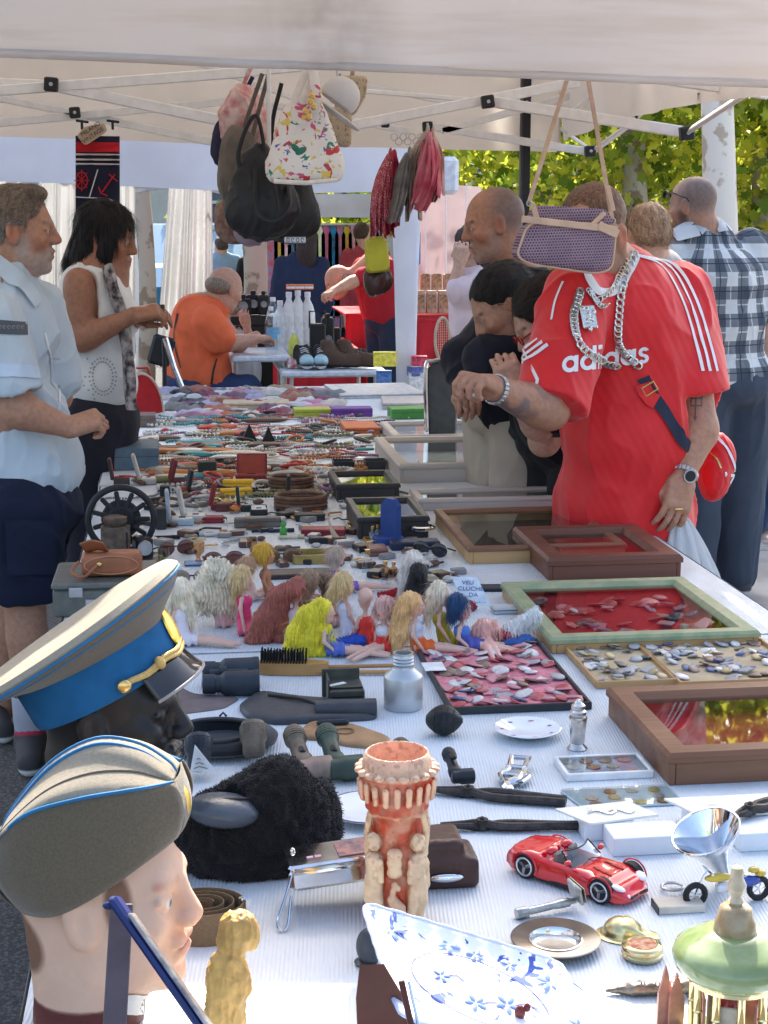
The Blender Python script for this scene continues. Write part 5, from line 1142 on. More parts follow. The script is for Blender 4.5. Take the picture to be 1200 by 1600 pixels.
for i,(px,lb,u,so,ac,bt,rz) in enumerate([(476,'black and pale blue trainer, left of the pair pointing to the camera',(.03,.03,.035),(.75,.78,.8),(.45,.65,.72),0,.1),(502,'black and pale blue trainer, right of the pair pointing to the camera',(.03,.03,.035),(.75,.78,.8),(.45,.65,.72),0,-.1),
    (535,'scuffed brown leather ankle boot with laces on the shoe table',(.11,.07,.05),(.05,.04,.04),None,1,1.35),(560,'second brown leather boot at the right end of the shoe table',(.10,.06,.045),(.05,.04,.04),None,1,1.2),(530,'grey and black trainer heaped behind the brown boots',(.10,.10,.11),(.5,.5,.5),(.6,.6,.62),0,.8),(545,'black trainer lying on the heap behind the boots',(.02,.02,.02),(.3,.3,.3),None,0,1.9)]):
    p=aty(px,575,8.68 if i<4 else 8.95); p.z=zb; shoe(p,lb,u,so,acc=ac,boot=bt,rz=rz)
p=aty(456,575,8.75); p.z=zb; t=thing('shoe_box','small red and white box beside the trainers','box',p); rbox(.05,.12,.05).obj('box_body',mat('box_redwhite',(.75,.72,.72),scale=60,col2=(.5,.05,.05)),t)
# boxed dolls against the pink sheet
zd=aty(690,492,10.25).z
for r_ in range(2):
    for k in range(4):
        if r_==1 and k>2: continue
        LB=['leftmost','second','third','rightmost'][k];p=aty(656+k*18+r_*8,490,10.4+r_*.2); p.z=zd+r_*.13+.002; t=thing('boxed_doll',LB+' tan boxed doll of the front row under the pinkish sheet' if r_==0 else LB.replace('third','last')+' tan boxed doll of the raised back row','box',p,group='boxed dolls, front row' if r_==0 else 'boxed dolls, back row')
        bx=rbox(.066,.05,.15 if r_==0 else .12,.002).obj('box_body',mat('box_tan',(.42,.22,.12),.5,scale=40,col2=(.6,.4,.28)),t)
        MB().box((0,-.027,.08),(.05,.002,.09)).obj('window',mat('box_window',(.55,.35,.2),.1,scale=60,col2=(.25,.12,.06)),t)
rk=thing('doll_shelf','step behind the front row that lifts the back row of boxed dolls','shelf',(*aty(684,490,10.6)[:2],zd)); rbox(.40,.10,.128,.002).obj('step',mat('cap_white'),rk)
# wooden racket, chair, blue bag, yellow sheet, cartons right of the post
def racket():
    p=aty(691,575,8.0); t=thing('tennis_racket','old wooden racket standing on its handle in front of the red cloth','racket',p,rz=R(25)); zc=aty(691,530,8.0).z-p.z
    pts=[(.045*cos(a),0,zc+.11*sin(a)) for a in [i*PI/12 for i in range(24)]]; MB().tube(pts,.008,8,True,).obj('frame',mat('racket_wood',(.5,.4,.3),.4),t,sm=1)
    m=MB()
    for k in range(-3,4): x=k*.012; h=.11*math.sqrt(max(0,1-(x/.045)**2)); m.tube([(x,0,zc-h),(x,0,zc+h)],.0012,4)
    for k in range(-8,9): z=k*.013; w=.045*math.sqrt(max(0,1-(z/.11)**2)); m.tube([(-w,0,zc+z),(w,0,zc+z)],.0012,4)
    m.obj('strings',mat('string_tan',(.6,.42,.3)),t)['kind']='stuff'; MB().tube([(0,0,zc-.11),(0,0,-.2)],.012,8).obj('handle',mat('racket_wood'),t)
racket()
def chair():
    p=aty(690,700,5.9); p.z=0; t=thing('folding_chair','grey and chrome folding chair back at the right end of the stall','chair',p,rz=R(-20)); z0=aty(690,650,5.9).z; z1=aty(690,566,5.9).z
    m=MB(); w=.055
    pr=[(-w,z0-.1),(-w*1.1,z1-.03),(-w*.6,z1),(w*.7,z1+.004),(w*1.1,z1-.02),(w*1.1,z1-.05),(w*.9,z0-.1)]
    m.prism(pr,.035,Matrix(((1,0,0,0),(0,0,1,0),(0,1,0,0),(0,0,0,1)))); m.obj('backrest',mat('chair_grey',(.09,.10,.11),.35),t)
    MB().tube(bez([(-w,-.01,z0-.1),(-w*1.12,-.01,z1-.03),(-w*.6,-.01,z1+.004),(w*.7,-.01,z1+.008),(w*1.15,-.01,z1-.03)],5),.009,8).obj('back_frame',mat('chrome',(.75,.76,.78),.08,1),t,sm=1)
    for x in(-.05,.06): MB().cyl((x,.0,0),(x,0,z0-.08),.012).obj('leg',M_steel,t)
    MB().box((0,.2,.44),(.34,.34,.03),bv=.01).obj('seat',mat('chair_grey'),t)
    for x in(-.14,.14): MB().cyl((x,.36,0),(x,.3,.43),.012).obj('leg',M_steel,t)
chair()
def tote(px,py0,py1,Y,w,col,label,name='shopping_bag'):
    a=aty(px,py0,Y);b=aty(px,py1,Y); t=thing(name,label,'bag',b); h=a.z-b.z
    rbox(w,w*.4,h,.01).obj('bag_body',mat('bag_'+label[:8].replace(' ','_'),col,.6),t); MB().tube(bez([(-w*.3,0,h),(-w*.2,0,h+.12),(w*.2,0,h+.12),(w*.3,0,h)],5),.006,6).obj('handle',mat('bag_'+label[:8].replace(' ','_'),col,.6),t,sm=1)
tote(647,360,415,8.6,.07,(.02,.16,.42),'bright blue bag hanging right of the sleeved post')
for (px,py,w,h,c,lb) in [(601,560,.12,.07,(.75,.62,.05),'crumpled yellow bag sheet on the far table'),(655,560,.08,.05,(.55,.03,.08),'dark pink carton right of the sleeved post'),(653,575,.10,.05,(.08,.12,.35),'blue and white carton under the pink one'),(655,600,.12,.10,(.7,.7,.68),'white carton with dark print at the foot of the post'),(600,598,.08,.10,(.05,.15,.4),'clear blue-tinted crate beside the post')]:
    p=aty(px,py+12,8.3); t=thing('carton',lb,'box',p,rz=UN(-.3,.3)); rbox(w,.08,h,.004).obj('carton_body',mat('carton_'+lb.split()[0]+lb.split()[1],c,.6,scale=60,col2=tuple(min(1,x*1.3+.1) for x in c)),t); MB().box((0,0,h+.003),(w*1.02,.082,.004)).obj('lid',mat('cap_white') if 'white' in lb else mat('carton_'+lb.split()[0]+lb.split()[1]),t)
st=thing('crate_stack','low crates that carry the cartons beside the sleeved post','crate',(*aty(640,600,8.38)[:2],0)); rbox(.42,.16,.66,.005).obj('crate_body',mat('crate_grey',(.3,.3,.32)),st)
st2=thing('back_rack','low rack under the yellow sheet and the blue crate','rack',(*aty(598,600,8.38)[:2],0)); rbox(.16,.16,.66,.005).obj('rack_body',mat('crate_grey'),st2)
# folding chair, red bag, black stroller bits left of the stall
def side_stuff():
    Y=6.9
    t=thing('folded_chair','dark folding chair leaning behind the woman, with a chrome rail','chair',(*aty(270,560,8.3)[:2],0))
    MB().tube([aty(258,528,8.3)-t.location,aty(272,575,8.3)-t.location,aty(287,612,8.3)-t.location],.016,8).obj('back_rail',mat('chrome'),t,sm=1)
    MB().box((0,0,0),(.12,.03,.16),TR(*(aty(252,548,8.4)-t.location),ry=.3),bv=.02).obj('backrest',M_blk,t); MB().tube([aty(256,530,8.32)-t.location,(-.05,.05,.1)],.012).obj('leg',M_blk,t)
    MB().box((0,.1,.45),(.4,.4,.03)).obj('seat',M_blk,t)
    p=onz(232,650); t=thing('round_bag','red round handbag with pale piping standing at the left edge of the far table','bag',p,rz=R(10))
    prof=[(.0,0)]+[(.17*cos(a)*(.55),.185*sin(a)) for a in [i*PI/14 for i in range(15)]]
    m=MB(); m.prism([(x,y) for x,y in prof[1:]],.05,Matrix(((1,0,0,-.03),(0,0,1,-.025),(0,1,0,0),(0,0,0,1)))); m.obj('bag_body',mat('bag_red_leather',(.42,.015,.02),.5),t)
    for y in(-.027,.027): MB().tube([(x-.03,y,z+.002) for x,z in prof[1:]],.005,6).obj('piping',mat('piping_tan',(.5,.4,.33)),t)
    MB().tube([(-.08,0,.15),(-.06,0,.21),(0,0,.21),(.02,0,.15)],.006).obj('handle',mat('bag_red_leather'),t)
side_stuff()
#-- HANGING GOODS
def sack(s,c,w,h,d,taper=.75,sag=.03):
    """bag body hanging: wide bottom, gathered top. c = bottom centre"""
    s.ell(c+UP*h*.28,(w*.5,d*.5,h*.30),None,'u',.05); s.ell(c+UP*h*.5,(w*.5*(taper+1)/2,d*.42,h*.35),None,'u',.05); s.ell(c+UP*h*.78,(w*.5*taper,d*.3,h*.24),None,'u',.05)
def hbag(label,cpx,bpx,Y,w,h,d,m,res=.005,fold=.006,taper=.75,rot=0,handles=None,name='handbag',flat=None,attr=None,hm=None,cat='bag'):
    c=aty(*bpx,Y); t=thing(name,label,cat,c); s=SDF(.03); sack(s,c,w,h,d,taper)
    if attr: attr(s,c)
    s.build(res,folds(fold,14,(1.2,1.2,.45),int(cpx)%11),1); s.obj('bag_body',m,t)
    for hh in(handles or []):
        MB().tube([p-t.location for p in bez([aty(*q,Y+dy) for *q,dy in hh],6)],.006 if hm is None else hm[1],7,flat=.6).obj('handle',m if hm is None else hm[0],t,sm=1)
    return t,s
Mbl=mat('black_leather',(.018,.018,.02),.42,bump=.25,bscale=220); Mbr=mat('taupe_leather',(.13,.105,.085),.55,bump=.2,bscale=200)
t,s=hbag('large soft black leather handbag with a metal plate, lowest of the hanging cluster',420,(408,372),4.15,.20,.235,.10,Mbl,taper=.45,fold=.008,handles=[((385,290,-.02),(372,240,-.03),(400,180,-.02),(418,260,-.02)),((398,262,-.05),(402,330,-.1),(430,345,-.1),(452,320,-.08),(450,290,-.03))])
m=MB(); c=aty(461,375,4.02)-t.location; o=MB().box((0,0,0),(.055,.006,.016),TR(*c),bv=.003).obj('metal_plate',M_steel,t)
for k in range(4): MB().tube([(c.x-.018+k*.012+.0035*cos(a),c.y-.004,c.z+.005*sin(a)) for a in [i*PI/3 for i in range(6)]],.0012,4,k%2==0).obj('plate_letter',M_blk,o)
hbag('black leather shoulder bag squeezed behind the large one',455,(452,380),4.32,.16,.23,.09,Mbl,taper=.6,handles=[((430,290,0),(425,200,0),(440,130,0))])
hbag('taupe brown slouchy bag at the left of the hanging cluster',380,(375,325),4.3,.11,.21,.08,Mbr,taper=.7,handles=[((372,250,0),(385,190,0),(410,115,0)),((386,252,0),(400,190,0),(420,115,0))])
hbag('brown checked canvas bag peeking below the taupe one',372,(368,378),4.45,.10,.12,.07,mat('brown_canvas',(.16,.08,.06),.8,scale=60,col2=(.30,.20,.16)),handles=[((362,330,0),(370,260,0),(385,180,0))])
hbag('pink striped cloth bag high in the hanging cluster',385,(378,232),4.4,.12,.16,.07,mat('pink_stripes',(.55,.20,.20),.8,scale=40,col2=(.70,.55,.50)),taper=.6,fold=.012,handles=[((372,170,0),(382,130,0),(392,105,0))])
hbag('dark navy cloth bag behind the pink striped one',362,(360,262),4.5,.09,.14,.06,mat('navy_cloth',(.02,.02,.05),.8),taper=.6,handles=[((362,190,0),(380,150,0),(395,120,0))])
# white bag with flower and fruit print
def printed(name,cols,sc,base=(.80,.74,.68)):
    m=mat(name,base,.45,var=.03,scale=6,bump=.1); n,l,p=nodes_of(m); tc=n.new('ShaderNodeTexCoord'); cur=p.inputs['Base Color'].links[0].from_socket
    for i,(c,th) in enumerate(cols):
        mp=n.new('ShaderNodeMapping'); mp.inputs['Location'].default_value=(i*3.7,i*1.3,i*2.1); l.new(tc.outputs['Object'],mp.inputs[0])
        nz=n.new('ShaderNodeTexNoise'); nz.inputs['Scale'].default_value=sc*(1+.25*i); nz.inputs['Detail'].default_value=2.5; nz.inputs['Distortion'].default_value=1.2; l.new(mp.outputs[0],nz.inputs[0])
        r_=n.new('ShaderNodeValToRGB'); r_.color_ramp.elements[0].position=th; r_.color_ramp.elements[1].position=th+.012; l.new(nz.outputs[0],r_.inputs[0])
        mx=n.new('ShaderNodeMix'); mx.data_type='RGBA'; l.new(r_.outputs[0],mx.inputs['Factor']); l.new(cur,mx.inputs['A']); mx.inputs['B'].default_value=(*c,1); cur=mx.outputs['Result']
    l.new(cur,p.inputs['Base Color']); return m
Mfl=printed('fruit_print',[((.55,.05,.06),.60),((.62,.10,.22),.62),((.75,.55,.12),.63),((.05,.22,.16),.65),((.08,.12,.40),.67)],17)
c=aty(477,283,4.0); t=thing('handbag','white handbag printed with red and green fruit and flowers','bag',c); s=SDF(.02)
pw=.080; s.box(c+UP*.02,(pw,.035,.012),.008,None,'u',.02)
for k in range(6): s.box(c+UP*(.04+k*.026),(pw*(1-.11*k),.032*(1-.1*k),.014),.008,None,'u',.03)
s.build(.0045,folds(.005,16,(1.2,1.2,.5),4),1); s.obj('bag_body',Mfl,t)
MB().tube([p-t.location for p in [aty(428,283,3.95),aty(477,286,3.94),aty(527,281,3.95)]],.006,8).obj('base_piping',mat('piping_pale',(.75,.68,.6)),t,sm=1)
for dx in(0,14):
    MB().tube([p-t.location for p in bez([aty(455+dx,205,4.0),aty(460+dx,160,3.98),aty(478+dx,112,4.0)],6)],.010,8,flat=.45).obj('handle',mat('piping_pale'),t,sm=1)
MB().tube([p-t.location for p in bez([aty(492,205,3.97),aty(494,150,3.96),aty(490,112,3.98)],6)],.013,8,flat=.4).obj('handle',Mfl,t,sm=1)
for k in range(5): MB().ball(aty(483+UN(-7,7),150+k*8,3.93)-t.location,(.008,.005,.010),8,6).obj('charm',mat('gold',(.75,.5,.18),.25,.9),t,sm=1)
for q in range(2):
    A=aty(462+q*8,232+q*4,3.955)-t.location; MB().ball((0,0,0),(.016,.004,.008),10,6,M=TR(*A,ry=.7-q*1.2)).obj('leaf_applique',mat('applique_green',(.03,.16,.11),.4),t,sm=1)
# beige monogram flat bags and white cap
def mono(name,c1,c2,sc,kind='dot'):
    m=mat(name,c1,.6,var=.05,scale=20,bump=.1); n,l,p=nodes_of(m); tc=n.new('ShaderNodeTexCoord'); ck=n.new('ShaderNodeTexChecker'); ck.inputs['Scale'].default_value=sc; mp=n.new('ShaderNodeMapping'); mp.inputs['Rotation'].default_value=(0,R(45),0); mp.inputs['Location'].default_value=(.003,.5,.003)
    l.new(tc.outputs['Object'],mp.inputs[0]); l.new(mp.outputs[0],ck.inputs['Vector']); vo=n.new('ShaderNodeTexVoronoi'); vo.inputs['Scale'].default_value=sc*2.2; l.new(mp.outputs[0],vo.inputs['Vector'])
    mm=n.new('ShaderNodeMath'); mm.operation='LESS_THAN'; mm.inputs[1].default_value=.42; l.new(vo.outputs['Distance'],mm.inputs[0]); m2=n.new('ShaderNodeMath'); m2.operation='MULTIPLY'; l.new(mm.outputs[0],m2.inputs[0]); l.new(ck.outputs['Fac'],m2.inputs[1])
    mx=n.new('ShaderNodeMix'); mx.data_type='RGBA'; l.new(m2.outputs[0],mx.inputs['Factor']); l.new(p.inputs['Base Color'].links[0].from_socket,mx.inputs['A']); mx.inputs['B'].default_value=(*c2,1); l.new(mx.outputs['Result'],p.inputs['Base Color']); return m
Mmo=mono('beige_monogram',(.48,.38,.26),(.28,.18,.11),75)
def flatbag(label,quad,Y,m,th=.03,name='handbag'):
    P=[aty(*q,Y) for q in quad]; c=sum(P,Vector())/len(P); t=thing(name,label,'bag',c)
    mb=MB(); o=[p-c for p in P]; ns=[(1,0),( .97,th*.35),(.86,th*.5)]
    n_=len(o); vs=[]
    for f,dy in((.86,-th/2),(.97,-th*.35),(1,0),(.97,th*.35),(.86,th/2)): vs+=[(v.x*f,dy,v.z*f) for v in o]
    fs=[tuple(range(n_)),tuple(range(4*n_+n_-1,4*n_-1,-1))]+[(k*n_+i,(k+1)*n_+i,(k+1)*n_+(i+1)%n_,k*n_+(i+1)%n_) for k in range(4) for i in range(n_)]
    mb.add(vs,fs).obj('bag_body',m,t,sm=1,auto=50); return t
def rounded(pts,r=.3,n=4):
    out=[]; N=len(pts)
    for i in range(N):
        a=Vector(pts[i-1]);b=Vector(pts[i]);c=Vector(pts[(i+1)%N]); p=b.lerp(a,r);q=b.lerp(c,r)
        for k in range(n+1): t=k/n; out.append(tuple((p*(1-t)**2+b*2*t*(1-t)+q*t*t)))
    return out
t=flatbag('beige monogram canvas bag hanging behind the white cap',rounded([(493,170),(550,165),(549,232),(497,224)],.2),4.2,Mmo)
MB().tube([aty(525,185,4.2)-t.location,aty(530,115,4.2)-t.location],.006).obj('strap',mat('tan_leather',(.45,.27,.18),.5),t)
t=flatbag('second beige monogram bag, higher and further right',rounded([(530,118),(575,118),(572,150),(553,182),(532,170)],.25),4.35,Mmo)
MB().tube([aty(550,125,4.35)-t.location,aty(552,95,4.35)-t.location],.006).obj('strap',mat('tan_leather'),t)
c=aty(530,165,4.05); t=thing('sun_cap','white cap with a grey underside hanging in front of the monogram bags','cap',c); s=SDF(.015)
Mx=TR(*c,ry=R(35)); s.ell((-.01,0,.02),(.050,.045,.05),Mx); s.ell((-.01,0,-.005),(.042,.038,.04),Mx,'s',.004); s.ell((.01,0,-.022),(.072,.05,.006),Mx,'u',.006); s.build(.004,None,1); s.obj('cap_body',cloth('cap_white_cotton',(.70,.68,.66)),t)
MB().tube([(0,0,.03),(-.01,0,.14)],.003,5).obj('hook',M_steel,t)
t,s=hbag('small mauve leather bag low in the hanging cluster',395,(392,380),4.3,.07,.10,.05,mat('mauve_leather',(.30,.22,.28),.5),handles=[((385,340,0),(380,300,0),(388,240,0))])
# purple woven bag with tan straps in front of the man in red
def purple():
    Y=3.9; c=aty(884,370,Y); t=thing('handbag','purple patterned handbag with tan leather trim and long tan straps hanging from the canopy','bag',c)
    m=mat('purple_weave',(.10,.07,.17),.6,var=.15,scale=30); n,l,p=nodes_of(m); tc=n.new('ShaderNodeTexCoord'); mp=n.new('ShaderNodeMapping'); mp.inputs['Rotation'].default_value=(R(90),0,R(2)); l.new(tc.outputs['Object'],mp.inputs[0])
    br=n.new('ShaderNodeTexBrick'); br.inputs['Scale'].default_value=46; br.inputs['Mortar Size'].default_value=.065; br.inputs['Color1'].default_value=(.13,.07,.14,1); br.inputs['Color2'].default_value=(.035,.025,.10,1); br.inputs['Mortar'].default_value=(.34,.23,.26,1); br.inputs['Brick Width'].default_value=.32; br.inputs['Row Height'].default_value=.32; br.offset=.5; l.new(mp.outputs[0],br.inputs[0])
    nz=n.new('ShaderNodeTexChecker'); nz.inputs['Scale'].default_value=17; l.new(mp.outputs[0],nz.inputs[0]); mx=n.new('ShaderNodeMix'); mx.data_type='RGBA'; l.new(nz.outputs[1],mx.inputs['Factor']); mx.inputs['A'].default_value=(.06,.04,.12,1); l.new(br.outputs[0],mx.inputs['B'])
    m3=n.new('ShaderNodeMix'); m3.data_type='RGBA'; m3.inputs['Factor'].default_value=.86; l.new(mx.outputs['Result'],m3.inputs['A']); l.new(br.outputs[0],m3.inputs['B']); l.new(m3.outputs['Result'],p.inputs['Base Color'])
    tan=mat('tan_trim',(.62,.42,.30),.5)
    o=rounded([(822,345),(958,352),(950,430),(800,408)],.28,6)
    def shell(outl,d0,d1,bulge,nm,mt):
        P=[aty(*q,Y)-c for q in outl]; ce=sum(P,Vector())/len(P); n_=len(P); mb=MB(); vs=[]
        for f,dy in((.5,d0-bulge),(.8,d0-bulge*.8),(.95,d0-bulge*.35),(1,d0),(1,d1),(.9,d1+.005)): vs+=[tuple(ce+(v-ce)*f+Vector((0,dy,0))) for v in P]
        fs=[tuple(range(n_)),tuple(range(5*n_+n_-1,5*n_-1,-1))]+[(k*n_+i,(k+1)*n_+i,(k+1)*n_+(i+1)%n_,k*n_+(i+1)%n_) for k in range(5) for i in range(n_)]
        ob=mb.add(vs,fs).obj(nm,mt,t,sm=1,auto=60); return P
    P=shell(o,-.03,.05,.022,'bag_body',m)
    MB().tube([p+Vector((0,-.031,0)) for p in P],.0035,6,True).obj('edge_piping',tan,t,sm=1)
    q=rounded([(838,320),(945,327),(958,352),(826,345)],.15,3); shell(q,-.02,.045,.006,'flap',m)
    def band(a,b,w,Yo,nm='trim_band'):
        A=aty(*a,Yo)-c;B=aty(*b,Yo)-c; MB().box((0,0,0),((B-A).length,w,.004),frame((A+B)/2,B-A,(0,-1,0)),bv=.0015).obj(nm,tan,t)
    band((815,342),(965,359),.017,Y-.054); band((832,318),(840,345),.014,Y-.045); band((945,332),(925,352),.012,Y-.045); band((935,352),(966,366),.022,Y-.056)
    zt=aty(880,128,Y).z
    for a,b in(((826,318),(888,118)),((957,345),(918,118))):
        A=aty(*a,Y)-c;B=aty(*b,Y-.02)-c; MB().box((0,0,0),((B-A).length,.011,.0035),frame((A+B)/2,B-A,(0,-1,0)),bv=.001).obj('strap',tan,t)
        MB().tube([A+Vector((.006*cos(f),-.004,.006*sin(f))) for f in [i*PI/4 for i in range(8)]],.002,5,True).obj('ring',M_steel,t)
    band((949,290),(958,330),.013,Y-.02,'strap_keeper')
purple()
# scarves, quilted yellow bag, brown plastic bag under the bracket at 668,197
def scarf(label,path,w,Y,m,th=.02,group=None):
    P=bez([aty(*p,Y) for p in path],6); t=thing('scarf',label,'scarf',P[0]); sd_=int(path[0][0])
    for lay in range(3):
        n=len(P)-1; ph=sd_+lay*2.1; mb=MB(); ln=1-.14*lay
        def fn(u,v):
            x=min(v*ln*(1+.10*sin(u*5+ph)),.999)*n; i=int(x); c=P[i].lerp(P[i+1],x-i)-t.location
            ww=w*(.22+.95*min(1,v*2.2)**.8)*(1+.12*sin(v*6+ph)); q=u-.5
            pl=sin(q*22+ph+2*sin(v*3+ph))*(.35+.65*v)
            return c+cr*(q*ww*.8+.004*cos(q*22+ph)+(lay-1)*.010*v)+Vector((0,-.012*pl-.012*(1-lay)+.02*q*q*4,-.018*abs(q)*2*(v>.8)*(1 if lay!=1 else -1)+.006*sin(q*9+ph)*v))
        mb.surf(fn,34,22).obj('scarf_cloth',m,t,sm=1,thick=.0015)
    MB().ball((0,-.005,-.005),(w*.16,.018,.022),10,8).obj('knot',m,t,sm=1)
    return t
Msc1=mono('red_lattice_scarf',(.35,.03,.06),(.65,.50,.48),160); Msc2=mat('wine_scarf',(.33,.02,.05),.8,var=.25,scale=14); Msc3=mat('grey_blue_scarf',(.14,.14,.15),.8,scale=25,col2=(.32,.30,.27)); Msc4=mat('pink_scarf',(.50,.07,.12),.8,scale=18,col2=(.62,.22,.27)); Msc5=mat('taupe_scarf',(.30,.21,.17),.8,scale=22,col2=(.45,.35,.28))
scarf('red and white lattice patterned scarf, leftmost of the hanging scarves',[(610,240),(600,280),(594,330),(596,360)],.045,4.6,Msc1)
scarf('wine red scarf hanging next to the lattice one',[(616,242),(618,290),(610,340),(612,365)],.05,4.66,Msc2)
scarf('grey-blue printed scarf in the middle of the hanging scarves',[(640,238),(632,270),(628,310),(618,345)],.045,4.6,Msc3)
scarf('taupe scarf with a knot right under the bracket',[(668,205),(655,240),(650,290),(652,335)],.045,4.62,Msc5)
scarf('bright pink scarf spread widest on the right',[(670,215),(672,250),(668,290),(655,325)],.065,4.56,Msc4)
scarf('dusty rose end of a scarf at the right of the pink one',[(676,208),(684,245),(682,290),(676,310)],.035,4.6,mat('rose_scarf',(.45,.18,.17),.8,scale=20,col2=(.6,.4,.36)))
def ring_hanger():
    c=aty(648,215,4.58); t=thing('ring_hanger','wire scarf hanger made of linked rings','hanger',c)
    for k in range(9):
        p=aty(616+k*7,214+(k%2)*7,4.58)-c; MB().tube([p+Vector((.010*cos(a),0,.010*sin(a))) for a in [i*PI/5 for i in range(10)]],.0014,5,True).obj('ring',M_steel,t)
    MB().tube([aty(668,212,4.58)-c,aty(668,192,4.58)-c],.003).obj('hook',M_steel,t)
ring_hanger()
Myq=mat('yellow_quilt',(.55,.53,.05),.6,var=.1,scale=20); t=flatbag('small quilted yellow bag hanging by the scarves',rounded([(570,372),(603,368),(610,424),(571,428)],.25),4.65,Myq,.05)
for k in range(6):
    for q in(0,1):
        a=(574+k*6,376);b_=(574+k*6+(22 if q else -22),424); b_=(min(max(b_[0],574),605),424-abs(b_[0]-min(max(b_[0],574),605))*2.2)
        MB().tube([aty(*a,4.628)-t.location,aty(*b_,4.628)-t.location],.0011,4).obj('quilt_seam',mat('quilt_seam',(.35,.33,.03)),t)
for h in(((577,374),(581,345),(590,330)),((598,372),(599,350),(596,330))): MB().tube([p-t.location for p in bez([aty(*q,4.63) for q in h],5)],.003,6).obj('handle',mat('strap_tan',(.6,.5,.3)),t)
hbag('dark brown glossy plastic bag tied under the yellow one',588,(590,458),4.7,.07,.075,.05,mat('brown_plastic',(.07,.035,.03),.25),taper=.9,fold=.008,handles=[((588,425,0),(588,405,0))])
# nautical scarf with card
def nautical():
    Y=5.8; c=aty(152,300,Y); t=thing('beach_scarf','red and navy nautical scarf with anchors pegged up at the left','scarf',c)
    red=(.50,.02,.03)
    def panel(x0,y0,x1,y1,m,nm,off):
        cloth_strip([aty(x0,y0,Y)-c+Vector((0,-off,0)),aty(x1,y0+1,Y)-c+Vector((0,-off,0))],[aty(x0,y1,Y)-c+Vector((0,-off,0)),aty(x1,y1,Y)-c+Vector((0,-off,0))],10,8,.004,1).obj(nm,m,t,sm=1,thick=.002)
    nav=cloth('navy_scarf_cloth',(.018,.02,.045)); rd=cloth('red_scarf_cloth',red); wh=cloth('cream_scarf_cloth',(.65,.60,.58))
    panel(118,212,187,345,nav,'scarf_cloth',0); panel(119,222,187,238,rd,'red_band',.006); panel(118,328,186,345,rd,'red_band',.006)
    for k,y in enumerate((240,248,255)): panel(118,y,187,y+2.6,wh,'cream_band',.006)
    def deco(pts,r,nm,cl=False,m=None): MB().tube([aty(x,y,Y)-c+Vector((0,-.012,0)) for x,y in pts],r,5,cl).obj(nm,m or rd,t)
    # wheel and anchor prints
    deco([(128+9*cos(a),282+13*sin(a)) for a in [i*PI/8 for i in range(16)]],.0022,'wheel_print',True)
    for k in range(4): a=k*PI/4; deco([(128-12*cos(a),282-17*sin(a)),(128+12*cos(a),282+17*sin(a))],.0016,'wheel_spoke')
    deco([(180,272),(160,300)],.0026,'anchor_shank'); deco([(154,292),(158,302),(168,306)],.0026,'anchor_arm'); deco([(170,272),(184,284)],.0022,'anchor_stock')
    deco([(153,265),(140,308)],.0022,'cream_cord',m=wh); deco([(118,308),(140,309),(168,310),(186,318)],.002,'cream_cord',m=wh)
    k=aty(141,212,Y-.03); n_=thing('price_card','brown cardboard tag with handwritten MILANO VINTAGE on the nautical scarf','sign',k)
    o=rounded([(120,212),(132,198),(163,192),(168,205),(133,228)],.2,3); MB().prism([((aty(x,y,Y-.03)-k).x,(aty(x,y,Y-.03)-k).z) for x,y in o],.003,Matrix(((1,0,0,0),(0,0,1,0),(0,1,0,0),(0,0,0,1)))).obj('card',mat('cardboard',(.50,.38,.28),.9,var=.12,scale=60),n_)
    for txt,px,py in(('MILANO',143,204),('VINTAGE',147,214)):
        cu_=bpy.data.curves.new('lettering','FONT'); cu_.body=txt; cu_.size=.021; cu_.align_x='CENTER'; cu_.extrude=.0004; me=bpy.data.meshes.new_from_object(bpy.data.objects.new('tmp',cu_)); me.materials.append(M_blk)
        q=link('lettering',me,None,n_); q.matrix_local=Matrix.Translation(aty(px,py,Y-.035)-k+Vector((0,-.002,0)))@Euler((0,R(-33),0)).to_matrix().to_4x4()@Euler((R(90),0,0)).to_matrix().to_4x4()
    for px in(128,176):
        p=aty(px,195,Y-.02); f=thing('spring_clip','black spring clip holding the nautical scarf, %s one'%('left' if px<150 else 'right'),'clip',p); MB().box((0,0,0),(.009,.012,.034),bv=.002).obj('jaw',M_blk,f); MB().box((.0,0,.012),(.045,.009,.009),TR(ry=.12),bv=.002).obj('handle',M_blk,f)
nautical()
#-- NEAR TABLE
def T(px,py,z=TZ): return onz(px,py,z)
M_chr=mat('chrome',(.75,.76,.78),.08,1); M_gold=mat('gold',(.75,.5,.18),.25,.9); M_brass=mat('brass_pale',(.62,.52,.26),.28,.9,var=.15,scale=80)
M_oliv=mat('olive_wool',(.125,.097,.062),.95,var=.12,scale=350,bump=.3,bscale=900,sheen=.3); M_olv2=mat('olive_light',(.28,.24,.18),.9,var=.08,scale=300,bump=.2,bscale=800); M_blu=mat('cap_blue',(.01,.10,.24),.85,bump=.2,bscale=900); M_bpipe=mat('blue_piping',(.02,.14,.30),.7)
def at_head(M,pts): return [M@Vector(p) for p in pts]
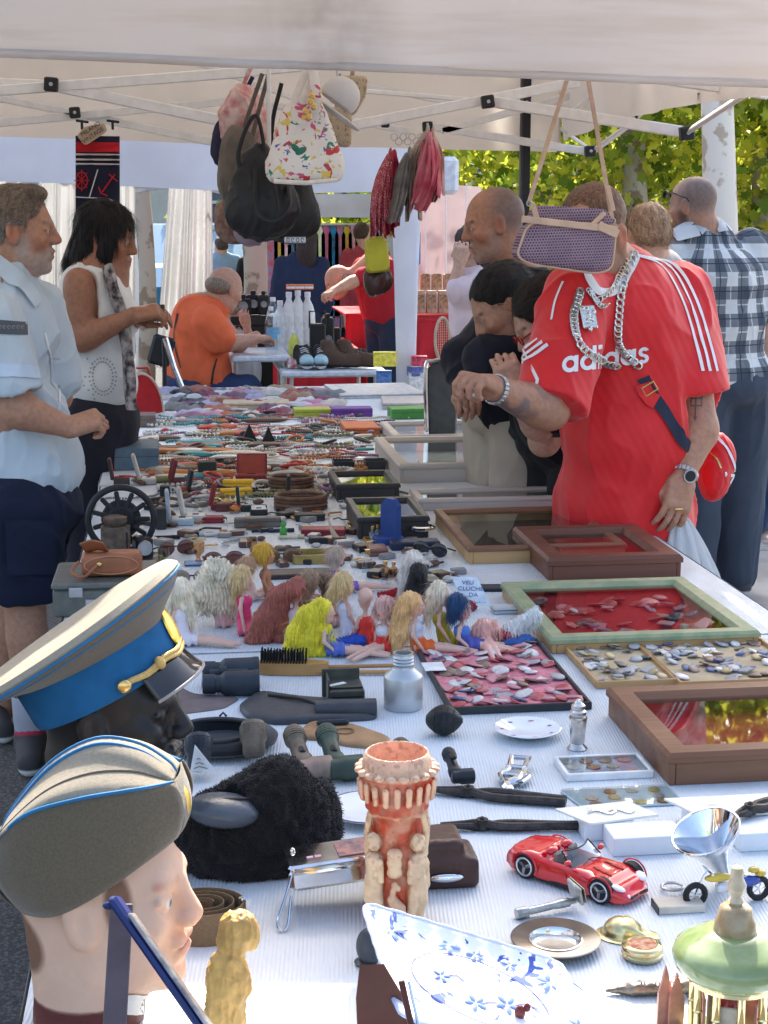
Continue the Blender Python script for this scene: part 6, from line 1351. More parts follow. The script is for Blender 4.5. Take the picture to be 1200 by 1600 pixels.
# --- mannequin with garrison cap
def mannequin1():
    p=T(140,1588); t=thing('mannequin_head','flesh-coloured mannequin head under the olive side cap with blue piping','mannequin head',p)
    c=aty(166,1392,p.y); M=head_mat(c,D(.985,-.16,.03),.92); sk=(.66,.42,.30)
    s=SDF(.012); head(s,M,jaw=1.05,nose=.97); s.cap(aty(150,1450,p.y),aty(140,1500,p.y),.052,.056,None,'u',.03); s.cap(aty(140,1500,p.y),p+UP*.004,.056,.060,None,'u',.02)
    s.ell(aty(100,1440,p.y),(.035,.045,.04),None,'u',.03)
    head_paint(s,M,sk,brow=(.55,.26,.18),lip=(.60,.33,.25),brows=True,iris=(.12,.08,.06),blush=False); hairc=(.20,.10,.06)
    s.paint(hairc,PE((.038,-.075,.012),(.016,.03,.040),M),.0025).paint(hairc,PE((-.085,-.03,-.048),(.040,.06,.036),M),.004)
    s.paint((.11,.025,.02),lambda V:np.clip((p.z+.036-V[:,2])*500,0,1)); s.build(.0027,lambda V,N:.0004*vnoise(V,300,3),1,sk,clipz=p.z+.0005)
    s.obj('head',mat('mannequin_skin',(1,1,1),.55,var=.05,scale=25,bump=.05,bscale=500,attr=True,sss=.05),t); bv=bvh_of(s)
    decal([[(x*.022,y*.012) for x,y in [(cos(a),sin(a)) for a in [i*PI/8 for i in range(16)]]]],aty(212,1570,p.y-.03),cr,UP,(aty(212,1570,p.y)-cam.location).normalized(),bv,mat('worn_white',(.6,.58,.55)),'sticker',t)
mannequin1()
def garrison():
    Y=1.598; c=aty(150,1300,Y); t=thing('side_cap','olive wool side cap with bright blue piping and a gold badge on the front mannequin','cap',c)
    # outline in the picture plane, thickness along the view direction
    fd=Vector((cf.x,cf.y,0)).normalized()
    lo=[(48,1402),(110,1386),(180,1346),(240,1308),(284,1286)]; hi=[(2,1300),(60,1240),(140,1212),(210,1204),(276,1206)];
    bl=bez([Vector((x,y,0)) for x,y in lo],6); bh=bez([Vector((x,y,0)) for x,y in hi],6); n=len(bl)-1
    th=lambda u:.079*sin(PI*(.08+.84*u))**.55
    def W(px,py,off): return aty(px,py,Y)+fd*off-c
    for sgn,nm in((-1,'outer_panel'),(1,'outer_panel')):
        def fn(u,v):
            x=u*n; i=min(int(x),n-1); a=bl[i].lerp(bl[i+1],x-i); b=bh[i].lerp(bh[i+1],x-i); q=a.lerp(b,v)
            e=-16*sin(PI*v)*(1-u)**3+ 14*sin(PI*v*.9)*u**6
            return W(q.x+e,q.y,sgn*(th(u)*(1-.12*v)+.004*sin(v*3.1)))
        o=MB().surf(fn,36,12).obj(nm,M_oliv,t,sm=1,thick=.003)
    # front and back closures
    for ui,pts in((1,[(284,1286),(291,1266),(288,1240),(276,1206)]),(0,[(48,1402),(14,1378),(0,1340),(2,1300)])):
        q=bez([Vector((x,y,0)) for x,y in pts],6); m=len(q)-1
        def fe(u,v): x=v*m;i=min(int(x),m-1); a=q[i].lerp(q[i+1],x-i); w=th(ui)*(1-.12*v); return W(a.x+(6 if ui else -6)*cos((u-.5)*PI),a.y,(u*2-1)*w)
        MB().surf(fe,10,12).obj('end_panel',M_oliv,t,sm=1,thick=.002)
    # crown: inner top rising between the flaps with a dent
    tp=bez([Vector((x,y,0)) for x,y in [(4,1298),(20,1262),(80,1190),(150,1153),(215,1160),(262,1188),(276,1206)]],5); m=len(tp)-1
    tlow=bez([Vector((x,y,0)) for x,y in [(4,1302),(30,1268),(90,1228),(150,1212),(210,1204),(250,1205),(276,1208)]],5)
    for sgn in(-1,1):
        def fc(u,v):
            x=u*m;i=min(int(x),m-1); a=tlow[i].lerp(tlow[i+1],x-i); b=tp[i].lerp(tp[i+1],x-i); q=a.lerp(b,v); return W(q.x,q.y,sgn*(th(u)*.80*(1-v**1.6)+.010*sin(v*5+u*4)*sin(PI*v)+.001))
        MB().surf(fc,34,14).obj('crown_panel',M_olv2,t,sm=1,thick=.002)
        def seam(v): return [Vector(fc(k/30,v))+fd*sgn*.002 for k in range(31)]
        MB().tube(seam(.42),.0016,6).obj('seam',M_oliv,t,sm=1)
        MB().tube([W(q.x,q.y-1,sgn*(th(i/n)*.88+.001)) for i,q in enumerate(bh)],.0022,8).obj('piping',M_bpipe,t,sm=1)
    for dy in(0,5): MB().tube([W(q.x,q.y+dy,-.002 if dy==0 else -.012) for q in tp],.0022,8).obj('piping',M_bpipe,t,sm=1)
    b=aty(284,1243,Y)-c; MB().ball((0,0,0),(.005,.012,.017),14,10,M=TR(b.x+.002,b.y-.012,b.z,ry=-.25,rz=-.5)).obj('badge',mat('badge_gold',(.85,.62,.15),.3,.9),t,sm=1)
garrison()
# --- black mannequin with peaked cap
def mannequin2():
    p=T(175,1345); t=thing('mannequin_head','matt black mannequin head wearing the big peaked cap','mannequin head',p); c=aty(176,1112,p.y-.02); M=head_mat(c,D(.985,-.16,.03),.92)
    s=SDF(.012); head(s,M); s.cap(aty(140,1180,p.y),p+UP*.003,.058,.07,None,'u',.03); s.build(.0032,None,1,(.018,.017,.017),clipz=p.z+.0005); s.obj('head',mat('mannequin_black',(1,1,1),.38,var=.15,scale=12,attr=True),t)
    # peaked cap
    c2=aty(150,1010,p.y-.02); k=thing('peaked_cap','grey-khaki officer cap with a blue band, gold cord and black peak','cap',c2)
    x=(aty(268,1020,p.y)-aty(52,1128,p.y)).normalized()   # band axis line, front up
    fd=Vector((cf.x,cf.y,0)).normalized(); z=x.cross(fd)*-1; z=z if z.z>0 else -z
    bc=aty(158,1050,p.y-.02); sc=.00090
    Mx=Matrix(((x.x,fd.x,z.x,bc.x-c2.x),(x.y,fd.y,z.y,bc.y-c2.y),(x.z,fd.z,z.z,bc.z-c2.z),(0,0,0,1)))
    a,b=.104,.088
    def el(rx,ry,zz,n=48,dx=0,tilt=0): return [(dx+rx*cos(2*PI*i/n),ry*sin(2*PI*i/n),zz+tilt*cos(2*PI*i/n)) for i in range(n)]
    def loft(rings,cap0=False,cap1=True):
        n=len(rings[0]); vs=sum(rings,[]); fs=[(r*n+i,r*n+(i+1)%n,(r+1)*n+(i+1)%n,(r+1)*n+i) for r in range(len(rings)-1) for i in range(n)]
        if cap1: fs.append(tuple((len(rings)-1)*n+i for i in range(n)))
        if cap0: fs.append(tuple(range(n-1,-1,-1)))
        return MB().add(vs,fs,Mx)
    loft([el(a*.98,b*.98,-.026),el(a,b,-.02),el(a*1.02,b*1.02,.026),el(a*1.0,b,.03)],True).obj('blue_band',M_blu,k,sm=1,auto=50)
    loft([el(a*1.0,b*1.0,.028),el(a*1.12,b*1.12,.036,dx=-.004,tilt=.004),el(a*1.40,b*1.38,.047,dx=-.010,tilt=.012),el(a*1.56,b*1.5,.058,dx=-.012,tilt=.020)],False,False).obj('crown_side',M_oliv,k,sm=1)
    loft([el(a*1.56,b*1.5,.0585,dx=-.012,tilt=.020),el(a*1.58,b*1.52,.063,dx=-.012,tilt=.020),el(a*1.50,b*1.45,.070,dx=-.012,tilt=.020),el(a*1.0,b*1.0,.073,dx=-.012,tilt=.018),el(a*.5,b*.5,.068,dx=-.012,tilt=.006),el(a*.1,b*.1,.065,dx=-.012,tilt=0)],False,True).obj('crown_top',M_olv2,k,sm=1)
    MB().tube(el(a*1.565,b*1.51,.058,dx=-.012,tilt=.020),.0022,6,True,M=Mx).obj('crown_piping',M_bpipe,k,sm=1)
    MB().tube(el(a*1.43,b*1.41,.050,dx=-.010,tilt=.014),.0012,6,True,M=Mx).obj('seam',M_bpipe,k,sm=1)
    # peak
    def fp(u,v): an=R(-54+108*u); ex=.016*v*cos(an)**.6; return ((a+ex)*cos(an)*1.0+.0,(b*1.02+ex*.55)*sin(an),-.018-.036*v-.006*sin(PI*v)*.5)
    MB().surf(fp,30,8,M=Mx).obj('peak',mat('patent_black',(.02,.02,.022),.12,coat=.6),k,sm=1,thick=.003)
    MB().tube([fp(i/30,1) for i in range(31)],.0026,6,M=Mx).obj('peak_edge',mat('worn_edge',(.3,.28,.27),.4),k,sm=1)
    # gold cord between buttons
    def band(u,zz,rr=1.04): an=R(u); return (a*rr*cos(an),b*rr*sin(an),zz)
    for dz in(-.0035,.0035):
        MB().tube([band(-66+132*i/24,-.014+dz*(1-abs(sin(R(-66+132*i/24)*1.1)))**.5-(.0) +.002*cos(i),1.05) for i in range(25)],.0032,8,M=Mx).obj('gold_cord',mat('cord_gold',(.62,.42,.15),.45,.4,scale=300,bump=.5),k,sm=1)
    for u in(-38,38): MB().ball(band(u,-.013,1.07),(.007,.007,.009),10,8,M=Mx).obj('cord_knot',mat('cord_gold'),k,sm=1)
    for u in(-68,68):
        q=band(u,-.014,1.08); MB().ball(q,(.009,.004,.009),16,10,M=Mx).obj('button',M_gold,k,sm=1)
    q=band(0,.012,1.03); MB().ball(q,(.006,.020,.030),14,10,M=Mx).obj('badge',mat('badge_gold'),k,sm=1)
mannequin2()
# --- fur hat
def ushanka():
    p=T(415,1375); t=thing('fur_hat','big black fur hat with ear flaps, right of the mannequin heads','hat',p); s=SDF(.03); Y=p.y+.06
    for px,py,r,dy in((345,1292,.068,0),(410,1272,.080,0),(470,1340,.052,-.01),(375,1352,.055,-.01),(390,1295,.074,-.01),(325,1305,.052,0),(318,1325,.045,0),(400,1310,.072,.02),(455,1290,.066,.01),(440,1215,.040,0),(430,1245,.055,0),(390,1340,.060,-.02),(350,1335,.050,-.02),(440,1330,.055,-.02),(475,1260,.045,.01)):
        s.ell(aty(px,py,Y+dy),r*.72 if False else (r*.72,r*.72,r*.72))
    s.ell(aty(505,1270,Y+.04),(.022,.04,.048),None,'u',.008); s.ell(aty(508,1300,Y+.04),(.017,.035,.035),None,'u',.02)
    s.ell(aty(338,1252,Y-.045),(.042,.040,.022),None,'s',.01)
    s.build(.0036,lambda V,N:.0016*vnoise(V,260,3)+.003*vnoise(V,90,4),1,clipz=p.z+.001)
    M=mat('black_fur',(.006,.006,.007),.95,var=.4,scale=200,bump=.8,bscale=500,sheen=.12); s.obj('fur',M,t)
    # short hairs standing off the surface
    nr=s.normals(); k=14000; id_=rng.integers(0,len(s.V),k); P=s.V[id_]-np.array(p); Nn=nr[id_]+rng.normal(size=(k,3))*.45+[0,0,-.3]; Nn/=np.linalg.norm(Nn,axis=1)[:,None]; A=np.cross(Nn,rng.normal(size=(k,3))); A/=np.linalg.norm(A,axis=1)[:,None]
    V=np.stack([P-A*.0005,P+A*.0005,P+Nn*.0045],1).reshape(-1,3); me=bpy.data.meshes.new('hairs'); me.from_pydata(V.tolist(),[],np.arange(3*k).reshape(-1,3).tolist()); me.materials.append(M); tag(link('fur_hairs',me,None,t),kind='stuff')
    c=aty(350,1266,Y-.042)-p; MB().ball((0,0,0),(.050,.038,.021),20,10,M=TR(*c,ry=.12)).obj('leather_crown',mat('leather_bluegrey',(.07,.085,.105),.22,bump=.2,bscale=120),t,sm=1)
    MB().tube(bez([c+Vector(v) for v in((-.03,-.02,.010),(-.01,-.012,.018),(.02,-.008,.018),(.035,.0,.014))],5),.0018,6).obj('seam',M_blk,t,sm=1)
ushanka()
# --- beret with leather band
def beret():
    p=T(345,1168); t=thing('beret','black beret lying upside down with a leather band','beret',p); u_=mpp(345,1168)
    MB().lathe([(.035,0),(.070,.003),(.092,.012),(.094,.020),(.086,.027),(.070,.030),(.064,.030),(.062,.012),(.0,.010)],40,cap=False,sy=.86).obj('felt',mat('black_felt',(.012,.013,.018),.9,sheen=.3,bump=.3,bscale=400),t,sm=1)
    MB().tube([(.067*cos(a)-.008,.058*sin(a)-.004,.031) for a in [i*PI/20 for i in range(40)]],.0042,8,True).obj('leather_band',mat('band_leather',(.04,.04,.045),.35),t,sm=1)
    MB().ball((-.07,-.052,.024),(.010,.006,.004),10,6).obj('buckle',M_chr,t,sm=1); MB().tube([(.0,.058,.034),(.006,.06,.040),(.012,.058,.034)],.002).obj('bow',M_blk,t)
beret()
# --- rolled belt
def belt():
    p=T(318,1458); t=thing('rolled_belt','rolled khaki canvas belt with a steel buckle','belt',p); pts=[]
    for i in range(120): a=i*.19; r=.010+.00155*a; pts.append((r*1.25*cos(a),r*sin(a)))
    m=MB(); n=len(pts); w=.001
    out=[(x*(1+w/math.hypot(x,y)),y*(1+w/math.hypot(x,y))) for x,y in pts]
    vs=[(x,y,0) for x,y in pts]+[(x,y,.040) for x,y in pts]+[(x,y,0) for x,y in out]+[(x,y,.040) for x,y in out]
    fs=[]
    for i in range(n-1): fs+=[(i,i+1,n+i+1,n+i),(2*n+i+1,2*n+i,3*n+i,3*n+i+1),(n+i,n+i+1,3*n+i+1,3*n+i)]
    m.add(vs,fs).obj('webbing',mat('khaki_web',(.19,.135,.08),.9,var=.1,scale=300,bump=.5,bscale=700),t,sm=1,auto=40)
    b=MB().box((.050,.012,.026),(.012,.004,.036),TR(rz=-.3),bv=.002).obj('buckle',M_chr,t); MB().cyl((.046,-.002,.012),(.046,-.002,.044),.003).obj('buckle_bar',M_chr,b)
belt()
# --- carved figurine
def figurine():
    Y=1.50; base=T(348,1640); t=thing('figurine','ochre carved figurine of a robed woman with her hair in a bun','figurine',base)
    Y=base.y; s=SDF(.012); P=lambda px,py,dy=0: aty(px,py,Y+dy)
    s.cap(P(352,1520),P(345,1640),.016,.020,None,'u',.02); s.ell(P(357,1535),(.017,.015,.026)); s.cap(P(365,1490),P(355,1520),.009,.014,None,'u',.012); s.ell(P(372,1455),(.015,.014,.018)); s.ell(P(387,1462),(.010,.009,.013)); s.ell(P(392,1474),(.005,.006,.005),None,'u',.005); s.ell(P(360,1470),(.012,.012,.012)); s.ell(P(370,1440),(.013,.012,.008))
    s.cap(P(340,1500,-.01),P(336,1600,-.012),.006,.008,None,'u',.008); s.cap(P(366,1510,-.01),P(372,1600,-.01),.006,.007,None,'u',.008); s.cap(P(362,1505,-.012),P(352,1575,-.016),.004,.005,None,'u',.006)
    s.cap(P(372,1520,-.008),P(385,1545,-.004),.007,.005,None,'u',.01)
    s.build(.0014,lambda V,N:.0022*(1-np.abs(vnoise(V*np.array([1,1,.3]),170,3)))**3+.0006*vnoise(V,600,4),1,clipz=base.z+.0005); s.obj('carving',mat('ochre_wax',(.56,.33,.10),.42,var=.25,scale=45,sss=.1),t)
figurine()
# --- blue edged frame with easel leg (seen from behind)
def easel_frame():
    a=T(322,1610); t=thing('easel_frame','slim blue-edged frame propped by a dark strut beside the figurine','frame',a); Y0=a.y
    A=aty(176,1402,1.42); B=aty(330,1622,1.33); A2=A+Vector((.012,.006,.0))
    d=(B-A); n_=Vector((d.z,0,-d.x)).normalized()
    MB().box((0,0,0),(d.length,.010,.017),frame((A+B)/2-t.location,d,(0,-1,0)),bv=.003).obj('frame_side',mat('lacquer_blue',(.008,.02,.12),.35,coat=.15,scale=20),t)
    MB().box((0,0,0),(d.length*.82,.004,.012),frame((A.lerp(B,.56))-t.location+Vector((.004,-.007,.007)),d,(0,-1,0)),bv=.001).obj('silvered_face',mat('silvered',(.40,.38,.36),.3,.6,scale=60,col2=(.16,.14,.15)),t)
    A=aty(190,1412,1.44);B=aty(178,1625,1.36); d=B-A
    MB().box((0,0,0),(d.length,.022,.003),frame((A+B)/2-t.location,d,(0,-1,.1)),bv=.001).obj('strut',mat('strut_plum',(.10,.075,.085),.6,bump=.2),t)
    MB().ball(aty(170,1415,1.42)-t.location,(.006,.004,.004),8,6).obj('hinge',mat('lacquer_blue'),t,sm=1)
easel_frame()
# --- vase with carved figures
def vase():
    p=T(620,1440); t=thing('carved_vase','reddish ivory-coloured vase carved with nude figures and a fluted rim','vase',p); k=mpp(620,1440); h=.205
    prof=[(.026,0),(.030,.006),(.030,.02),(.034,.05),(.033,.09),(.030,.12),(.030,.140),(.036,.155),(.040,.163),(.042,.187),(.0445,.196),(.0455,.2)]
    red=(.50,.07,.025); cream=(.74,.55,.34); s=SDF(.006)
    for (r0,z0),(r1,z1) in zip(prof,prof[1:]):
        s.cap((p.x,p.y,p.z+z0),(p.x,p.y,p.z+z1),r0*.93,r1*.93,None,'u',.004)
    fr=-Vector((cf.x,cf.y,0)).normalized(); sdv=cr; painted=[]
    def Q(ang,z,r): a=R(ang); r*=1.04 if z<.15 else 1; return p+fr*cos(a)*r+sdv*sin(a)*r+UP*z
    def fig(a0,sgn):
        L=[]
        L.append((Q(a0,.112,.036),Q(a0,.118,.037),.0105)) # head
        L.append((Q(a0,.092,.037),Q(a0+4*sgn,.072,.038),.0115)); L.append((Q(a0,.066,.037),Q(a0-6*sgn,.040,.037),.0125)); L.append((Q(a0-6*sgn,.040,.037),Q(a0-2*sgn,.012,.033),.009))
        L.append((Q(a0-14*sgn,.098,.038),Q(a0-24*sgn,.122,.037),.0050)); L.append((Q(a0-24*sgn,.122,.037),Q(a0-14*sgn,.146,.036),.0045))
        L.append((Q(a0+16*sgn,.092,.038),Q(a0+20*sgn,.070,.040),.0050)); L.append((Q(a0+20*sgn,.070,.040),Q(a0-2*sgn,.066,.042),.0042)); L.append((Q(a0+10*sgn,.060,.038),Q(a0+14*sgn,.020,.035),.0075))
        for a,b,r in L: s.cap(a,b,r*.86,r*.74,None,'u',.0012); painted.append((a,b,r))
    for a0,sg in((-48,1),(42,-1),(130,1),(-140,-1)): fig(a0,sg)
    for k2 in range(14): a=k2*360/14; s.ell(Q(a,.150+.004*(k2%2),.034),.0055,None,'u',.004)
    for k2 in range(4): s.cap(Q(-8+k2*5,.046-k2*.004,.038),Q(-3+k2*4,.030,.039),.006,.004,None,'u',.003)
    s.cap(Q(-8,.052,.040),Q(-4,.066,.040),.0035,None,None,'u',.002); s.cap(Q(-4,.066,.040),Q(2,.062,.041),.003,None,None,'u',.002)
    for k2 in range(9): s.ell(Q(-10+5*(k2%3),.080+.011*(k2//3),.035),(.006,.006,.007),None,'u',.003)
    for k2 in range(20): a=k2*18; s.cap(Q(a,.166,.0425),Q(a,.184,.0445),.0042,.0042,None,'u',.001)
    for k2 in range(20): a=k2*18+9; s.ell(Q(a,.199,.0455),(.0065,.0065,.0042),None,'u',.002)
    s.ell((p.x,p.y,p.z+.215),(.036,.036,.055),None,'s',.003)
    for k2 in range(20): a=k2*18; s.cap(Q(a,.203,.039),Q(a,.170,.034),.0016,.0016,None,'s',.002)
    s.paint(cream,lambda V:np.clip((np.hypot(V[:,0]-p.x,V[:,1]-p.y)-.0335)*420,0,1)*np.clip((.150-(V[:,2]-p.z))*300,0,1)*(.75+.25*vnoise(V,80,6)))
    s.paint((.78,.50,.32),lambda V:np.clip((np.hypot(V[:,0]-p.x,V[:,1]-p.y)-.0445)*500,0,1))
    # cream on the raised parts, red in the ground between
    for a,b,r in painted: s.paint(cream,PC(a,b,r*.97),.0018)
    for k2 in range(20): s.paint((.72,.42,.26),PC(Q(k2*18,.166,.0455),Q(k2*18,.184,.0475),.0034),.001)
    s.paint((.62,.40,.27),lambda V:np.clip((V[:,2]-p.z-.192)*400,0,1))
    s.paint((.60,.38,.24),lambda V:.5*np.clip(vnoise(V,60,3)*2,0,1)); s.paint((.25,.09,.05),lambda V:.45*np.clip(vnoise(V,240,5)*3-.8,0,1)*np.clip((V[:,2]-p.z-.05)*20,0,1))
    s.build(.00125,lambda V,N:.0004*vnoise(V,260,2)+.0006*(1-np.abs(vnoise(V*np.array([1,1,.4]),230,5)))**4*np.clip((.15-(V[:,2]-p.z))*200,0,1),0,red,clipz=p.z+.0005); s.obj('vase_body',mat('resin_vase',(1,1,1),.32,var=.12,scale=60,attr=True,coat=.2,sss=.08),t)
vase()
# --- chrome box on wire stand
def chrome_box():
    a=T(440,1440); t=thing('chrome_case','long chrome tin with a picture on its lid, propped on a wire foot','case',a); z=.030
    L=.165; Mx=TR(.012,.012,.030,rz=R(4),ry=R(-4))
    MB().box((L/2,.03,.0145),(L,.062,.029),Mx,bv=.006).obj('case_body',M_chr,t,sm=1,auto=30)
    MB().box((L/2,.03,.0325),(L*1.005,.064,.006),Mx,bv=.004).obj('lid',M_chr,t,sm=1,auto=30)
    MB().box((L*.62,.03,.0362),(L*.45,.045,.0012),Mx).obj('lid_picture',mat('picture_print',(.12,.11,.14),.25,scale=90,col2=(.40,.20,.18)),t)
    for x in(.030,.040): MB().box((x,.018,.0362),(.008,.006,.0012),Mx).obj('lid_stone',mat('stone_pink',(.6,.4,.5),.2),t)
    MB().ball((.012,.045,.037),.0035,8,6,M=Mx).obj('rivet',M_chr,t,sm=1)
    MB().tube(bez([(.014,.01,.055),(.004,-.006,.032),(-.006,-.022,.010),(-.002,-.030,.0025),(.006,-.024,.006),(.012,-.004,.035)],5),.0016,6).obj('wire_foot',M_chr,t,sm=1)
    MB().box((.13,.04,.01),(.02,.02,.02)).obj('rest_block',mat('stone_pink'),t)
chrome_box()
def leather_pouch():
    p=T(690,1388); t=thing('leather_pouch','brown leather camera pouch lying behind the carved vase','pouch',p); s=SDF(.012)
    s.box((-.01,.03,.02),(.050,.028,.012),.009); s.box((-.016,.03,.045),(.036,.024,.010),.010); s.build(.003,folds(.0006,40),1); s.obj('pouch_body',mat('dark_brown_leather',(.06,.03,.025),.4,bump=.2,bscale=200),t,world=False)
    MB().tube([(-.062,.0,.032),(.045,-.004,.033)],.0016).obj('seam',mat('seam_dark',(.03,.015,.012)),t)
    MB().ball((.005,-.010,.018),(.022,.004,.006),12,6).obj('metal_plate',M_chr,t,sm=1)
leather_pouch()
# --- flashlights
def torch(px,py,label,body,end,rz,lay=0,s=1.0):
    p=T(px,py); t=thing('torch',label,'torch',p,rz)
    # L-shaped angle torch: barrel standing away, head facing along x
    MB().lathe([(.0155,0),(.017,.003),(.017,.02),(.014,.025),(.013,.06),(.0165,.066),(.0175,.085),(.015,.092),(.006,.095)],18,M=TR(0,.006,.020,rx=R(-70),s=s)).obj('barrel',body,t,sm=1,auto=40)
    for k in range(4): MB().lathe([(.0178,0),(.0178,.0025)],18,M=TR(0,.006,.020,rx=R(-70),s=s)@TR(0,0,.068+k*.005)).obj('grip_ring',body,t)
    MB().lathe([(.012,-.014),(.0165,-.010),(.0165,.004),(.0195,.010),(.0195,.040),(.0165,.041)],18,M=TR(0,0,.0195,ry=R(90),s=s)).obj('lamp_head',end,t,sm=1,auto=40)
    MB().lathe([(.0001,.0),(.0155,.001)],18,M=TR(.0415*s,0,.0195,ry=R(90),s=s),cap=False).obj('lens',mat('lens_dark',(.04,.04,.05),.08),t)
    MB().box((0,.028,.043),(.009,.022,.006),bv=.002).obj('switch',M_blk,t)
cam1=mat('camo_brown',(.20,.15,.11),.5,scale=35,col2=(.08,.07,.05)); cam2=mat('camo_pink',(.36,.24,.19),.5,scale=35,col2=(.18,.15,.11)); gr=mat('torch_green',(.05,.075,.055),.45,var=.2,scale=30); bk=mat('torch_black',(.02,.026,.035),.4)
torch(478,1222,'camouflage angle torch with a pale pinkish head',cam1,cam2,R(8)); torch(527,1220,'dark green angle torch right of the camouflage one',gr,gr,R(6)); torch(714,1233,'black angle torch standing right of the carved vase',bk,bk,R(4),s=.62)
torch(640,1234,'camouflage angle torch half hidden behind the vase rim',cam1,cam2,R(3),s=.85)
def torch_up(px,py,label,m,paper=False):
    p=T(px,py); t=thing('torch',label,'torch',p); MB().lathe([(.016,0),(.018,.004),(.018,.02),(.0215,.026),(.022,.045),(.018,.054),(.008,.058)],18,M=TR(0,.01,.018,rx=R(-40))).obj('barrel',m,t,sm=1,auto=40)
    for k in range(5): MB().tube([(.0215*cos(a),.0215*sin(a),.030+k*.004) for a in [i*PI/8 for i in range(16)]],.001,5,True,M=TR(0,.01,.018,rx=R(-40))).obj('grip_ring',m,t)
    if paper:
        MB().add([(-.014,-.012,.022),(.026,-.012,.020),(-.006,-.004,.062),(-.0138,-.0128,.022),(.0262,-.0128,.020),(-.006,-.0048,.062)],[(0,1,2),(5,4,3),(0,3,4,1),(1,4,5,2),(2,5,3,0)]).obj('paper_tag',mat('paper',(.75,.75,.74),.8),t)
        for k in range(3): MB().tube([(-.008+k*.002,-.0135+k*.001,.027+k*.007),(.0,-.0137+k*.001,.030+k*.006),(.012-k*.005,-.0135+k*.001,.026+k*.007)],.0006,4).obj('pen_line',M_blk,t)
torch_up(312,1222,'dark torch with a triangular white paper tag in front of the beret',bk,True); torch_up(398,1200,'ribbed dark torch head behind the fur hat',cam1)
# --- holster, leaf-shaped cloth, plaque
def slab(name,label,cat,pix,h,m,zt=TZ,bulge=.0,part='body',extra=None,puff=0):
    P=[T(x,y,zt) for x,y in pix]; c=sum(P,Vector())/len(P); c.z=zt; t=thing(name,label,cat,c); o=[(p-c) for p in P]; n=len(o)
    mb=MB(); vs=[]; lv=[(1,0),(1.0,h*.5),(.94,h*.85),(.80,h)]+([(.5,h+puff),(.15,h+puff*1.15)] if puff else [(.4,h)])
    for f,z in lv: vs+=[(v.x*f,v.y*f,z) for v in o]
    fs=[tuple(range(n-1,-1,-1)),tuple(range((len(lv)-1)*n,len(lv)*n))]+[(k*n+i,k*n+(i+1)%n,(k+1)*n+(i+1)%n,(k+1)*n+i) for k in range(len(lv)-1) for i in range(n)]
    mb.add(vs,fs).obj(part,m,t,sm=1,auto=50); return t,c
dk=mat('dark_leather_grey',(.055,.058,.066),.42,bump=.25,bscale=160)
t,c=slab('holster','dark grey leather holster with a strap and a round open end','holster',rounded([(372,1108),(402,1086),(470,1096),(586,1104),(590,1126),(500,1130),(430,1134),(385,1124)],.25,3),.014,dk,puff=.004)
MB().tube(bez([T(420,1102)-c+UP*.019,T(450,1108)-c+UP*.022,T(475,1112)-c+UP*.022,T(500,1118)-c+UP*.017],5),.003,6,flat=1).obj('strap',mat('strap_black',(.02,.02,.02),.5),t,sm=1)
a=T(520,1122)-c; MB().lathe([(.015,-.05),(.0165,0),(.0165,.055),(.013,.056),(.013,.05)],18,M=TR(a.x+.02,a.y,.0165,ry=R(90),rz=R(-3))).obj('tube_end',dk,t,sm=1,auto=40)
slab('leather_scrap','mauve-grey leaf-shaped piece of leather with a curled tip','leather',rounded([(248,1092),(262,1062),(300,1085),(345,1088),(376,1092),(350,1108),(290,1116),(250,1114)],.25,3),.003,mat('mauve_suede',(.16,.125,.125),.7))
t,c=slab('leather_plaque','tan wing-shaped leather plaque behind the torches','plaque',rounded([(466,1148),(482,1132),(520,1128),(560,1138),(612,1156),(600,1172),(545,1168),(500,1158),(470,1156)],.25,3),.008,mat('tan_leather_old',(.34,.20,.10),.6,var=.2,scale=30,bump=.2))
a=T(538,1151)-c; MB().tube([(a.x+.016*cos(f),a.y+.014*sin(f),.010) for f in [i*PI/8 for i in range(16)]],.0012,5,True).obj('stamped_ring',mat('tan_dark',(.20,.12,.06)),t); a=T(520,1140)-c; MB().box((a.x,a.y,.013),(.055,.012,.009),bv=.003).obj('bracket',bk,t)
# --- binoculars
def binos():
    p=T(362,1086); t=thing('binoculars','black rubber binoculars lying on the cloth','binoculars',p,rz=R(-2)); br=mat('rubber_navy',(.028,.036,.048),.45)
    for y,z in((0,.022),(.056,.030)):
        MB().lathe([(.017,-.052),(.018,-.048),(.018,-.030),(.016,-.028),(.016,-.020),(.0225,-.012),(.0235,.038),(.0245,.042),(.0245,.050),(.021,.051)],20,M=TR(.0,y,z,ry=R(90))).obj('tube',br,t,sm=1,auto=35)
        MB().lathe([(.0001,0),(.014,.001)],16,M=TR(-.0525,y,z,ry=R(-90)),cap=False).obj('eyepiece_lens',mat('lens_dark'),t)
    MB().cyl((-.04,.025,.034),(.03,.025,.034),.008).obj('hinge',br,t); MB().lathe([(.0105,0),(.0105,.014)],14,M=TR(-.022,.025,.037,ry=R(90))).obj('focus_wheel',br,t); MB().box((.01,.025,.030),(.03,.05,.010),bv=.003).obj('bridge',br,t)
binos()
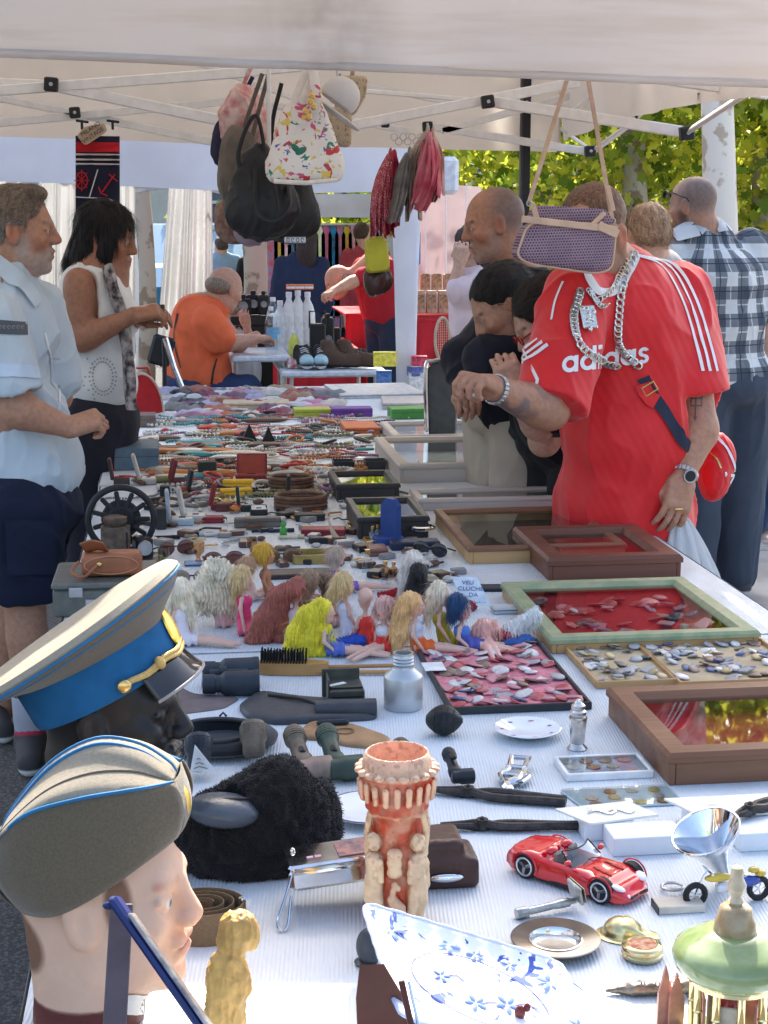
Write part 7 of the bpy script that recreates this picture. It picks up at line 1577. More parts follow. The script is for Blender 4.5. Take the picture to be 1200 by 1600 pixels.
# --- brush, tongs
def brush():
    p=T(452,1052); t=thing('clothes_brush','varnished wooden brush with black bristles facing up','brush',p,rz=R(-10)); w=mat('varnished_wood',(.42,.22,.08),.4,var=.2,scale=12)
    s=rounded([(-.058,-.018),(.030,-.020),(.075,-.010),(.075,.010),(.030,.020),(-.058,.018)],.3,3); MB().prism(s,.022,z0=.001).obj('brush_back',w,t,sm=1,auto=40)
    m=MB()
    for i in range(16):
        for j in range(5):
            x=-.052+i*.0056;y=-.013+j*.0065; m.tube([(x,y,.022),(x+UN(-.001,.001),y,.046+UN(-.003,.002))],.0017,4)
    m.obj('bristles',mat('bristle_black',(.012,.010,.010),.7),t)['kind']='stuff'
    q=T(560,1052); b=thing('wooden_tongs','pair of thin wooden tongs behind the aluminium bottle','tongs',q,rz=R(-4))
    for y,z,rz in((.006,.012,.02),(-.012,.006,-.05)): MB().box((0,0,0),(.20,.010,.006),TR(.0,y,z,rz=rz),bv=.002).obj('arm',w,b)
brush()
# --- metal index box
def index_box():
    p=T(543,1103); t=thing('metal_box','small dark green-grey metal box with its lid raised','box',p); m=mat('gunmetal_green',(.085,.085,.07),.4,.3,var=.2,scale=30,bump=.1)
    MB().box((0,.018,.014),(.062,.036,.028),bv=.002).obj('box_body',m,t); MB().box((-.006,.060,.026),(.068,.006,.052),bv=.001).obj('lid_back',m,t); MB().box((-.032,.035,.024),(.003,.055,.046),bv=.001).obj('side_panel',m,t); MB().box((0,.036,.0305),(.058,.050,.003),bv=.001).obj('lid',m,t)
    MB().box((-.002,.03,.0330),(.035,.010,.001),TR(rz=.5)).obj('label_strip',mat('paper'),t); MB().box((.0,-.0012,.017),(.056,.001,.0015)).obj('groove',M_blk,t)
index_box()
# --- aluminium bottle
def alu():
    p=T(630,1105); t=thing('metal_bottle','dull aluminium bottle with a screw-thread neck','bottle',p); m=mat('brushed_aluminium',(.55,.56,.57),.42,.75,var=.12,scale=18)
    MB().lathe([(.033,0),(.0345,.003),(.0345,.056),(.033,.060),(.020,.071),(.0185,.074),(.0185,.078)],36,M=TR()).obj('bottle_body',m,t,sm=1,auto=35)
    MB().lathe([(.0175,.078),(.0190,.080),(.0172,.083),(.0190,.086),(.0172,.089),(.0190,.092),(.0172,.095),(.0175,.100),(.015,.100),(.015,.085)],30,cap=False).obj('thread_neck',m,t,sm=1,auto=50)
    MB().lathe([(.0001,.0852),(.015,.0852)],20,cap=False).obj('inner_floor',M_blk,t)
alu()
# --- grenade shaped lighter/case
def pine():
    p=T(692,1148); t=thing('iron_grenade_shell','black ribbed egg-shaped iron shell with a round hole','metal shell',p,rz=R(-12)); m=mat('cast_iron_black',(.022,.023,.024),.45,.3,bump=.3,bscale=150)
    sgs=[]
    pr=[(.0075,-.028)]+[(.026*sin(PI*(k+1.5)/14)**.75,-.028+.060*(k+.6)/12.5) for k in range(12)]+[(.004,.033)]
    MB().lathe([(.0035,-.020),(.0035,-.029)]+pr,32,M=TR(0,0,.0255,ry=R(90)),cap=False,flute=.04,fn=8).obj('shell',m,t,sm=1,auto=60)
    for x in(-.014,-.003,.008,.019):
        r=.026*sin(PI*((x+.028)/.060*12.5-.6+1.5)/14)**.75; MB().tube([(x,(r*1.0)*cos(a),.0255+r*sin(a)) for a in [i*PI/12 for i in range(24)]],.0009,5,True).obj('rib',m,t,sm=1)
pine()
# --- plates
def printed_rim(base,spots,sc=40,th=.62): return printed('plate_%s'%str(spots)[:12],[(spots,th)],sc,base)
Mpl=mat('porcelain_white',(.78,.80,.82),.15,coat=.4,var=.03)
p=T(824,1150); t=thing('plate','small white porcelain plate with little printed sprigs','plate',p); MB().lathe([(.0001,.003),(.025,.003),(.032,.005),(.055,.014),(.0565,.0155),(.055,.0165),(.031,.008),(.025,.006),(.0001,.006)],44,cap=False).obj('plate_body',Mpl,t,sm=1)
for k in range(7):
    a=k*.9+.3; r=.044; MB().ball((r*cos(a),r*sin(a),.0128),(.006,.0022,.0006),8,4,M=TR()@Matrix.Rotation(0,4,'Z')).obj('print_sprig',mat('print_red' if k%2 else 'print_blue',(.40,.12,.10) if k%2 else (.12,.14,.30),.3),t)
p=T(578,1275); t=thing('plate','larger white plate with a thin purple rim behind the carved vase','plate',p); MB().lathe([(.0001,.003),(.03,.003),(.062,.012),(.065,.0135),(.062,.015),(.03,.006),(.0001,.006)],48,cap=False).obj('plate_body',Mpl,t,sm=1); MB().tube([(.0635*cos(a),.0635*sin(a),.0150) for a in [i*PI/24 for i in range(48)]],.0009,5,True).obj('rim_line',mat('rim_purple',(.20,.12,.30),.3),t,sm=1)
# --- pepper mill
p=T(902,1170); t=thing('pepper_shaker','silver pepper shaker with a turned top','shaker',p); ms=mat('old_silver',(.62,.58,.54),.22,.95,var=.2,scale=70)
MB().lathe([(.016,0),(.0165,.002),(.012,.007),(.010,.010),(.0115,.012),(.0145,.050),(.015,.053),(.0145,.055)],28).obj('shaker_body',ms,t,sm=1,auto=50); MB().lathe([(.011,.055),(.0135,.060),(.0135,.064),(.010,.067),(.0115,.070),(.0115,.074),(.007,.078),(.005,.080),(.0045,.084),(.0001,.085)],24,cap=False).obj('shaker_top',ms,t,sm=1)
# --- chrome opener
p=T(798,1236); t=thing('bottle_opener','chrome nutcracker-style opener with two open bars','opener',p,rz=R(-20)); t.scale=(1.35,)*3
for x in(-.010,.010): MB().tube(bez([(x,.010,.007),(x*1.6,.030,.008),(x*.9,.045,.009),(x*1.0,.078,.012)],6),.0034,8).obj('side_bar',M_chr,t,sm=1)
for y,z in((.030,.008),(.050,.010),(.078,.012)): MB().tube([(-.013,y,z),(.013,y,z)],.0030,8).obj('cross_bar',M_chr,t,sm=1)
MB().tube(bez([(.006,.032,.008),(.004,.018,.007),(-.006,.006,.005),(.002,-.012,.004)],6),[.005]*12+[.006]*6+[.004],8,flat=1).obj('lever',M_chr,t,sm=1)
# --- pliers and shears
mfe=mat('old_iron',(.055,.05,.048),.45,.6,var=.35,scale=60,bump=.3)
def tool(label,A,B,joint,open_,name='pliers',zz=.008,w=.006):
    a=T(*A);b=T(*B);j=a.lerp(b,joint); t=thing(name,label,'tool',j); d=(b-a); L=d.length; d.normalize(); n_=Vector((-d.y,d.x,0))
    for s_ in(-1,1):
        pts=[a-j+n_*s_*.002+UP*zz,(a.lerp(j,.6))-j+n_*s_*.005+UP*zz,UP*(zz+.003*s_)-n_*s_*.001,(j.lerp(b,.25)-j)-n_*s_*(open_+.004)+UP*zz,(j.lerp(b,.7)-j)-n_*s_*open_*1.1+UP*zz,(b-j)-n_*s_*open_*.8+UP*zz]
        P=bez(pts,5); rr=[w*(.5+.6*min(1,i/8)) for i in range(len(P))]; MB().tube(P,rr,8).obj('lever_arm',mfe,t,sm=1)
    MB().cyl(UP*(zz-.005),UP*(zz+.009),.0085,n=14).obj('pivot',mfe,t); MB().ball(UP*(zz+.009),.004,8,6).obj('pivot_screw',mfe,t,sm=1); return t
tool('long old iron shears with curved wooden-brown handles, the upper of the two',(668,1240),(884,1260),.30,.007)
tool('narrow iron pliers partly behind the toy car, the lower of the two',(688,1297),(906,1298),.30,.002,w=.0055)
# --- toy car
def toycar():
    p=T(905,1400); t=thing('toy_car','glossy red toy convertible with three-spoke wheels','toy car',p,rz=0)
    A=T(800,1345);B=T(985,1412); # along the car's side, rear to front
    ang=math.atan2((B-A).y,(B-A).x)+R(2); t.rotation_euler=(0,0,ang); L=.186; Wd=.079; H=.030
    c=T(903,1378); t.location=(c.x,c.y,TZ)
    def sm(x,pts):
        for (a,b),(c_,d) in zip(pts,pts[1:]):
            if x<=c_: f=(x-a)/(c_-a); f=f*f*(3-2*f); return b+(d-b)*f
        return pts[-1][1]
    red=mat('toy_car_red',(.62,.012,.02),.12,coat=1,var=.02)
    def wid(x): return sm(x,[(-.5,.80),(-.40,.97),(-.28,1.0),(0,.90),(.12,.90),(.30,1.0),(.40,.93),(.47,.78),(.5,.55)])*Wd/2
    def top(x): return sm(x,[(-.5,.028),(-.46,.036),(-.30,.038),(-.16,.036),(-.10,.034),(.05,.0335),(.15,.034),(.30,.031),(.42,.024),(.5,.014)])
    def bot(x): return sm(x,[(-.5,.012),(-.44,.008),(.42,.006),(.5,.007)])
    m=MB(); NX,NS=60,22
    def fn(u,v):
        x=-.5+u; w=wid(x); zt=top(x); zb=bot(x); a=PI*v   # v 0..1 left to right over the top
        cx=cos(a); sy=sin(a); y=w*(abs(cx)**.42)*(1 if cx>0 else -1); z=zb+(zt-zb)*(sy**.52 if sy>0 else 0)
        for xw in(-.31,.32):
            d=abs(x-xw)/.11
            if d<1 and abs(cx)>.3: z+=.0035*(1-d*d)*abs(cx)
        if -.22<x<.06 and abs(y)<w*.72: z-=.010*min(1,(x+.22)/.03,(.06-x)/.03)
        return (x*L,y,z)
    m.surf(fn,NX,NS); n0=len(m.v)
    m.surf(lambda u,v:((-.5+u)*L,(2*v-1)*wid(-.5+u)*.98,bot(-.5+u)),30,2)
    for x,xx in((-.5,-.501),(.5,.501)):
        q=[fn(0 if x<0 else 1,k/NS) for k in range(NS+1)]; m.add(q,[tuple(range(len(q)))])
    # wheel arches are dark discs recessed in flank
    m.obj('body',red,t,sm=1,auto=60)
    for xw in(-.31,.32):
        for s_ in(-1,1):
            y=s_*(wid(xw)-.0035); w=MB().lathe([(.0125,-.009),(.0165,-.008),(.0172,-.002),(.0165,.0035),(.0125,.0045)],28,M=TR(xw*L,y,.0172,rx=R(90 if s_<0 else -90))).obj('wheel',mat('toy_tyre',(.015,.015,.017),.6),t,sm=1,auto=40)
            Mx=TR(xw*L,y,.0172,rx=R(90 if s_<0 else -90)); MB().lathe([(.0001,.002),(.012,.0025)],24,cap=False,M=Mx).obj('hub_dark',M_blk,w)
            MB().tube([(.0118*cos(a),.0118*sin(a),.0042) for a in [i*PI/12 for i in range(24)]],.0014,6,True,M=Mx).obj('rim',mat('toy_silver',(.65,.66,.7),.25,.6),w,sm=1)
            for k in range(3): a=k*2.094+.4; MB().box((.006*cos(a),.006*sin(a),.0038),(.0115,.0052,.0014),Mx@TR()@Matrix.Translation((0,0,0)) if False else Mx@Matrix.Translation((.006*cos(a),.006*sin(a),.0038))@Matrix.Rotation(a,4,'Z')@Matrix.Translation((-.006*cos(a),-.006*sin(a),-.0038)),bv=.0005).obj('spoke',mat('toy_silver'),w)
            MB().tube([(xw*L+.0190*cos(a),s_*(wid(xw)*1.005),.0172+.0190*sin(a)) for a in [i*PI/12 for i in range(13)]],.0013,6).obj('wheel_arch',red,w,sm=1)
    bkm=mat('interior_black',(.02,.02,.022),.6)
    MB().box((-.08*L,0,.0245),(.27*L,Wd*.62,.002)).obj('cockpit_floor',bkm,t)
    for y in(-.016,.016): MB().box((-.11*L,y,.032),(.006,.018,.020),TR(),bv=.003).obj('seat',mat('seat_grey',(.25,.22,.2)),t); MB().ball((-.165*L,y,.040),(.008,.010,.006),10,6).obj('head_fairing',red,t,sm=1)
    MB().tube([(-.02*L,-.016+.007*cos(a),.034+.007*sin(a)) for a in [i*PI/6 for i in range(12)]],.0011,5,True).obj('steering_wheel',bkm,t)
    ws=MB().surf(lambda u,v:((.115-.10*v-.05*abs(2*u-1)**2)*L,(u-.5)*Wd*.82*(1-.12*v),.033+.0165*v),12,4).obj('windscreen',glassy('toy_glass',(.62,.70,.76),.3),t,sm=1)
    f=lambda u,v:((.115-.10*v-.05*abs(2*u-1)**2)*L,(u-.5)*Wd*.82*(1-.12*v),.033+.0165*v)
    MB().tube([f(0,0)]+[f(k/12,1) for k in range(13)]+[f(1,0)],.0010,6).obj('windscreen_frame',M_blk,t,sm=1)
    for s_ in(-1,1):
        MB().ball((0,0,0),(.004,.0062,.004),10,8,M=TR(.05*L,s_*Wd*.47,.040)).obj('mirror',red,t,sm=1)
        MB().ball((0,0,0),(.010,.0065,.0030),12,8,M=TR(.425*L,s_*Wd*.33,.0235,rz=-s_*.5,ry=.32)).obj('headlight',mat('lamp_clear',(.75,.75,.78),.08,coat=.5),t,sm=1)
        MB().ball((.485*L,s_*Wd*.24,.0125),(.003,.003,.003),10,6).obj('fog_lamp',mat('lamp_clear'),t,sm=1)
        MB().box((.0,0,0),(.004,.017,.0035),TR(.4985*L,s_*.0105,.0115,rz=-s_*.10),bv=.001).obj('grille',M_blk,t)
        for k in range(3): MB().box((0,0,0),(.010,.004,.0008),TR((.20+.05*k)*L,s_*.013,top(.20+.05*k)+.0006,ry=.10,rz=.2*s_),bv=.0003).obj('bonnet_vent',mat('vent_red',(.25,.01,.01),.3),t)
        MB().tube([(-.20*L,s_*wid(-.2)*.99,.010),(-.19*L,s_*wid(-.2)*1.0,.027),(.02*L,s_*wid(.02)*1.0,.027),(.06*L,s_*wid(.06)*1.0,.010)],.0005,4).obj('door_seam',mat('vent_red'),t)
        MB().box((-.02*L,s_*Wd*.44,.0065),(.40*L,.004,.006),bv=.001).obj('side_sill',M_blk,t)
    MB().tube(bez([(.12*L,-.02,.036),(.10*L,.0,.0385),(.13*L,.015,.036)],4),.0008,5).obj('wiper',M_blk,t)
toycar()
# --- razor
p=T(858,1428); t=thing('safety_razor','worn metal safety razor lying on its head','razor',p,rz=R(12)); mr=mat('worn_nickel',(.38,.39,.38),.35,.85,var=.25,scale=80)
MB().lathe([(.0065,-.045),(.007,-.044),(.007,-.030),(.005,-.028),(.0048,.0),(.0045,.005),(.0058,.012),(.0058,.026),(.0035,.030),(.0035,.036)],16,M=TR(0,0,.010,ry=R(86))).obj('handle',mr,t,sm=1,auto=40)
MB().box((.040,0,.016),(.004,.036,.024),TR(ry=R(-12)),bv=.0015).obj('razor_head',mr,t); MB().box((.044,0,.017),(.001,.040,.020),TR(ry=R(-12))).obj('guard_plate',mr,t)
# --- ashtray
p=T(868,1480); t=thing('ashtray','round metal ashtray with a wide dark rim and a bright bowl','ashtray',p)
MB().lathe([(.030,.0),(.034,.002),(.052,.010),(.0535,.012),(.052,.0135),(.033,.0095),(.0315,.011)],56,cap=False).obj('rim',mat('dark_pewter',(.24,.21,.19),.28,.85,var=.2,scale=25),t,sm=1,auto=60)
MB().lathe([(.032,.0112),(.0305,.0118),(.0285,.009),(.027,.0035),(.018,.0022),(.0001,.002)],48,cap=False).obj('bowl',mat('bright_pewter',(.70,.70,.68),.15,.95),t,sm=1)
# --- brass jockey cap and pill box
p=T(972,1462); t=thing('brass_cap','pale brass jockey cap ornament with its peak to the right','ornament',p,rz=R(-25)); s=SDF(.006); s.ell((0,0,.004),(.024,.021,.020)); s.ell((.0,0,.001),(.034,.027,.0022),None,'u',.004); s.ell((.028,0,.004),(.018,.014,.003),None,'u',.006); s.cap((.004,-.012,.016),(.030,-.006,.006),.004,.002,None,'u',.004); s.cap((.004,.012,.016),(.030,.006,.006),.004,.002,None,'u',.004); s.build(.0011,None,1,clipz=.0003); s.obj('cap_cast',M_brass,t,world=False)
MB().ball((0,0,.024),.002,8,6).obj('button',M_brass,t,sm=1)
p=T(1003,1495); t=thing('pill_box','round gilt pill box with a rosy picture in the lid','box',p); mgp=mat('polished_gilt',(.72,.58,.30),.15,1)
MB().lathe([(.021,0),(.0235,.002),(.0240,.006),(.0225,.0075),(.0240,.009),(.0242,.0135),(.0225,.016),(.0185,.0172),(.018,.0162),(.0001,.0162)],40,cap=False).obj('box_body',mgp,t,sm=1,auto=50); MB().lathe([(.0001,.0164),(.0165,.0166)],30,cap=False).obj('lid_picture',mat('lid_print',(.60,.42,.28),.2,scale=160,col2=(.42,.10,.05)),t)
# --- folding pocket tool and leaf-like letter racks
p=T(1018,1556); t=thing('corkscrew_tool','pointed metal folding tool lying in front of the lantern','tool',p,rz=R(-12)); s=SDF(.004); s.cap((-.050,0,.004),(-.02,0,.007),.002,.007); s.cap((-.02,0,.007),(.045,.006,.010),.008,.008); s.cap((-.01,.010,.009),(.045,.016,.011),.005,.006); s.build(.0012,lambda V,N:.0008*vnoise(V,250,3),1,clipz=.0003); s.obj('tool_body',mat('bronze_dark',(.22,.18,.14),.35,.8,var=.3,scale=90),t,world=False)
for k in range(3): MB().cyl((-.01+k*.016,.0,.013),(-.01+k*.016,0,.0175),.003,n=10).obj('rivet',M_chr,t)
mp_=mat('copper_rose',(.58,.30,.24),.35,.5,var=.15,scale=60)
for i,(px,py,h,lb) in enumerate([(1038,1612,.075,'tall pointed copper-pink leaf standing left of the lantern'),(1056,1614,.068,'second pointed copper-pink leaf, partly behind the lantern')]):
    p=T(px,py); t=thing('copper_leaf',lb,'ornament',p,rz=R(10)); MB().prism([(-.009,0),(-.008,h*.6),(0,h),(.009,h*.55),(.009,0)],.003,Matrix(((1,0,0,0),(0,0,1,0),(0,1,0,0),(0,0,0,1)))).obj('leaf_blade',mp_,t); MB().box((0,0,.003),(.03,.02,.006),bv=.002).obj('foot',mp_,t)
# --- onyx lantern
def lantern():
    p=T(1140,1640); t=thing('onyx_lantern','green onyx and gilt lantern-shaped ornament at the bottom right corner','ornament',p); k=mpp(1140,1640)
    on=mat('green_onyx',(.17,.23,.08),.15,coat=.6,scale=22,col2=(.32,.38,.20),sss=.1); n,l,pb=nodes_of(on)
    zr=aty(1130,1505,p.y).z-p.z; R_=.060
    MB().lathe([(.050,zr-.012),(.060,zr-.002),(.0625,zr+.008),(.060,zr+.016),(.050,zr+.024),(.040,zr+.028),(.034,zr+.033),(.026,zr+.036),(.022,zr+.036)],56).obj('onyx_dome',on,t,sm=1,auto=60)
    MB().lathe([(.022,zr+.036),(.0205,zr+.046),(.0185,zr+.050),(.0165,zr+.060),(.012,zr+.064)],32).obj('onyx_collar',mat('brown_onyx',(.42,.34,.20),.15,coat=.5,scale=40,col2=(.30,.20,.10)),t,sm=1,auto=50)
    MB().lathe([(.006,zr+.064),(.0085,zr+.068),(.005,zr+.073),(.0095,zr+.079),(.0098,zr+.086),(.006,zr+.094),(.007,zr+.098),(.0055,zr+.104),(.0001,zr+.107)],20,cap=False).obj('finial',mat('onyx_pale',(.62,.52,.38),.2,coat=.5,scale=60,col2=(.45,.35,.22)),t,sm=1)
    MB().lathe([(.046,zr-.018),(.047,zr-.012)],40).obj('gilt_ring',mgp,t,sm=1,auto=40)
    for i in range(10):
        a=i*2*PI/10+.2; x,y=.040*cos(a),.040*sin(a)
        MB().lathe([(.005,.012),(.0042,.016),(.0042,zr*.5),(.0052,zr*.52),(.0042,zr*.54),(.0042,zr-.02),(.0052,zr-.016)],12,M=TR(x,y,0)).obj('gilt_column',mgp,t,sm=1,auto=40)
    for i in range(5):
        a=i*2*PI/5+.5; x,y=.030*cos(a),.030*sin(a); MB().box((0,0,0),(.003,.022,zr*.6),TR(x,y,zr*.34,rz=a),bv=.001).obj('inner_panel',mat('onyx_pale') if i%2 else mp_,t)
    MB().lathe([(.052,0),(.056,.004),(.050,.012)],40).obj('base',on,t,sm=1,auto=40); MB().ball((0,0,zr*.45),(.014,.014,.022),16,10).obj('red_core',mat('red_enamel',(.40,.02,.02),.15,coat=.5),t,sm=1)
lantern()
# --- blue and white porcelain tray on a dark stand
def tray():
    c0=[aty(560,1420,1.60),aty(872,1514,1.57),aty(950,1690,1.42),aty(620,1600,1.44)]
    p=T(610,1600); t=thing('porcelain_tray','rectangular blue and white porcelain tray propped on a dark stand','tray',p)
    TL,TRr,BR,BL=c0;
    m=printed('delft_blue',[((.05,.09,.36),.640),((.16,.20,.50),.665)],30,(.80,.81,.86)); nodes_of(m)[2].inputs['Roughness'].default_value=.12; nodes_of(m)[2].inputs['Coat Weight'].default_value=.5
    wht=mat('tray_white',(.78,.79,.86),.12,coat=.5,var=.03)
    nrm=(TRr-TL).cross(BL-TL).normalized(); nrm=-nrm if nrm.z<0 else nrm; ctr=(TL+TRr+BR+BL)/4
    NU,NV=48,30
    def base(u,v): return (TL*(1-u)+TRr*u)*(1-v)+(BL*(1-u)+BR*u)*v
    def rr(u,v):
        # superellipse rounding of the corners
        a,b=2*u-1,2*v-1; r=max(abs(a),abs(b));
        if r<1e-6: return .5,.5
        q=(abs(a/r)**14+abs(b/r)**14)**(1/14); return .5+a/q/2*1.0,.5+b/q/2*1.0
    def fn(u,v):
        a,b=2*u-1,2*v-1; e=max(abs(a),abs(b)); uu,vv=rr(u,v); q=base(uu,vv); h=.0
        if e>.70: f=(e-.70)/.30; h=.010*f**1.3
        else: h=0
        if .60<e<.70: h=-.001
        h+=.0006*sin(26*(a+b))*max(0,e-.8)*5
        return q+nrm*h-t.location
    mb=MB().surf(fn,NU,NV); mb.obj('tray_body',m,t,sm=1,thick=.004)
    edge=[fn(k/NU,0) for k in range(NU)]+[fn(1,k/NV) for k in range(NV)]+[fn(1-k/NU,1) for k in range(NU)]+[fn(0,1-k/NV) for k in range(NV)]
    MB().tube(edge,.0026,8,True).obj('rolled_edge',mat('edge_blue',(.50,.56,.80),.12,coat=.5,var=.1),t,sm=1)
    ring_=[fn(.5+.33*cos(a)+.0,.5+.30*sin(a))+nrm*.003 for a in [i*PI/24 for i in range(48)]]
    MB().tube(ring_,.0006,4,True).obj('painted_ring',mat('ink_blue',(.10,.12,.35),.2),t,sm=1)
    # painted blossoms: low raised slip
    for (u,v,s_,rot) in [(.12,.15,.022,.3),(.42,.12,.020,1.2),(.55,.14,.016,2.0),(.72,.14,.014,.5),(.90,.22,.022,1.8),(.32,.45,.014,.2),(.45,.62,.018,.9),(.62,.55,.020,2.4),(.95,.6,.018,.4)]:
        o=fn(u,v)+nrm*.0028; X=(TRr-TL).normalized(); Yv=nrm.cross(X)
        q=MB()
        for k in range(5):
            a=rot+k*1.257; cc=o+(X*cos(a)+Yv*sin(a))*s_*.42; q.ball((0,0,0),(s_*.33,s_*.16,.0006),8,4,M=frame(cc,(X*cos(a)+Yv*sin(a)),nrm))
        q.obj('blossom',mat('ink_blue2',(.13,.20,.50),.2),t,sm=1)
        MB().tube(bez([o+X*s_*.3,o+X*s_*1.1+Yv*s_*.5,o+X*s_*1.8+Yv*s_*.1],4),.0006,4).obj('stem',mat('ink_blue'),t)
    o=fn(.66,.62)+nrm*.006; q=MB().ball(o,(.006,.005,.008),10,8).ball(o+Vector((.008,.002,.004)),(.004,.004,.005),8,6); q.obj('red_berry_knob',mat('berry_dark',(.12,.02,.02),.3),t,sm=1)
    # stand
    st=thing('plate_stand','dark brown wooden stand holding up the porcelain tray','stand',T(600,1620))
    def pr(pts,Y,w,nm,mm): MB().add([aty(x,y,Y+d)-st.location for d in(0,w) for x,y in pts],[tuple(range(len(pts))),tuple(range(2*len(pts)-1,len(pts)-1,-1))]+[(i,len(pts)+i,len(pts)+(i+1)%len(pts),(i+1)%len(pts)) for i in range(len(pts))]).obj(nm,mm,st)
    mh=mat('mahogany_dark',(.09,.028,.02),.45,var=.15,scale=30)
    pr([(562,1508),(600,1506),(650,1590),(670,1650),(560,1650),(556,1560)],1.46,.02,'wedge',mh)
    a=aty(627,1532,1.40);b=aty(655,1660,1.36); MB().box((0,0,0),((b-a).length,.006,.010),frame((a+b)/2-st.location,b-a,(0,-1,0)),bv=.001).obj('front_rod',mh,st); MB().box((0,0,0),((b-a).length,.003,.004),frame((a+b)/2-st.location+Vector((.007,-.002,0)),b-a,(0,-1,0)),bv=.0005).obj('silver_edge',M_chr,st)
    q=T(572,1506); k=thing('dark_stone','smooth dark stone ball beside the tray','ornament',q); MB().ball((.004,0,.022),(.016,.016,.022),18,12).obj('stone_body',mat('slate_blue',(.05,.06,.075),.35),k,sm=1); MB().lathe([(.012,0),(.014,.003),(.008,.006)],16).obj('foot',mat('slate_blue'),k,sm=1)
tray()
# --- coin sheets, jewel boxes, horn and toy motorcycle
def coinbox(fl,w,d,label,rim,base_m,coins,n1,n2,name='coin_tray',h=.012):
    p=T(*fl); t=thing(name,label,'coin tray',p); m=MB()
    for c,dm in (((w/2,.003,h/2),(w,.006,h)),((w/2,d-.003,h/2),(w,.006,h)),((.003,d/2,h/2),(.006,d-.0121,h)),((w-.003,d/2,h/2),(.006,d-.0121,h))): MB().box(c,dm,bv=.001).obj('rim_side',rim,t)
    MB().box((w/2,d/2,.003),(w-.0125,d-.0125,.005)).obj('lining',base_m,t)
    for i in range(n1):
        for j in range(n2):
            if random.random()<.15: continue
            x=.018+(w-.036)*(i+.5*(j%2)*.3)/(n1-.7); y=.016+(d-.032)*j/max(n2-1,1); MB().cyl((x,y,.0056),(x,y,.0075),UN(.008,.0115),n=18).obj('coin',random.choice(coins),t)
    return t
cs=[mat('coin_copper',(.30,.17,.11),.4,.8),mat('coin_nickel',(.45,.45,.47),.35,.8),mat('coin_brass',(.45,.38,.18),.4,.8)]
t=coinbox((885,1222),.138,.085,'white-rimmed tray of coins under a clear lid',mat('rim_white',(.76,.75,.74),.4),mat('lining_lilac',(.28,.30,.42),.7,scale=25,col2=(.45,.52,.62)),cs,4,3)
MB().box((.069,.0425,.0105),(.124,.071,.0012)).obj('clear_lid',M_glass,t)
p=T(912,1266); t=thing('coin_sheet','clear plastic coin sheet lying below the white-rimmed tray','coin sheet',p)
MB().prism(rounded([(0,0),(.152,0),(.148,.075),(-.018,.078)],.08,3),.0015,z0=.001).obj('backing',mat('sheet_blue',(.34,.46,.56),.25,scale=20,col2=(.50,.60,.66)),t)
for i in range(4):
    for j in range(3):
        if (i*3+j)%5==2: continue
        x,y=.022+i*.034,.014+j*.023; MB().cyl((x,y,.0027),(x,y,.004),.0095,n=18).obj('coin',cs[(i+j)%3],t)
MB().prism(rounded([(0,0),(.152,0),(.148,.075),(-.018,.078)],.08,3),.0008,z0=.0044).obj('clear_cover',M_glass,t)
p=T(965,1340); t=thing('jewellery_box','white card jewellery box with two silver earrings on its open lid','box',p); wb=mat('white_card',(.74,.77,.80),.5,var=.03)
MB().box((.045,.030,.013),(.10,.055,.026),bv=.001).obj('box_body',wb,t); MB().prism([(-.025,.052),(.078,.072),(.050,.128),(-.06,.112)],.003,z0=.0265).obj('lid_card',mat('cream_card',(.76,.76,.70),.5),t)
MB().box((.005,.09,.013),(.07,.06,.025)).obj('lid_support',wb,t)
for k in range(2): MB().tube(bez([(-.02+k*.030,.086,.031),(-.005+k*.03,.094,.0315),(.010+k*.028,.080,.031),(.022+k*.025,.088,.031)],4),.0017,5).obj('earring',M_chr,t,sm=1)
p=T(1150,1332); t=thing('jewellery_box','second white card box half hidden behind the chrome horn','box',p); MB().box((.08,.030,.013),(.15,.060,.026),bv=.001).obj('box_body',wb,t); MB().prism([(-.03,.062),(.12,.062),(.12,.135),(-.06,.135)],.003,z0=.0265).obj('lid_card',mat('cream_card'),t); MB().box((.03,.10,.013),(.13,.06,.0255)).obj('lid_support',wb,t); MB().cyl((0,.095,.0297),(0,.095,.0302),.008,n=12).obj('printed_mark',mat('mark_grey',(.6,.6,.62)),t)
tool('dark knobbly pliers at the right edge above the white box',(1148,1312),(1235,1280),.25,.004,zz=.036)
p=T(668,1372); t=thing('penknife','bright chrome penknife end poking out behind the vase','knife',p,rz=R(3)); MB().ball((.0,0,.006),(.028,.007,.005),14,8).obj('handle',M_chr,t,sm=1); MB().box((.0,0,.011),(.020,.004,.001)).obj('inlay',mat('mark_grey'),t)
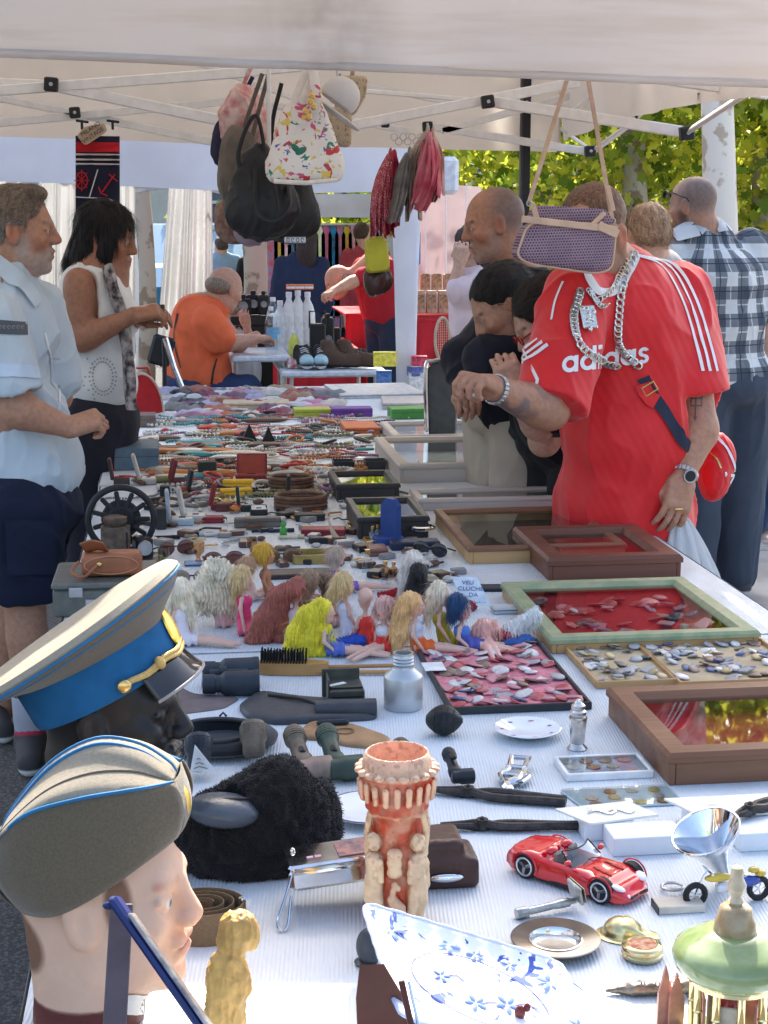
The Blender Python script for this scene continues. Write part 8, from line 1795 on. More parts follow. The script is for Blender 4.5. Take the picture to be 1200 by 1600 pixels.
def horn():
    p=T(1100,1385); t=thing('chrome_horn','chrome funnel-shaped horn with its mouth turned up to the left','horn',p); ax=Vector((-.42,-.18,.90)); a=aty(1136,1372,p.y+.0)
    q=Vector((0,0,1)).rotation_difference(ax.normalized()).to_matrix().to_4x4(); o=aty(1128,1360,p.y)-p; Mx=Matrix.Translation(o)@q
    MB().lathe([(.008,-.012),(.010,.0),(.014,.012),(.022,.030),(.034,.050),(.042,.062),(.0445,.067),(.043,.068),(.033,.055),(.020,.034),(.009,.010)],44,M=Mx,cap=False).obj('bell',M_chr,t,sm=1)
    MB().tube([tuple((Mx@Vector((.044*cos(i*PI/20),.044*sin(i*PI/20),.0675)))) for i in range(40)],.0016,6,True).obj('bell_edge',M_chr,t,sm=1)
    MB().tube([(-.045+.014*cos(f),-.008+.012*sin(f),.006) for f in [i*PI/8 for i in range(16)]],.0022,6,True).obj('ring',M_steel,t,sm=1)
    MB().tube(bez([(o.x,o.y,o.z-.01),(o.x+.01,o.y,.012),(o.x+.04,o.y,.008)],5),.005,8).obj('tail_pipe',M_chr,t,sm=1)
    p=T(1130,1412); m=thing('toy_motorcycle','blue and yellow toy motorcycle behind the onyx dome','toy',p,rz=R(6)); m.scale=(.8,)*3
    for x in(-.048,.06):
        w=MB().tube([(x+.016*cos(a),0,.020+.016*sin(a)) for a in [i*PI/10 for i in range(20)]],.0050,8,True).obj('wheel',mat('toy_tyre'),m,sm=1)
        for k in range(5): a=k*1.257; MB().tube([(x,0,.020),(x+.013*cos(a),0,.020+.013*sin(a))],.0013,5).obj('spoke',mat('toy_silver'),w)
    MB().ball((.035,0,.034),(.030,.010,.010),14,8).obj('fairing',mat('toy_blue',(.015,.05,.30),.15,coat=.8),m,sm=1); MB().ball((-.01,0,.045),(.024,.008,.007),12,8).obj('tank',mat('toy_yellow',(.62,.42,.04),.2,coat=.5),m,sm=1)
    MB().tube([(-.048,.0,.020),(-.035,0,.050),(-.028,0,.058)],.0025,6).obj('fork',M_chr,m); MB().tube([(-.028,-.018,.058),(-.028,.018,.058)],.002,6).obj('handlebar',M_chr,m); MB().box((.0,0,.028),(.028,.012,.016),bv=.003).obj('engine',mat('toy_silver'),m)
    for (x,z,c) in((.05,.052,'toy_yellow'),(.062,.045,'toy_yellow')): MB().ball((x,0,z),(.010,.007,.005),10,6).obj('seat',mat(c),m,sm=1)
    p=T(1060,1420); b=thing('card_corner','small beige card box end behind the onyx dome','box',p); MB().box((0,0,.005),(.06,.03,.010),bv=.001).obj('box_body',mat('beige_card',(.55,.5,.42)),b); MB().box((-.0305,0,.005),(.001,.03,.010)).obj('box_end',M_blk,b)
horn()
#-- DOLLS
def doll(label,head_,base,hair,dress,locks=(),skin=(.68,.42,.33),legs=None,hs=1,arm=True,dress2=None,look=(-.3,-.8),frizz=0):
    """head_: head centre px, base: seat px on the table, strands: hair paths in px"""
    b=T(*base); Y=b.y; k=mpp(*base); H=aty(*head_,Y); t=thing('doll',label,'doll',b,group='dolls seated on the cloth'); D2=D(look[0],look[1],-.05); s=SDF(.004); r=.0175*hs; sh=H-UP*r*2.0; hip=Vector((b.x,b.y,b.z+.014))
    M=head_mat(H,D2,.185*hs); head(s,M,1); s.cap(H,sh,.0045,.005); s.ell(sh-UP*.010,(.014,.010,.014)); s.cap(sh-UP*.015,hip,.0085,.013,None,'u',.008)
    ax=D2.cross(UP).normalized()
    if arm:
        for q in(-1,1): e=sh+ax*q*.020-UP*.022; s.cap(sh+ax*q*.013-UP*.003,e,.0045,.004); s.cap(e,hip+ax*q*.022+D2*.012,.004,.003)
    ld=(T(*legs)-b).normalized() if legs else D2; ld.z=0
    for q in(-1,1): o=hip+ax*q*.007; k1=o+ld*.055; s.cap(o,k1,.0105,.0075,None,'u',.006); s.cap(k1,o+ld*.115-UP*.006,.007,.004)
    head_paint(s,M,skin,lip=(.6,.08,.15),brow=hair or (.3,.15,.1),iris=(.05,.15,.3)); s.build(.0021,None,1,skin,clipz=TZ+.0006); s.obj('body',mat('doll_vinyl',(1,1,1),.35,var=.04,attr=True,sss=.05),t)
    if dress:
        d=SDF(.006); d.ell(sh-UP*.012,(.017,.013,.015)); d.cap(sh-UP*.016,hip,.0115,.017); d.ell(hip+ld*.014,(.026,.024,.013));
        if dress2: d.paint(dress2,PE(hip,(.045,.045,.022)),.003)
        d.build(.0023,lambda V,N:.0025*np.sin(V[:,0]*420)*np.clip((hip.z+.02-V[:,2])*60,0,1)+.001*vnoise(V,300,2),1,dress,clipz=TZ+.001); d.obj('dress',cloth('doll_cloth',(1,1,1),attr=True,rough=.7),t)
    if hair:
        h=SDF(.006); h.ell((-.02,0,.03),(.112,.095,.098),M); h.ell((.13,0,-.03),(.075,.08,.085),M,'s',.02)
        for st in locks:
            P=[aty(*q[:2],Y+(q[3] if len(q)>3 else .004)) for q in st]; w=[q[2]*k for q in st]
            for i in range(len(P)-1): h.cap(P[i],P[i+1],w[i],w[i+1],None,'u',.006)
        am=.0012+.004*frizz; h.build(.0023,lambda V,N:am*np.sin((V@np.array(cr))*900+vnoise(V,60,3)*6)+.0015*vnoise(V,220,4)+frizz*.005*vnoise(V,130,7),0,hair,clipz=TZ+.001); dm=mat('doll_hair',(1,1,1),.4,var=.22,scale=60,attr=True,sheen=.1,bump=.4,bscale=300); h.obj('hair',dm,t); strands(h,t,1500,.022 if not frizz else .014,(0,0,-1),dm,.0005,.10+.5*frizz)
plat=(.85,.74,.56); blond=(.70,.50,.24)
doll('leftmost doll, platinum-haired, white frilled skirt, legs stretched out on the cloth',(282,925),(285,1008),plat,(.70,.62,.66),[[(282,915,14),(292,950,11),(300,968,6)],[(270,920,9),(262,955,6)]],legs=(400,1015),look=(-.4,.7))
doll('doll under a huge frizzy platinum mane behind the leftmost one',(343,905),(350,980),plat,(.62,.36,.36),[[(340,895,20),(325,925,24),(318,950,12)],[(350,900,20),(358,930,20),(362,955,10)],[(335,890,18),(345,935,24)]],frizz=1,look=(.2,.9))
doll('blonde doll with a ponytail in a hot pink flowered dress',(381,905),(381,992),blond,(.72,.05,.17),[[(378,893,11),(372,905,8),(366,925,4)]],dress2=(.75,.12,.20),look=(.6,-.2))
doll('bare-chested tanned doll with yellow moulded hair, rear row',(414,865),(420,935),(.72,.42,.05),None,skin=(.45,.19,.10),hs=1.1,look=(.7,-.1))
doll('small light-brown-haired doll head peeping out behind the ponytail doll',(388,885),(390,940),(.50,.30,.18),None,[[(385,878,9),(380,890,7)]],look=(.5,.6))
doll('doll under long auburn hair falling to the left',(462,925),(455,1003),(.36,.10,.07),(.60,.45,.48),[[(465,912,12),(435,930,14),(412,965,15),(395,1000,13)],[(450,925,12),(425,965,16),(412,1002,12)],[(440,945,10),(440,1000,12)]],look=(.3,.8))
doll('doll with ash-brown hair hanging down its back in the middle row',(487,908),(492,985),(.33,.21,.13),(.65,.40,.40),[[(482,900,12),(474,930,12),(468,962,8)]],look=(.4,.7))
doll('brown-haired doll squeezed between two blondes',(512,912),(516,980),(.20,.12,.08),(.5,.3,.3),[[(512,905,10),(512,925,9)]],look=(.3,.9))
doll('blonde doll in a white blouse beyond the yellow-haired one',(539,915),(546,1000),blond,(.66,.66,.78),[[(535,903,12),(520,925,9),(512,945,5)]],look=(.5,.3))
doll('grey-blond doll wearing purple, behind the dolls',(526,868),(536,925),(.55,.42,.33),(.22,.12,.42),hs=1.0,look=(.8,.1))
doll('doll buried under bright yellow hair, front of the dolls',(508,955),(518,1024),(.74,.62,.03),(.10,.16,.50),[[(500,945,12),(480,960,14),(462,985,13),(450,1010,8)],[(495,960,16),(485,995,18),(480,1018,14)],[(505,985,14),(520,1020,12),(548,1030,6)],[(470,1000,14),(500,1020,12)]],legs=(620,1030),look=(.9,-.1))
doll('pink-headed bald doll in an orange-red dress',(571,935),(572,1005),None,(.70,.05,.04),hs=1.05,look=(-.3,.8))
doll('doll with a white apron over a red skirt, front row',(600,950),(605,1017),(.68,.40,.35),(.70,.70,.74),[[(598,940,8),(590,952,6)]],dress2=(.66,.03,.03),look=(-.4,-.5))
doll('doll with waist-long peach-yellow hair tied with an orange ribbon',(648,945),(655,1020),(.80,.48,.20),(.60,.60,.68),[[(640,935,12),(625,955,11),(620,990,11),(618,1015,9)],[(632,940,10),(630,990,12)]],dress2=(.75,.14,.03),look=(.5,-.1))
doll('doll with tall straight platinum hair at the back of the right-hand group',(650,880),(640,945),(.74,.66,.58),None,[[(645,872,13),(632,900,10),(630,930,8)]],look=(.4,.8))
doll('doll with a sheet of black hair seen from behind',(655,900),(655,960),(.012,.010,.012),(.5,.4,.4),[[(653,890,12),(650,925,17),(648,940,15)]],look=(.1,1))
doll('platinum doll in an olive-gold jacket with a pink collar',(688,930),(697,1010),plat,(.42,.34,.03),[[(685,918,12),(674,940,8),(668,962,6)]],look=(.6,-.1))
doll('doll with a dark blue bob and a blue and white dress',(722,950),(730,1016),(.015,.06,.16),(.08,.20,.55),[[(714,938,13),(706,958,8)]],dress2=(.08,.09,.35),look=(.7,-.3))
doll('bare pink plastic doll bent over on itself beside the badge tray',(757,985),(757,1012),(.80,.45,.38),None,[[(745,985,9),(742,1005,8)],[(770,975,7),(775,985,6)]],skin=(.80,.45,.38),look=(.1,-.6))
doll('doll in red lying on its back, white hair swept out',(806,992),(800,1004),(.75,.74,.72),(.45,.02,.05),[[(812,982,6),(828,965,5),(838,948,3)],[(805,985,7),(822,972,8),(842,960,5)],[(790,980,5),(815,970,8),(835,955,5)]],legs=(770,1000),look=(.2,-.2))
for (px,py,c,lb) in [(612,935,(.30,.01,.02),'wine-red folded doll coat behind the dolls'),(720,955,(.28,.02,.04),'dark red doll garment lying right of the blue-haired doll'),(640,975,(.62,.60,.68),'pale lilac doll skirt crumpled between the dolls'),(548,1008,(.04,.10,.50),'small blue doll bag in front of the dolls'),(810,1010,(.05,.12,.35),'blue doll trousers beside the badge tray')]:
    p=T(px,py); t=thing('doll_garment',lb,'doll clothes',p); s=SDF(.01); s.ell((0,0,.008),(.035,.018,.008)); s.ell((.015,.008,.010),(.018,.014,.009)); s.build(.0028,folds(.004,60),1,clipz=.0005); s.obj('cloth_body',cloth('garment_'+lb[:9],c),t,world=False)
#-- MIDDLE TABLE
def jb(label,px,py,w,d,h,col,rz=0,lid=None,inner=None,name='jewel_box',lh=None,tilt=8,z=TZ,cat='box'):
    """lid: 'back' stands open at the far side, 'left' at the left side, None closed"""
    p=T(px,py,z); t=thing(name,label,cat,p,R(rz)); m=col if not isinstance(col,tuple) else mat('jb_%d_%d_%d'%tuple(int(c*255) for c in col),col,.5,bump=.15,bscale=200)
    im=mat('jb_in_%d'%int((inner or (.7,.68,.64))[0]*255),inner or (.7,.68,.64),.9)
    MB().box((0,d/2,h/2),(w,d,h),bv=.003).obj('box_body',m,t)
    if lid:
        MB().box((0,d/2,h+.0006),(w*.86,d*.86,.001)).obj('cushion',im,t); MB().box((0,d/2,h+.002),(w*.3,d*.16,.003),bv=.001).obj('slot',mat('slot_dark',(.05,.045,.05),.8),t)
        L=lh or d
        Mx=TR(0,d,h*.8,rx=R(-tilt)) if lid=='back' else TR(-w/2,d/2,h*.8,rz=R(90),rx=R(-tilt))
        ww=w if lid=='back' else d
        MB().box((0,.004,L/2),(ww,.010,L),Mx,bv=.003).obj('lid',m,t); MB().box((0,-.0015,L/2),(ww*.84,.001,L*.84),Mx).obj('lid_lining',im,t)
    else: MB().box((0,d/2,h*.62),(w*1.006,d*1.006,.0015)).obj('lid_seam',M_blk,t)
    return t
gy=(.42,.40,.36); bl=(.02,.02,.022); rd_=(.16,.02,.025);
for a in [('big slate-blue book-like box at the left edge of the table',211,735,.16,.24,.075,(.10,.15,.20)),
 ('open grey watch case leaning left, near the blue box',232,758,.05,.06,.02,gy,0,'left',None,'jewel_box',.085,14),
 ('dark and red opened case left of the grey one',190,762,.05,.05,.03,(.05,.04,.05),0,'left',(.3,.06,.04),'jewel_box',.07,8),
 ('burgundy ring box with its black-lined lid open',285,760,.06,.06,.02,rd_,10,'left',(.05,.05,.06),'jewel_box',.07,-14),
 ('black opened lid box right of the burgundy one',312,775,.06,.05,.02,bl,8,'left',(.1,.1,.1),'jewel_box',.065,-12),
 ('dark green box standing open near the red case',325,745,.06,.05,.05,(.03,.04,.03),5),
 ('wine-red open case with a wide lid in the middle',392,755,.10,.06,.025,(.20,.02,.03),-6,'back',(.30,.03,.05),'jewel_box',.07,18),
 ('pale grey opened ring box in front of the burgundy ones',305,818,.06,.06,.02,gy,-4,'left',None,'jewel_box',.085,10),
 ('light blue-grey opened watch box nearest the sewing machine',285,822,.065,.06,.018,(.34,.41,.48),0,'left',None,'jewel_box',.085,4),
 ('crimson ring box with brooch beside the yellow packet',345,798,.06,.06,.015,(.22,.025,.035),-8,'left',(.3,.05,.07),'jewel_box',.07,-12),
 ('flat crimson box in front of the crimson ring box',332,818,.06,.04,.018,(.24,.02,.035),-5),
 ('small black upright box by the grey case',258,785,.03,.03,.05,bl),('black cube box near the sewing machine wheel',252,828,.03,.04,.06,(.03,.03,.03)),
 ('dark green ring box with its lid up',385,800,.035,.035,.02,(.02,.035,.03),0,'left',(.5,.5,.45),'jewel_box',.06,4),
 ('tiny white-cushioned ring box in front of the green one',405,806,.05,.035,.018,bl,0,'back',None,'jewel_box',.012),
 ('long taupe spectacle case lying in front',403,825,.13,.03,.028,(.13,.11,.09)),
 ('black upright box with green lid near the wooden bowls',465,785,.05,.05,.02,bl,0,'left',(.1,.12,.1),'jewel_box',.065,-4),
 ('white-cushioned black ring tray right of the middle',480,798,.09,.05,.02,bl,0,'back',(.7,.68,.6),'jewel_box',.01),
 ('black shallow box with glass centre',485,815,.085,.05,.02,bl,2),('flat wine-red case lying closed beside the shallow box',505,838,.12,.06,.018,(.22,.015,.03),-8),
 ('flat black case under the wine-red one',512,850,.10,.03,.016,bl,-4),('wallet-like brown leather roll at the centre',350,800,.05,.04,.025,(.12,.035,.03)),
 ('navy velvet box base with a silver bangle',650,860,.13,.05,.022,(.02,.03,.07),0,None,None,'jewel_box'),
 ('flat blue card under the dolls\' heads',320,885,.10,.05,.006,(.14,.28,.48),0),
 ('black tray with small white tickets behind the dolls',470,905,.17,.07,.012,(.05,.035,.03),0),
 ('small reddish wooden box by the glass jars',592,870,.05,.07,.02,(.20,.09,.07),0),
 ('black card with lace trim beside the hand-lettered sign',770,925,.12,.05,.008,(.03,.035,.05),-5),
 ('clear plastic box of silver bits right of the blue-haired doll',800,960,.08,.04,.014,(.5,.52,.54),0)]: jb(*a)
# upright blue watch box
p=T(607,850); t=thing('watch_box','tall royal-blue opened watch box with clipped corners','box',p,R(6)); vb=mat('royal_blue_box',(.025,.06,.22),.5)
MB().prism([(-.032,0),(-.032,.10),(-.012,.122),(.018,.122),(.032,.105),(.032,0)],.016,TR(0,0,0,rz=R(-62))@Matrix(((1,0,0,0),(0,0,1,0),(0,1,0,0),(0,0,0,1)))).obj('lid',vb,t); rbox(.08,.05,.022).obj('box_body',vb,t)
# yellow packets
for k,(px,py,rz,lb) in enumerate([(372,765,-8,'upper yellow film packet'),(370,775,6,'lower yellow film packet')]): jb(lb+' among the jewellery boxes',px,py,.10,.03,.022 if k else .03,(.75,.42,.02),rz,name='film_packet')
# wooden bowls
for k,(px,py,r,lb) in enumerate([(470,795,.075,'woven brown bangle stack, lower one'),(455,765,.068,'woven brown bangle stack, upper one')]):
    p=T(px,py); t=thing('bangle_stack',lb,'bangles',p)
    for j in range(4): MB().tube([(r*cos(a),r*.8*sin(a),.007+j*.011) for a in [i*PI/16 for i in range(32)]],.0062,7,True).obj('bangle',mat('bangle_brown_%d'%(j%2),(.15,.08,.05) if j%2 else (.10,.05,.032),.5,var=.3,scale=60),t,sm=1)
# bundle of dark cups (black tray with compartments), gilt tray, glasses, jars, pens, sunglasses
p=T(563,735); t=thing('black_tray','black compartment tray holding a tiny glass stand','tray',p);
for x in(-.055,.055): MB().lathe([(.045,0),(.052,.03),(.048,.03),(.042,.006)],4,M=TR(x,.04,0,rz=R(45))).obj('compartment',mat('tray_black',(.035,.036,.04),.5),t)
MB().lathe([(.02,0),(.006,.01),(.006,.03),(.018,.045)],14,M=TR(0,.0,0)).obj('glass_stand',M_pet,t,sm=1)
p=T(491,882); t=thing('gilt_tray','small gilt open wooden tray in the middle','tray',p)
for c,dm in (((0,.003,.012),(.10,.005,.024)),((0,.082,.012),(.10,.005,.024)),((-.05,.043,.012),(.005,.0745,.024)),((.05,.043,.012),(.005,.0745,.024))): MB().box(c,dm,bv=.001).obj('tray_side',mat('gilt_wood',(.42,.30,.10),.4,.4,var=.2),t)
MB().box((0,.043,.003),(.094,.074,.004)).obj('tray_floor',mat('tray_floor',(.16,.09,.05),.7),t)
def glass(px,py,r,h,label,m=None,kind='glass'):
    p=T(px,py); t=thing('small_glass' if kind=='glass' else 'perfume_bottle',label,'glass' if kind=='glass' else 'bottle',p); MB().lathe([(r*.7,0),(r*.75,.002),(r*.3,h*.2),(r*.35,h*.35),(r,h*.55),(r*1.05,h)] if kind=='glass' else [(r,0),(r,h*.6),(r*.4,h*.7),(r*.4,h*.8)],16,cap=kind!='glass').obj('glass_body',m or M_pet,t,sm=1,auto=50)
    if kind!='glass': MB().lathe([(r*.5,h*.8),(r*.5,h)],12).obj('stopper',M_gold,t)
am=glassy('amber_glass',(.75,.55,.35),.2)
glass(310,880,.016,.055,'amber-tinted small glass near the sewing machine',am); glass(256,885,.014,.05,'greenish small glass beside the sewing machine base',glassy('green_glass',(.75,.8,.5),.2)); glass(394,870,.014,.05,'brown glass just behind the yellow-haired tanned doll',am)
glass(574,893,.013,.055,'clear bottle behind the purple doll',None,'b'); glass(602,905,.011,.045,'gold-capped perfume bottle, left of two',am,'b'); glass(615,903,.010,.04,'gold-capped perfume bottle, right of two',am,'b'); glass(604,925,.012,.035,'little blue-grey glass in front of the perfume bottles');
for k in range(3): glass(582+k*8,848-k*3,.009,.045,['clear crystal drop, left of the three by the blue box','clear crystal drop, middle of the three by the blue box','clear crystal drop, right of the three by the blue box'][k],None,'b')
for i,(px,py,w,c,lb) in enumerate([(255,843,.09,(.02,.02,.025),'thick black pen'),(310,838,.08,(.5,.55,.6),'silver-blue pen'),(345,838,.09,(.55,.56,.56),'pale steel pen'),(380,845,.07,(.3,.32,.33),'grey pen'),(410,832,.06,(.02,.03,.05),'short dark pen'),(440,832,.07,(.03,.04,.06),'navy pen'),(455,842,.07,(.6,.55,.4),'ivory pen'),(430,862,.13,(.09,.07,.05),'long brown cigar-like tube')]):
    p=T(px,py); t=thing('pen',lb+' lying in the row in front of the ring boxes','pen',p,R(UN(-8,8))); MB().cyl((-w/2,0,.006),(w*.25,0,.006),.0052,n=10).obj('barrel',mat('pen_%d'%i,c,.3,.3),t); MB().cyl((w*.25,0,.006),(w/2,0,.006),.0058,n=10).obj('cap',mat('pen_cap_%d'%i,tuple(x*.8 for x in c),.25,.5),t)
def shades(px,py,label,c,rz):
    p=T(px,py); t=thing('sunglasses',label,'sunglasses',p,R(rz))
    for x in(-.027,.027): MB().ball((x,0,.020),(.024,.004,.019),16,10).obj('lens',mat('lens_'+label[:5],c,.1,coat=.5),t,sm=1); MB().tube([(x*1.9,0,.028),(x*1.7,.05,.012),(x*.5,.085,.005)],.002,5).obj('temple',M_blk,t)
    MB().tube([(-.006,0,.024),(.006,0,.024)],.002,5).obj('bridge',M_blk,t)
shades(350,885,'brown-lensed sunglasses by the amber glass',(.12,.04,.03),5); shades(275,868,'dark red-brown sunglasses near the pens',(.10,.03,.025),30); shades(300,915,'round mirror-lens glasses half under the cap',(.28,.22,.17),0); shades(440,880,'tortoiseshell sunglasses left of the gilt tray',(.14,.07,.04),-6)
shades(672,870,'black sunglasses behind the platinum doll',(.02,.02,.025),-40)
p=T(660,842); t=thing('bangle','wide silver bangle lying on the navy box','bangle',Vector((p.x,p.y,TZ+.023))); MB().tube([(.030*cos(a),.024*sin(a),.008) for a in [i*PI/12 for i in range(24)]],.006,6,True).obj('bangle_body',M_chr,t,sm=1)
p=T(443,842); t=thing('toy_figure','tiny green toy figure among the pens','toy',p); MB().ball((0,0,.022),(.010,.008,.012),10,8).obj('torso',mat('toy_green',(.06,.30,.06),.5),t,sm=1); MB().ball((0,0,.040),(.008,.008,.008),10,8).obj('head',mat('toy_green'),t,sm=1)
for x in(-.006,.006): MB().cyl((x,0,0),(x,0,.014),.004,n=8).obj('leg',mat('toy_green'),t)
p=T(520,848); t=thing('carved_tusk','curved pale carved horn behind the gilt tray','ornament',p); MB().tube(bez([(.012,0,.006),(0,0,.03),(-.012,0,.062)],6),[.010-.0006*i for i in range(13)],8).obj('tusk',mat('bone',(.55,.42,.28),.5),t,sm=1)
# hand-lettered sign
p=T(742,945); t=thing('hand_lettered_sign','small white card with handwritten letters behind the dolls','sign',p,R(-8)); MB().add([(-.028,.0,.0),(.036,-.006,.0),(.006,.05,.052),(-.050,.056,.052),(-.028,.001,-.0),(.036,-.005,-.0),(.006,.052,.050),(-.050,.058,.050)],[(0,1,2,3),(7,6,5,4),(0,4,5,1),(1,5,6,2),(2,6,7,3),(3,7,4,0)]).obj('card',mat('paper_blue',(.62,.70,.76),.8),t)
for i,tx in enumerate(('NEU','CHANEL','DA','COLORE')):
    cu_=bpy.data.curves.new('lettering','FONT'); cu_.body=('VEU','CLUCHE','DA','CUCIRE')[i]; cu_.size=.015; cu_.align_x='CENTER'; cu_.extrude=.0003; me=bpy.data.meshes.new_from_object(bpy.data.objects.new('tmp',cu_)); me.materials.append(mat('ink_blue',(.10,.12,.35),.2)); q=link('lettering',me,None,t)
    f=.72-.22*i; q.matrix_local=Matrix.Translation(Vector((.004-.026*f,.0+.052*f-.0015,.052*f+.001)))@Euler((R(43),0,R(-5))).to_matrix().to_4x4()
# sewing machine
def sewing():
    p=T(190,880); t=thing('sewing_machine','small old hand-crank sewing machine with a black spoked wheel','sewing machine',p); m=mat('worn_brown_iron',(.12,.085,.065),.5,.4,var=.35,scale=60,bump=.3); k=mpp(190,870); kb=mat('wheel_black',(.035,.037,.042),.35,.5)
    R_=.082; z=R_+.02; MB().tube([(R_*cos(a),.05,z+R_*sin(a)) for a in [i*PI/24 for i in range(48)]],.0085,8,True).obj('wheel_rim',kb,t,sm=1)
    for i in range(11): a=i*2*PI/11; MB().box((0,0,0),(R_*.62,.010,.012),TR((R_*.58)*cos(a),.05,z+R_*.58*sin(a),ry=-a),bv=.003).obj('spoke',kb,t)
    MB().lathe([(.030,-.008),(.038,0),(.030,.010)],24,M=TR(0,.05,z,rx=R(90))).obj('hub',kb,t,sm=1)
    MB().lathe([(.047,-.004),(.050,0),(.047,.004)],28,M=TR(0,.056,z,rx=R(90))).obj('inner_disc',kb,t,sm=1,auto=40)
    MB().box((-.012,-.01,.052),(.072,.035,.095),bv=.004).obj('head_casing',m,t); MB().box((.016,-.0285,.062),(.005,.003,.045),bv=.001).obj('slot',M_blk,t); MB().lathe([(.020,0),(.030,.010),(.030,.022),(.018,.026)],20,M=TR(-.012,-.01,.098)).obj('top_cap',m,t,sm=1,auto=50)
    MB().box((.06,.02,.03),(.045,.05,.06),TR(rz=.3),bv=.006).obj('gear_box',M_blk,t); MB().cyl((.06,-.03,.045),(.06,-.045,.045),.018,n=18).obj('bobbin_wheel',M_steel,t); MB().box((0,.01,.006),(.19,.13,.012),bv=.004).obj('base_plate',M_blk,t)
    MB().ball((-.02,-.055,.018),(.035,.02,.014),12,6).obj('paper_wad',mat('paper_blue'),t,sm=1)
sewing()
def metalbox():
    p=T(150,968); p=Vector((-.235,3.36,TZ)); t=thing('metal_chest','grey hammered-metal chest at the left edge under the leather case','chest',p); m=mat('grey_metal_chest',(.14,.145,.13),.4,.4,var=.15,scale=40)
    MB().box((.06,.10,.030),(.22,.22,.060),bv=.004).obj('chest_body',m,t); MB().box((.06,.10,.068),(.225,.225,.014),bv=.004).obj('lid',m,t)
    for x in(.0,.11): MB().box((x,-.013,.055),(.03,.006,.022),bv=.002).obj('latch',M_steel,t)
    MB().box((.07,-.012,.028),(.10,.003,.022)).obj('label_holder',M_steel,t)
    q=Vector((p.x+.075,p.y+.05,TZ+.0755)); c=thing('leather_case','tan leather box camera case with its flap up','case',q); lm=mat('tan_saddle',(.34,.12,.055),.45,var=.2,scale=25,bump=.2,bscale=250)
    s=SDF(.01); s.box((0,.02,.026),(.052,.018,.012),.014); s.build(.003,None,1,clipz=.0004); s.obj('case_body',lm,c,world=False); MB().tube([(.058*cos(a)*1.0,-.0125,.027+.020*sin(a)) for a in [i*PI/14 for i in range(28)]],.0016,5,True).obj('stitching',mat('stitch',(.45,.22,.12)),c)
    MB().surf(lambda u,v:(-.055+.05*u-.012*v,.0+.035*v*0+.036*u*0+.03*(1-v)-.01,.048+.028*v+.008*sin(u*3)),6,6).obj('flap',lm,c,sm=1,thick=.003)
    MB().tube(bez([(-.07,.0,.035),(-.085,-.01,.015),(-.06,-.03,.006),(-.03,-.02,.03)],6),.0035,6,flat=1).obj('strap',lm,c,sm=1); MB().ball((-.026,-.016,.030),(.006,.003,.006),8,6).obj('stud',M_gold,c,sm=1)
metalbox()
#-- badges: coins of enamel on lined trays, one object each
pcol=[('red',(.45,.03,.04)),('grey',(.35,.36,.38)),('white',(.70,.68,.66)),('pink',(.60,.22,.26)),('dark blue',(.05,.08,.22)),('brass',(.45,.33,.14)),('black',(.03,.03,.03)),('brown',(.22,.12,.07))]
pms=[]
for nm,c in pcol:
    pm_=mat('pin_'+nm.replace(' ','_'),c,.45,.1,scale=160,col2=tuple(min(1,x*.6+.15) for x in c))
    pms.append([MB().lathe([(.0115,0),(.0125,.001),(.0115,.0028),(.008,.0038)],11).mesh('badge_pin',pm_,True),MB().box((0,0,.0015),(.024,.017,.003),bv=.0012).mesh('badge_pin',pm_),MB().prism([(.013*cos(a)*(1 if i%2 else .72),.013*sin(a)*(1 if i%2 else .72)) for i,a in enumerate([k*PI/5 for k in range(10)])],.003).mesh('badge_pin',pm_)])
def pins(n,x0,x1,y0,y1,z,where,pal,grp,skew=0,s=1):
    s*=1.22
    for k in range(n):
        i=random.choice(pal); j=random.choice((0,0,0,1,2)); o=link('badge_pin',pms[i][j]); y=UN(y0,y1); o.location=(UN(x0,x1)+skew*(y-y0),y,z+UN(0,.004)); o.rotation_euler=(UN(-.35,.35),UN(-.35,.35),UN(0,6)); q=s*UN(.75,1.15); o.scale=(q,q,1)
        tag(o,pcol[i][0]+(' round',' oblong',' star-shaped')[j]+' enamel badge lying '+where,'badge',grp)
def tray_(fl,w,d,rim,lin,label,h=.014):
    p=T(*fl); t=thing('badge_tray',label,'tray',p)
    for c,dm in (((w/2,.003,h/2),(w,.006,h)),((w/2,d-.003,h/2),(w,.006,h)),((.003,d/2,h/2),(.006,d-.0121,h)),((w-.003,d/2,h/2),(.006,d-.0121,h))): MB().box(c,dm,bv=.001).obj('rim_side',rim,t)
    MB().box((w/2,d/2,.0035),(w-.0125,d-.0125,.006)).obj('lining',lin,t); return p
p=tray_((703,1118),.253,.43,mat('tray_black'),F_pink,'black-rimmed tray with pink felt covered in enamel badges'); pins(112,p.x+.018,p.x+.235,p.y+.016,p.y+.41,TZ+.008,'on the pink felt of the black-rimmed tray',[0,1,2,3,3,7,4,2,3,0],'badges on the pink felt tray')
MB().box((0,0,0),(.045,.06,.001),TR(p.x+.03,p.y+.23,TZ+.016,rx=.1,rz=.2)); q=link('price_slip',MB().box((0,0,0),(.04,.055,.001)).mesh('price_slip',mat('paper'))); q.location=(p.x+.012,p.y+.25,TZ+.0155); tag(q,'white paper slip lying at the left rim of the pink badge tray','paper')
p=tray_((932,1077),.155,.30,W_raw,F_cream,'pale wooden tray of small badges between the pink tray and the right-hand one'); pins(52,p.x+.015,p.x+.14,p.y+.015,p.y+.28,TZ+.008,'in the narrow pale wooden tray',[1,5,7,2,6,1],'badges in the narrow pale wooden tray',s=.85)
p=tray_((1062,1077),.26,.30,W_raw,F_cream,'pale wooden tray of badges reaching the right edge of the table'); pins(84,p.x+.015,p.x+.245,p.y+.015,p.y+.28,TZ+.008,'in the right-hand pale wooden tray',[1,1,2,5,4,7],'badges in the right-hand pale wooden tray',s=.85)
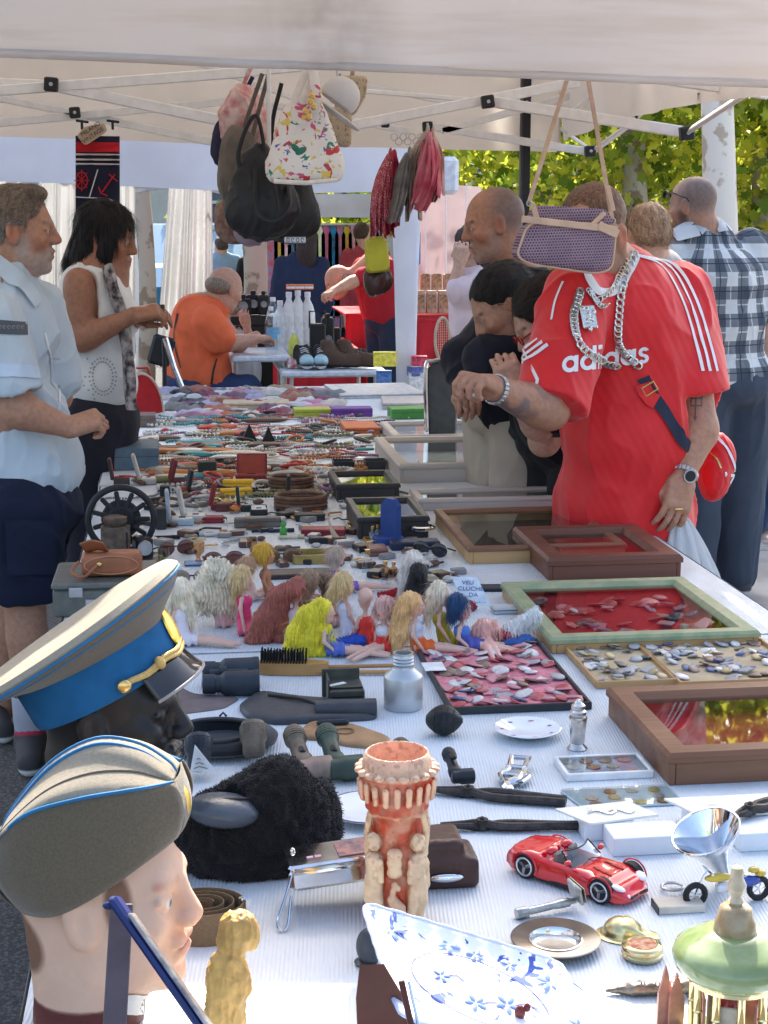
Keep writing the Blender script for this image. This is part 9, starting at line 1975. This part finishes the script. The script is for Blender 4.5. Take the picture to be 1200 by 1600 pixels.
g=cGR.location; pins(50,g.x+.05,g.x+.375,g.y+.05,g.y+.40,TZ+.010,'under the glass of the green-framed case',[0,3,2,4,6,0],'badges under glass in the green-framed case',s=1.25)
#-- far half of the table: necklaces, beads, purses, folded scarves
ccol=[('dark brown',(.10,.05,.035)),('amber',(.42,.15,.03)),('cream',(.60,.52,.42)),('coral red',(.45,.04,.03)),('silver',(.45,.46,.46)),('black',(.02,.02,.02)),('olive',(.16,.15,.06)),('turquoise',(.05,.25,.26)),('grey',(.22,.21,.21)),('mauve',(.26,.12,.20))]
cm=[mat('bead_%d'%i,c,.35,.5 if n_=='silver' else 0,coat=.2) for i,(n_,c) in enumerate(ccol)]
def necklace(x,y,i,L,r,rz,shape):
    n=int(L/(r*1.7)); mb=MB(); w=L*.22
    for k in range(n):
        u=k/n
        if shape==0: a=u*2*PI; q=(L/5*cos(a),L/7*sin(a)*(1+.3*sin(3*a)))
        else: q=((u-.5)*L*.9,.018*sin(u*9+i)+.01*sin(u*23))
        mb.ball((q[0],q[1],r*.9),(r,r,r*.9),6,4)
    o=mb.mesh('bead_necklace',cm[i],True); return o
nk=[[necklace(0,0,i,.34,random.choice((.0045,.006,.008)),0,s_) for s_ in(0,1)] for i in range(10)]
pal=[0,1,2,2,4,4,5,6,8,0,7,3,9]
for k in range(150):
    y=4.75+2.2*(k/150)+UN(-.04,.04); x=UN(-.10,.62 if y<5.9 else .85); i=random.choice(pal)
    if 5.05<y<5.6 and random.random()<.5: i=random.choice((1,1,3,2))
    o=link('bead_necklace',random.choice(nk[i])); o.location=(x,y,TZ+UN(0,.006)); o.rotation_euler=(0,0,UN(-.5,.5)); tag(o,ccol[i][0]+' bead necklace in the jewellery spread on the far half of the table','necklace','bead necklaces spread on the far half of the table')
bm=[MB().tube([(.032*cos(a),.032*sin(a),.006) for a in [q*PI/9 for q in range(18)]],.0055,6,True).mesh('bangle',m_,True) for m_ in cm]
br=[MB().lathe([(.016,0),(.018,.004),(.010,.011),(.001,.013)],10).mesh('brooch',m_,True) for m_ in cm]
for k in range(90):
    y=4.5+2.5*k/90; i=random.choice(pal); b_=random.random()<.45; x=UN(-.15,.5 if y<5.6 else .8); o=link('bangle' if b_ else 'brooch',(bm if b_ else br)[i]); o.location=(x,y,TZ+UN(.004,.014)); o.rotation_euler=(UN(-.3,.3),UN(-.3,.3),random.random()*6)
    tag(o,ccol[i][0]+(' bangle' if b_ else ' brooch')+' among the necklaces on the far half of the table','bangle' if b_ else 'brooch','bangles among the necklaces' if b_ else 'brooches among the necklaces')
# long spectacle cases, purses and folded cloth
for k in range(34):
    i=random.choice(pal); w=UN(.10,.22); y=UN(5.1,6.6); o=link('spectacle_case',None or MB().ball((0,0,.010),(w/2,.026,.012),12,6).mesh('spectacle_case',cm[i],True)); o.location=(UN(-.14,.35),y,TZ); o.rotation_euler=(0,0,UN(-.35,.35)); tag(o,ccol[i][0]+' slim case lying between the necklaces','case','slim cases between the necklaces')
fc=[('plum',(.16,.06,.12)),('black',(.02,.02,.02)),('cream',(.62,.56,.46)),('pink',(.55,.22,.32)),('grey',(.18,.18,.18)),('rust',(.35,.10,.05)),('lilac',(.42,.38,.52)),('tan',(.40,.25,.15)),('wine',(.25,.02,.05)),('white',(.66,.66,.66))]
for k in range(80):
    i=k%10; w=UN(.08,.2); d=UN(.06,.14); h=UN(.012,.04); y=6.75+1.15*(k/80)
    o=MB().surf(lambda u,v,w=w,d=d,h=h,k=k:((u-.5)*w*(1+.1*sin(v*5+k)),(v-.5)*d*(1+.15*sin(u*4+k)),h*min(1,6*u,6*(1-u),6*v,6*(1-v))*(.75+.25*sin(u*9+k)*sin(v*7+k*2))+.001),9,7).obj('folded_scarf',mat('fold_%d'%i,fc[i][1],.8,scale=30,col2=tuple(min(1,c*.6+.12) for c in fc[i][1])),sm=1,auto=60)
    o.location=(UN(-.12,.72),y,TZ+.001); o.rotation_euler=(0,0,UN(-.5,.5)); tag(o,fc[i][0]+' folded scarf in the heap at the far end of the table','scarf','folded scarves at the far end')
for a in [('clear-wrapped sheaf of pale prints at the far right end',600,622,.42,.5,.02,(.60,.58,.56),4),('second clear-wrapped sheaf of prints below the first',650,640,.30,.3,.03,(.50,.44,.40),-6),('yellow-green flat box in the middle of the far end',490,652,.16,.10,.035,(.38,.42,.05),2),('purple and blue flat box beside the yellow-green one',550,652,.18,.10,.038,(.14,.05,.26),-2),('green and yellow patterned box near the chair',645,655,.18,.12,.045,(.07,.25,.05),3),('large cream card box under the scarves',400,640,.30,.15,.03,(.50,.40,.28),-3),('open orange tray of amber beads',567,680,.14,.22,.03,(.50,.13,.04),0),('dark checked wallet heap at the far left',220,668,.12,.12,.05,(.16,.12,.11),0)]: jb(*a,name='flat_box')
for k,(px,py) in enumerate([(390,690),(420,695)]):
    p=T(px,py); t=thing('ring_stand','small dark velvet display stand, %s one of the pair'%('left','right')[k],'stand',p); MB().prism([(-.03,0),(0,.07),(.03,0)],.03,Matrix(((1,0,0,0),(0,0,1,0),(0,1,0,0),(0,0,0,1)))).obj('stand_body',M_blk,t)
# small metal trinkets between the boxes
tk=[MB().tube(bez([(-.02,0,.004),(-.005,.010,.007),(.010,-.006,.005),(.022,.006,.004)],4),.0022,5).mesh('trinket',m_,True) for m_ in (cm[4],cm[1],cm[5],M_gold)]+[MB().box((0,0,.006),(.034,.024,.012),bv=.002).mesh('trinket',m_) for m_ in (cm[5],cm[0],cm[8])]+[MB().ball((0,0,.006),(.013,.009,.006),8,5).mesh('trinket',m_,True) for m_ in (cm[4],cm[2],cm[0])]
tn=['twisted silver chain','twisted amber chain','thin black chain','gold chain','small black box','small dark brown box','small grey box','silver brooch blob','cream cameo','dark brown stone']
for k in range(210):
    i=k%10; y=UN(3.5,4.75); x=UN(-.2,.62)
    if y<3.75 and x<.5: x=.45+random.random()*.22
    o=link('trinket',tk[i]); o.location=(x,y,TZ); o.rotation_euler=(0,0,random.random()*6); q=UN(.8,1.5); o.scale=(q,q,q); tag(o,tn[i]+' loose on the cloth among the open jewel boxes','trinket','loose trinkets among the jewel boxes')
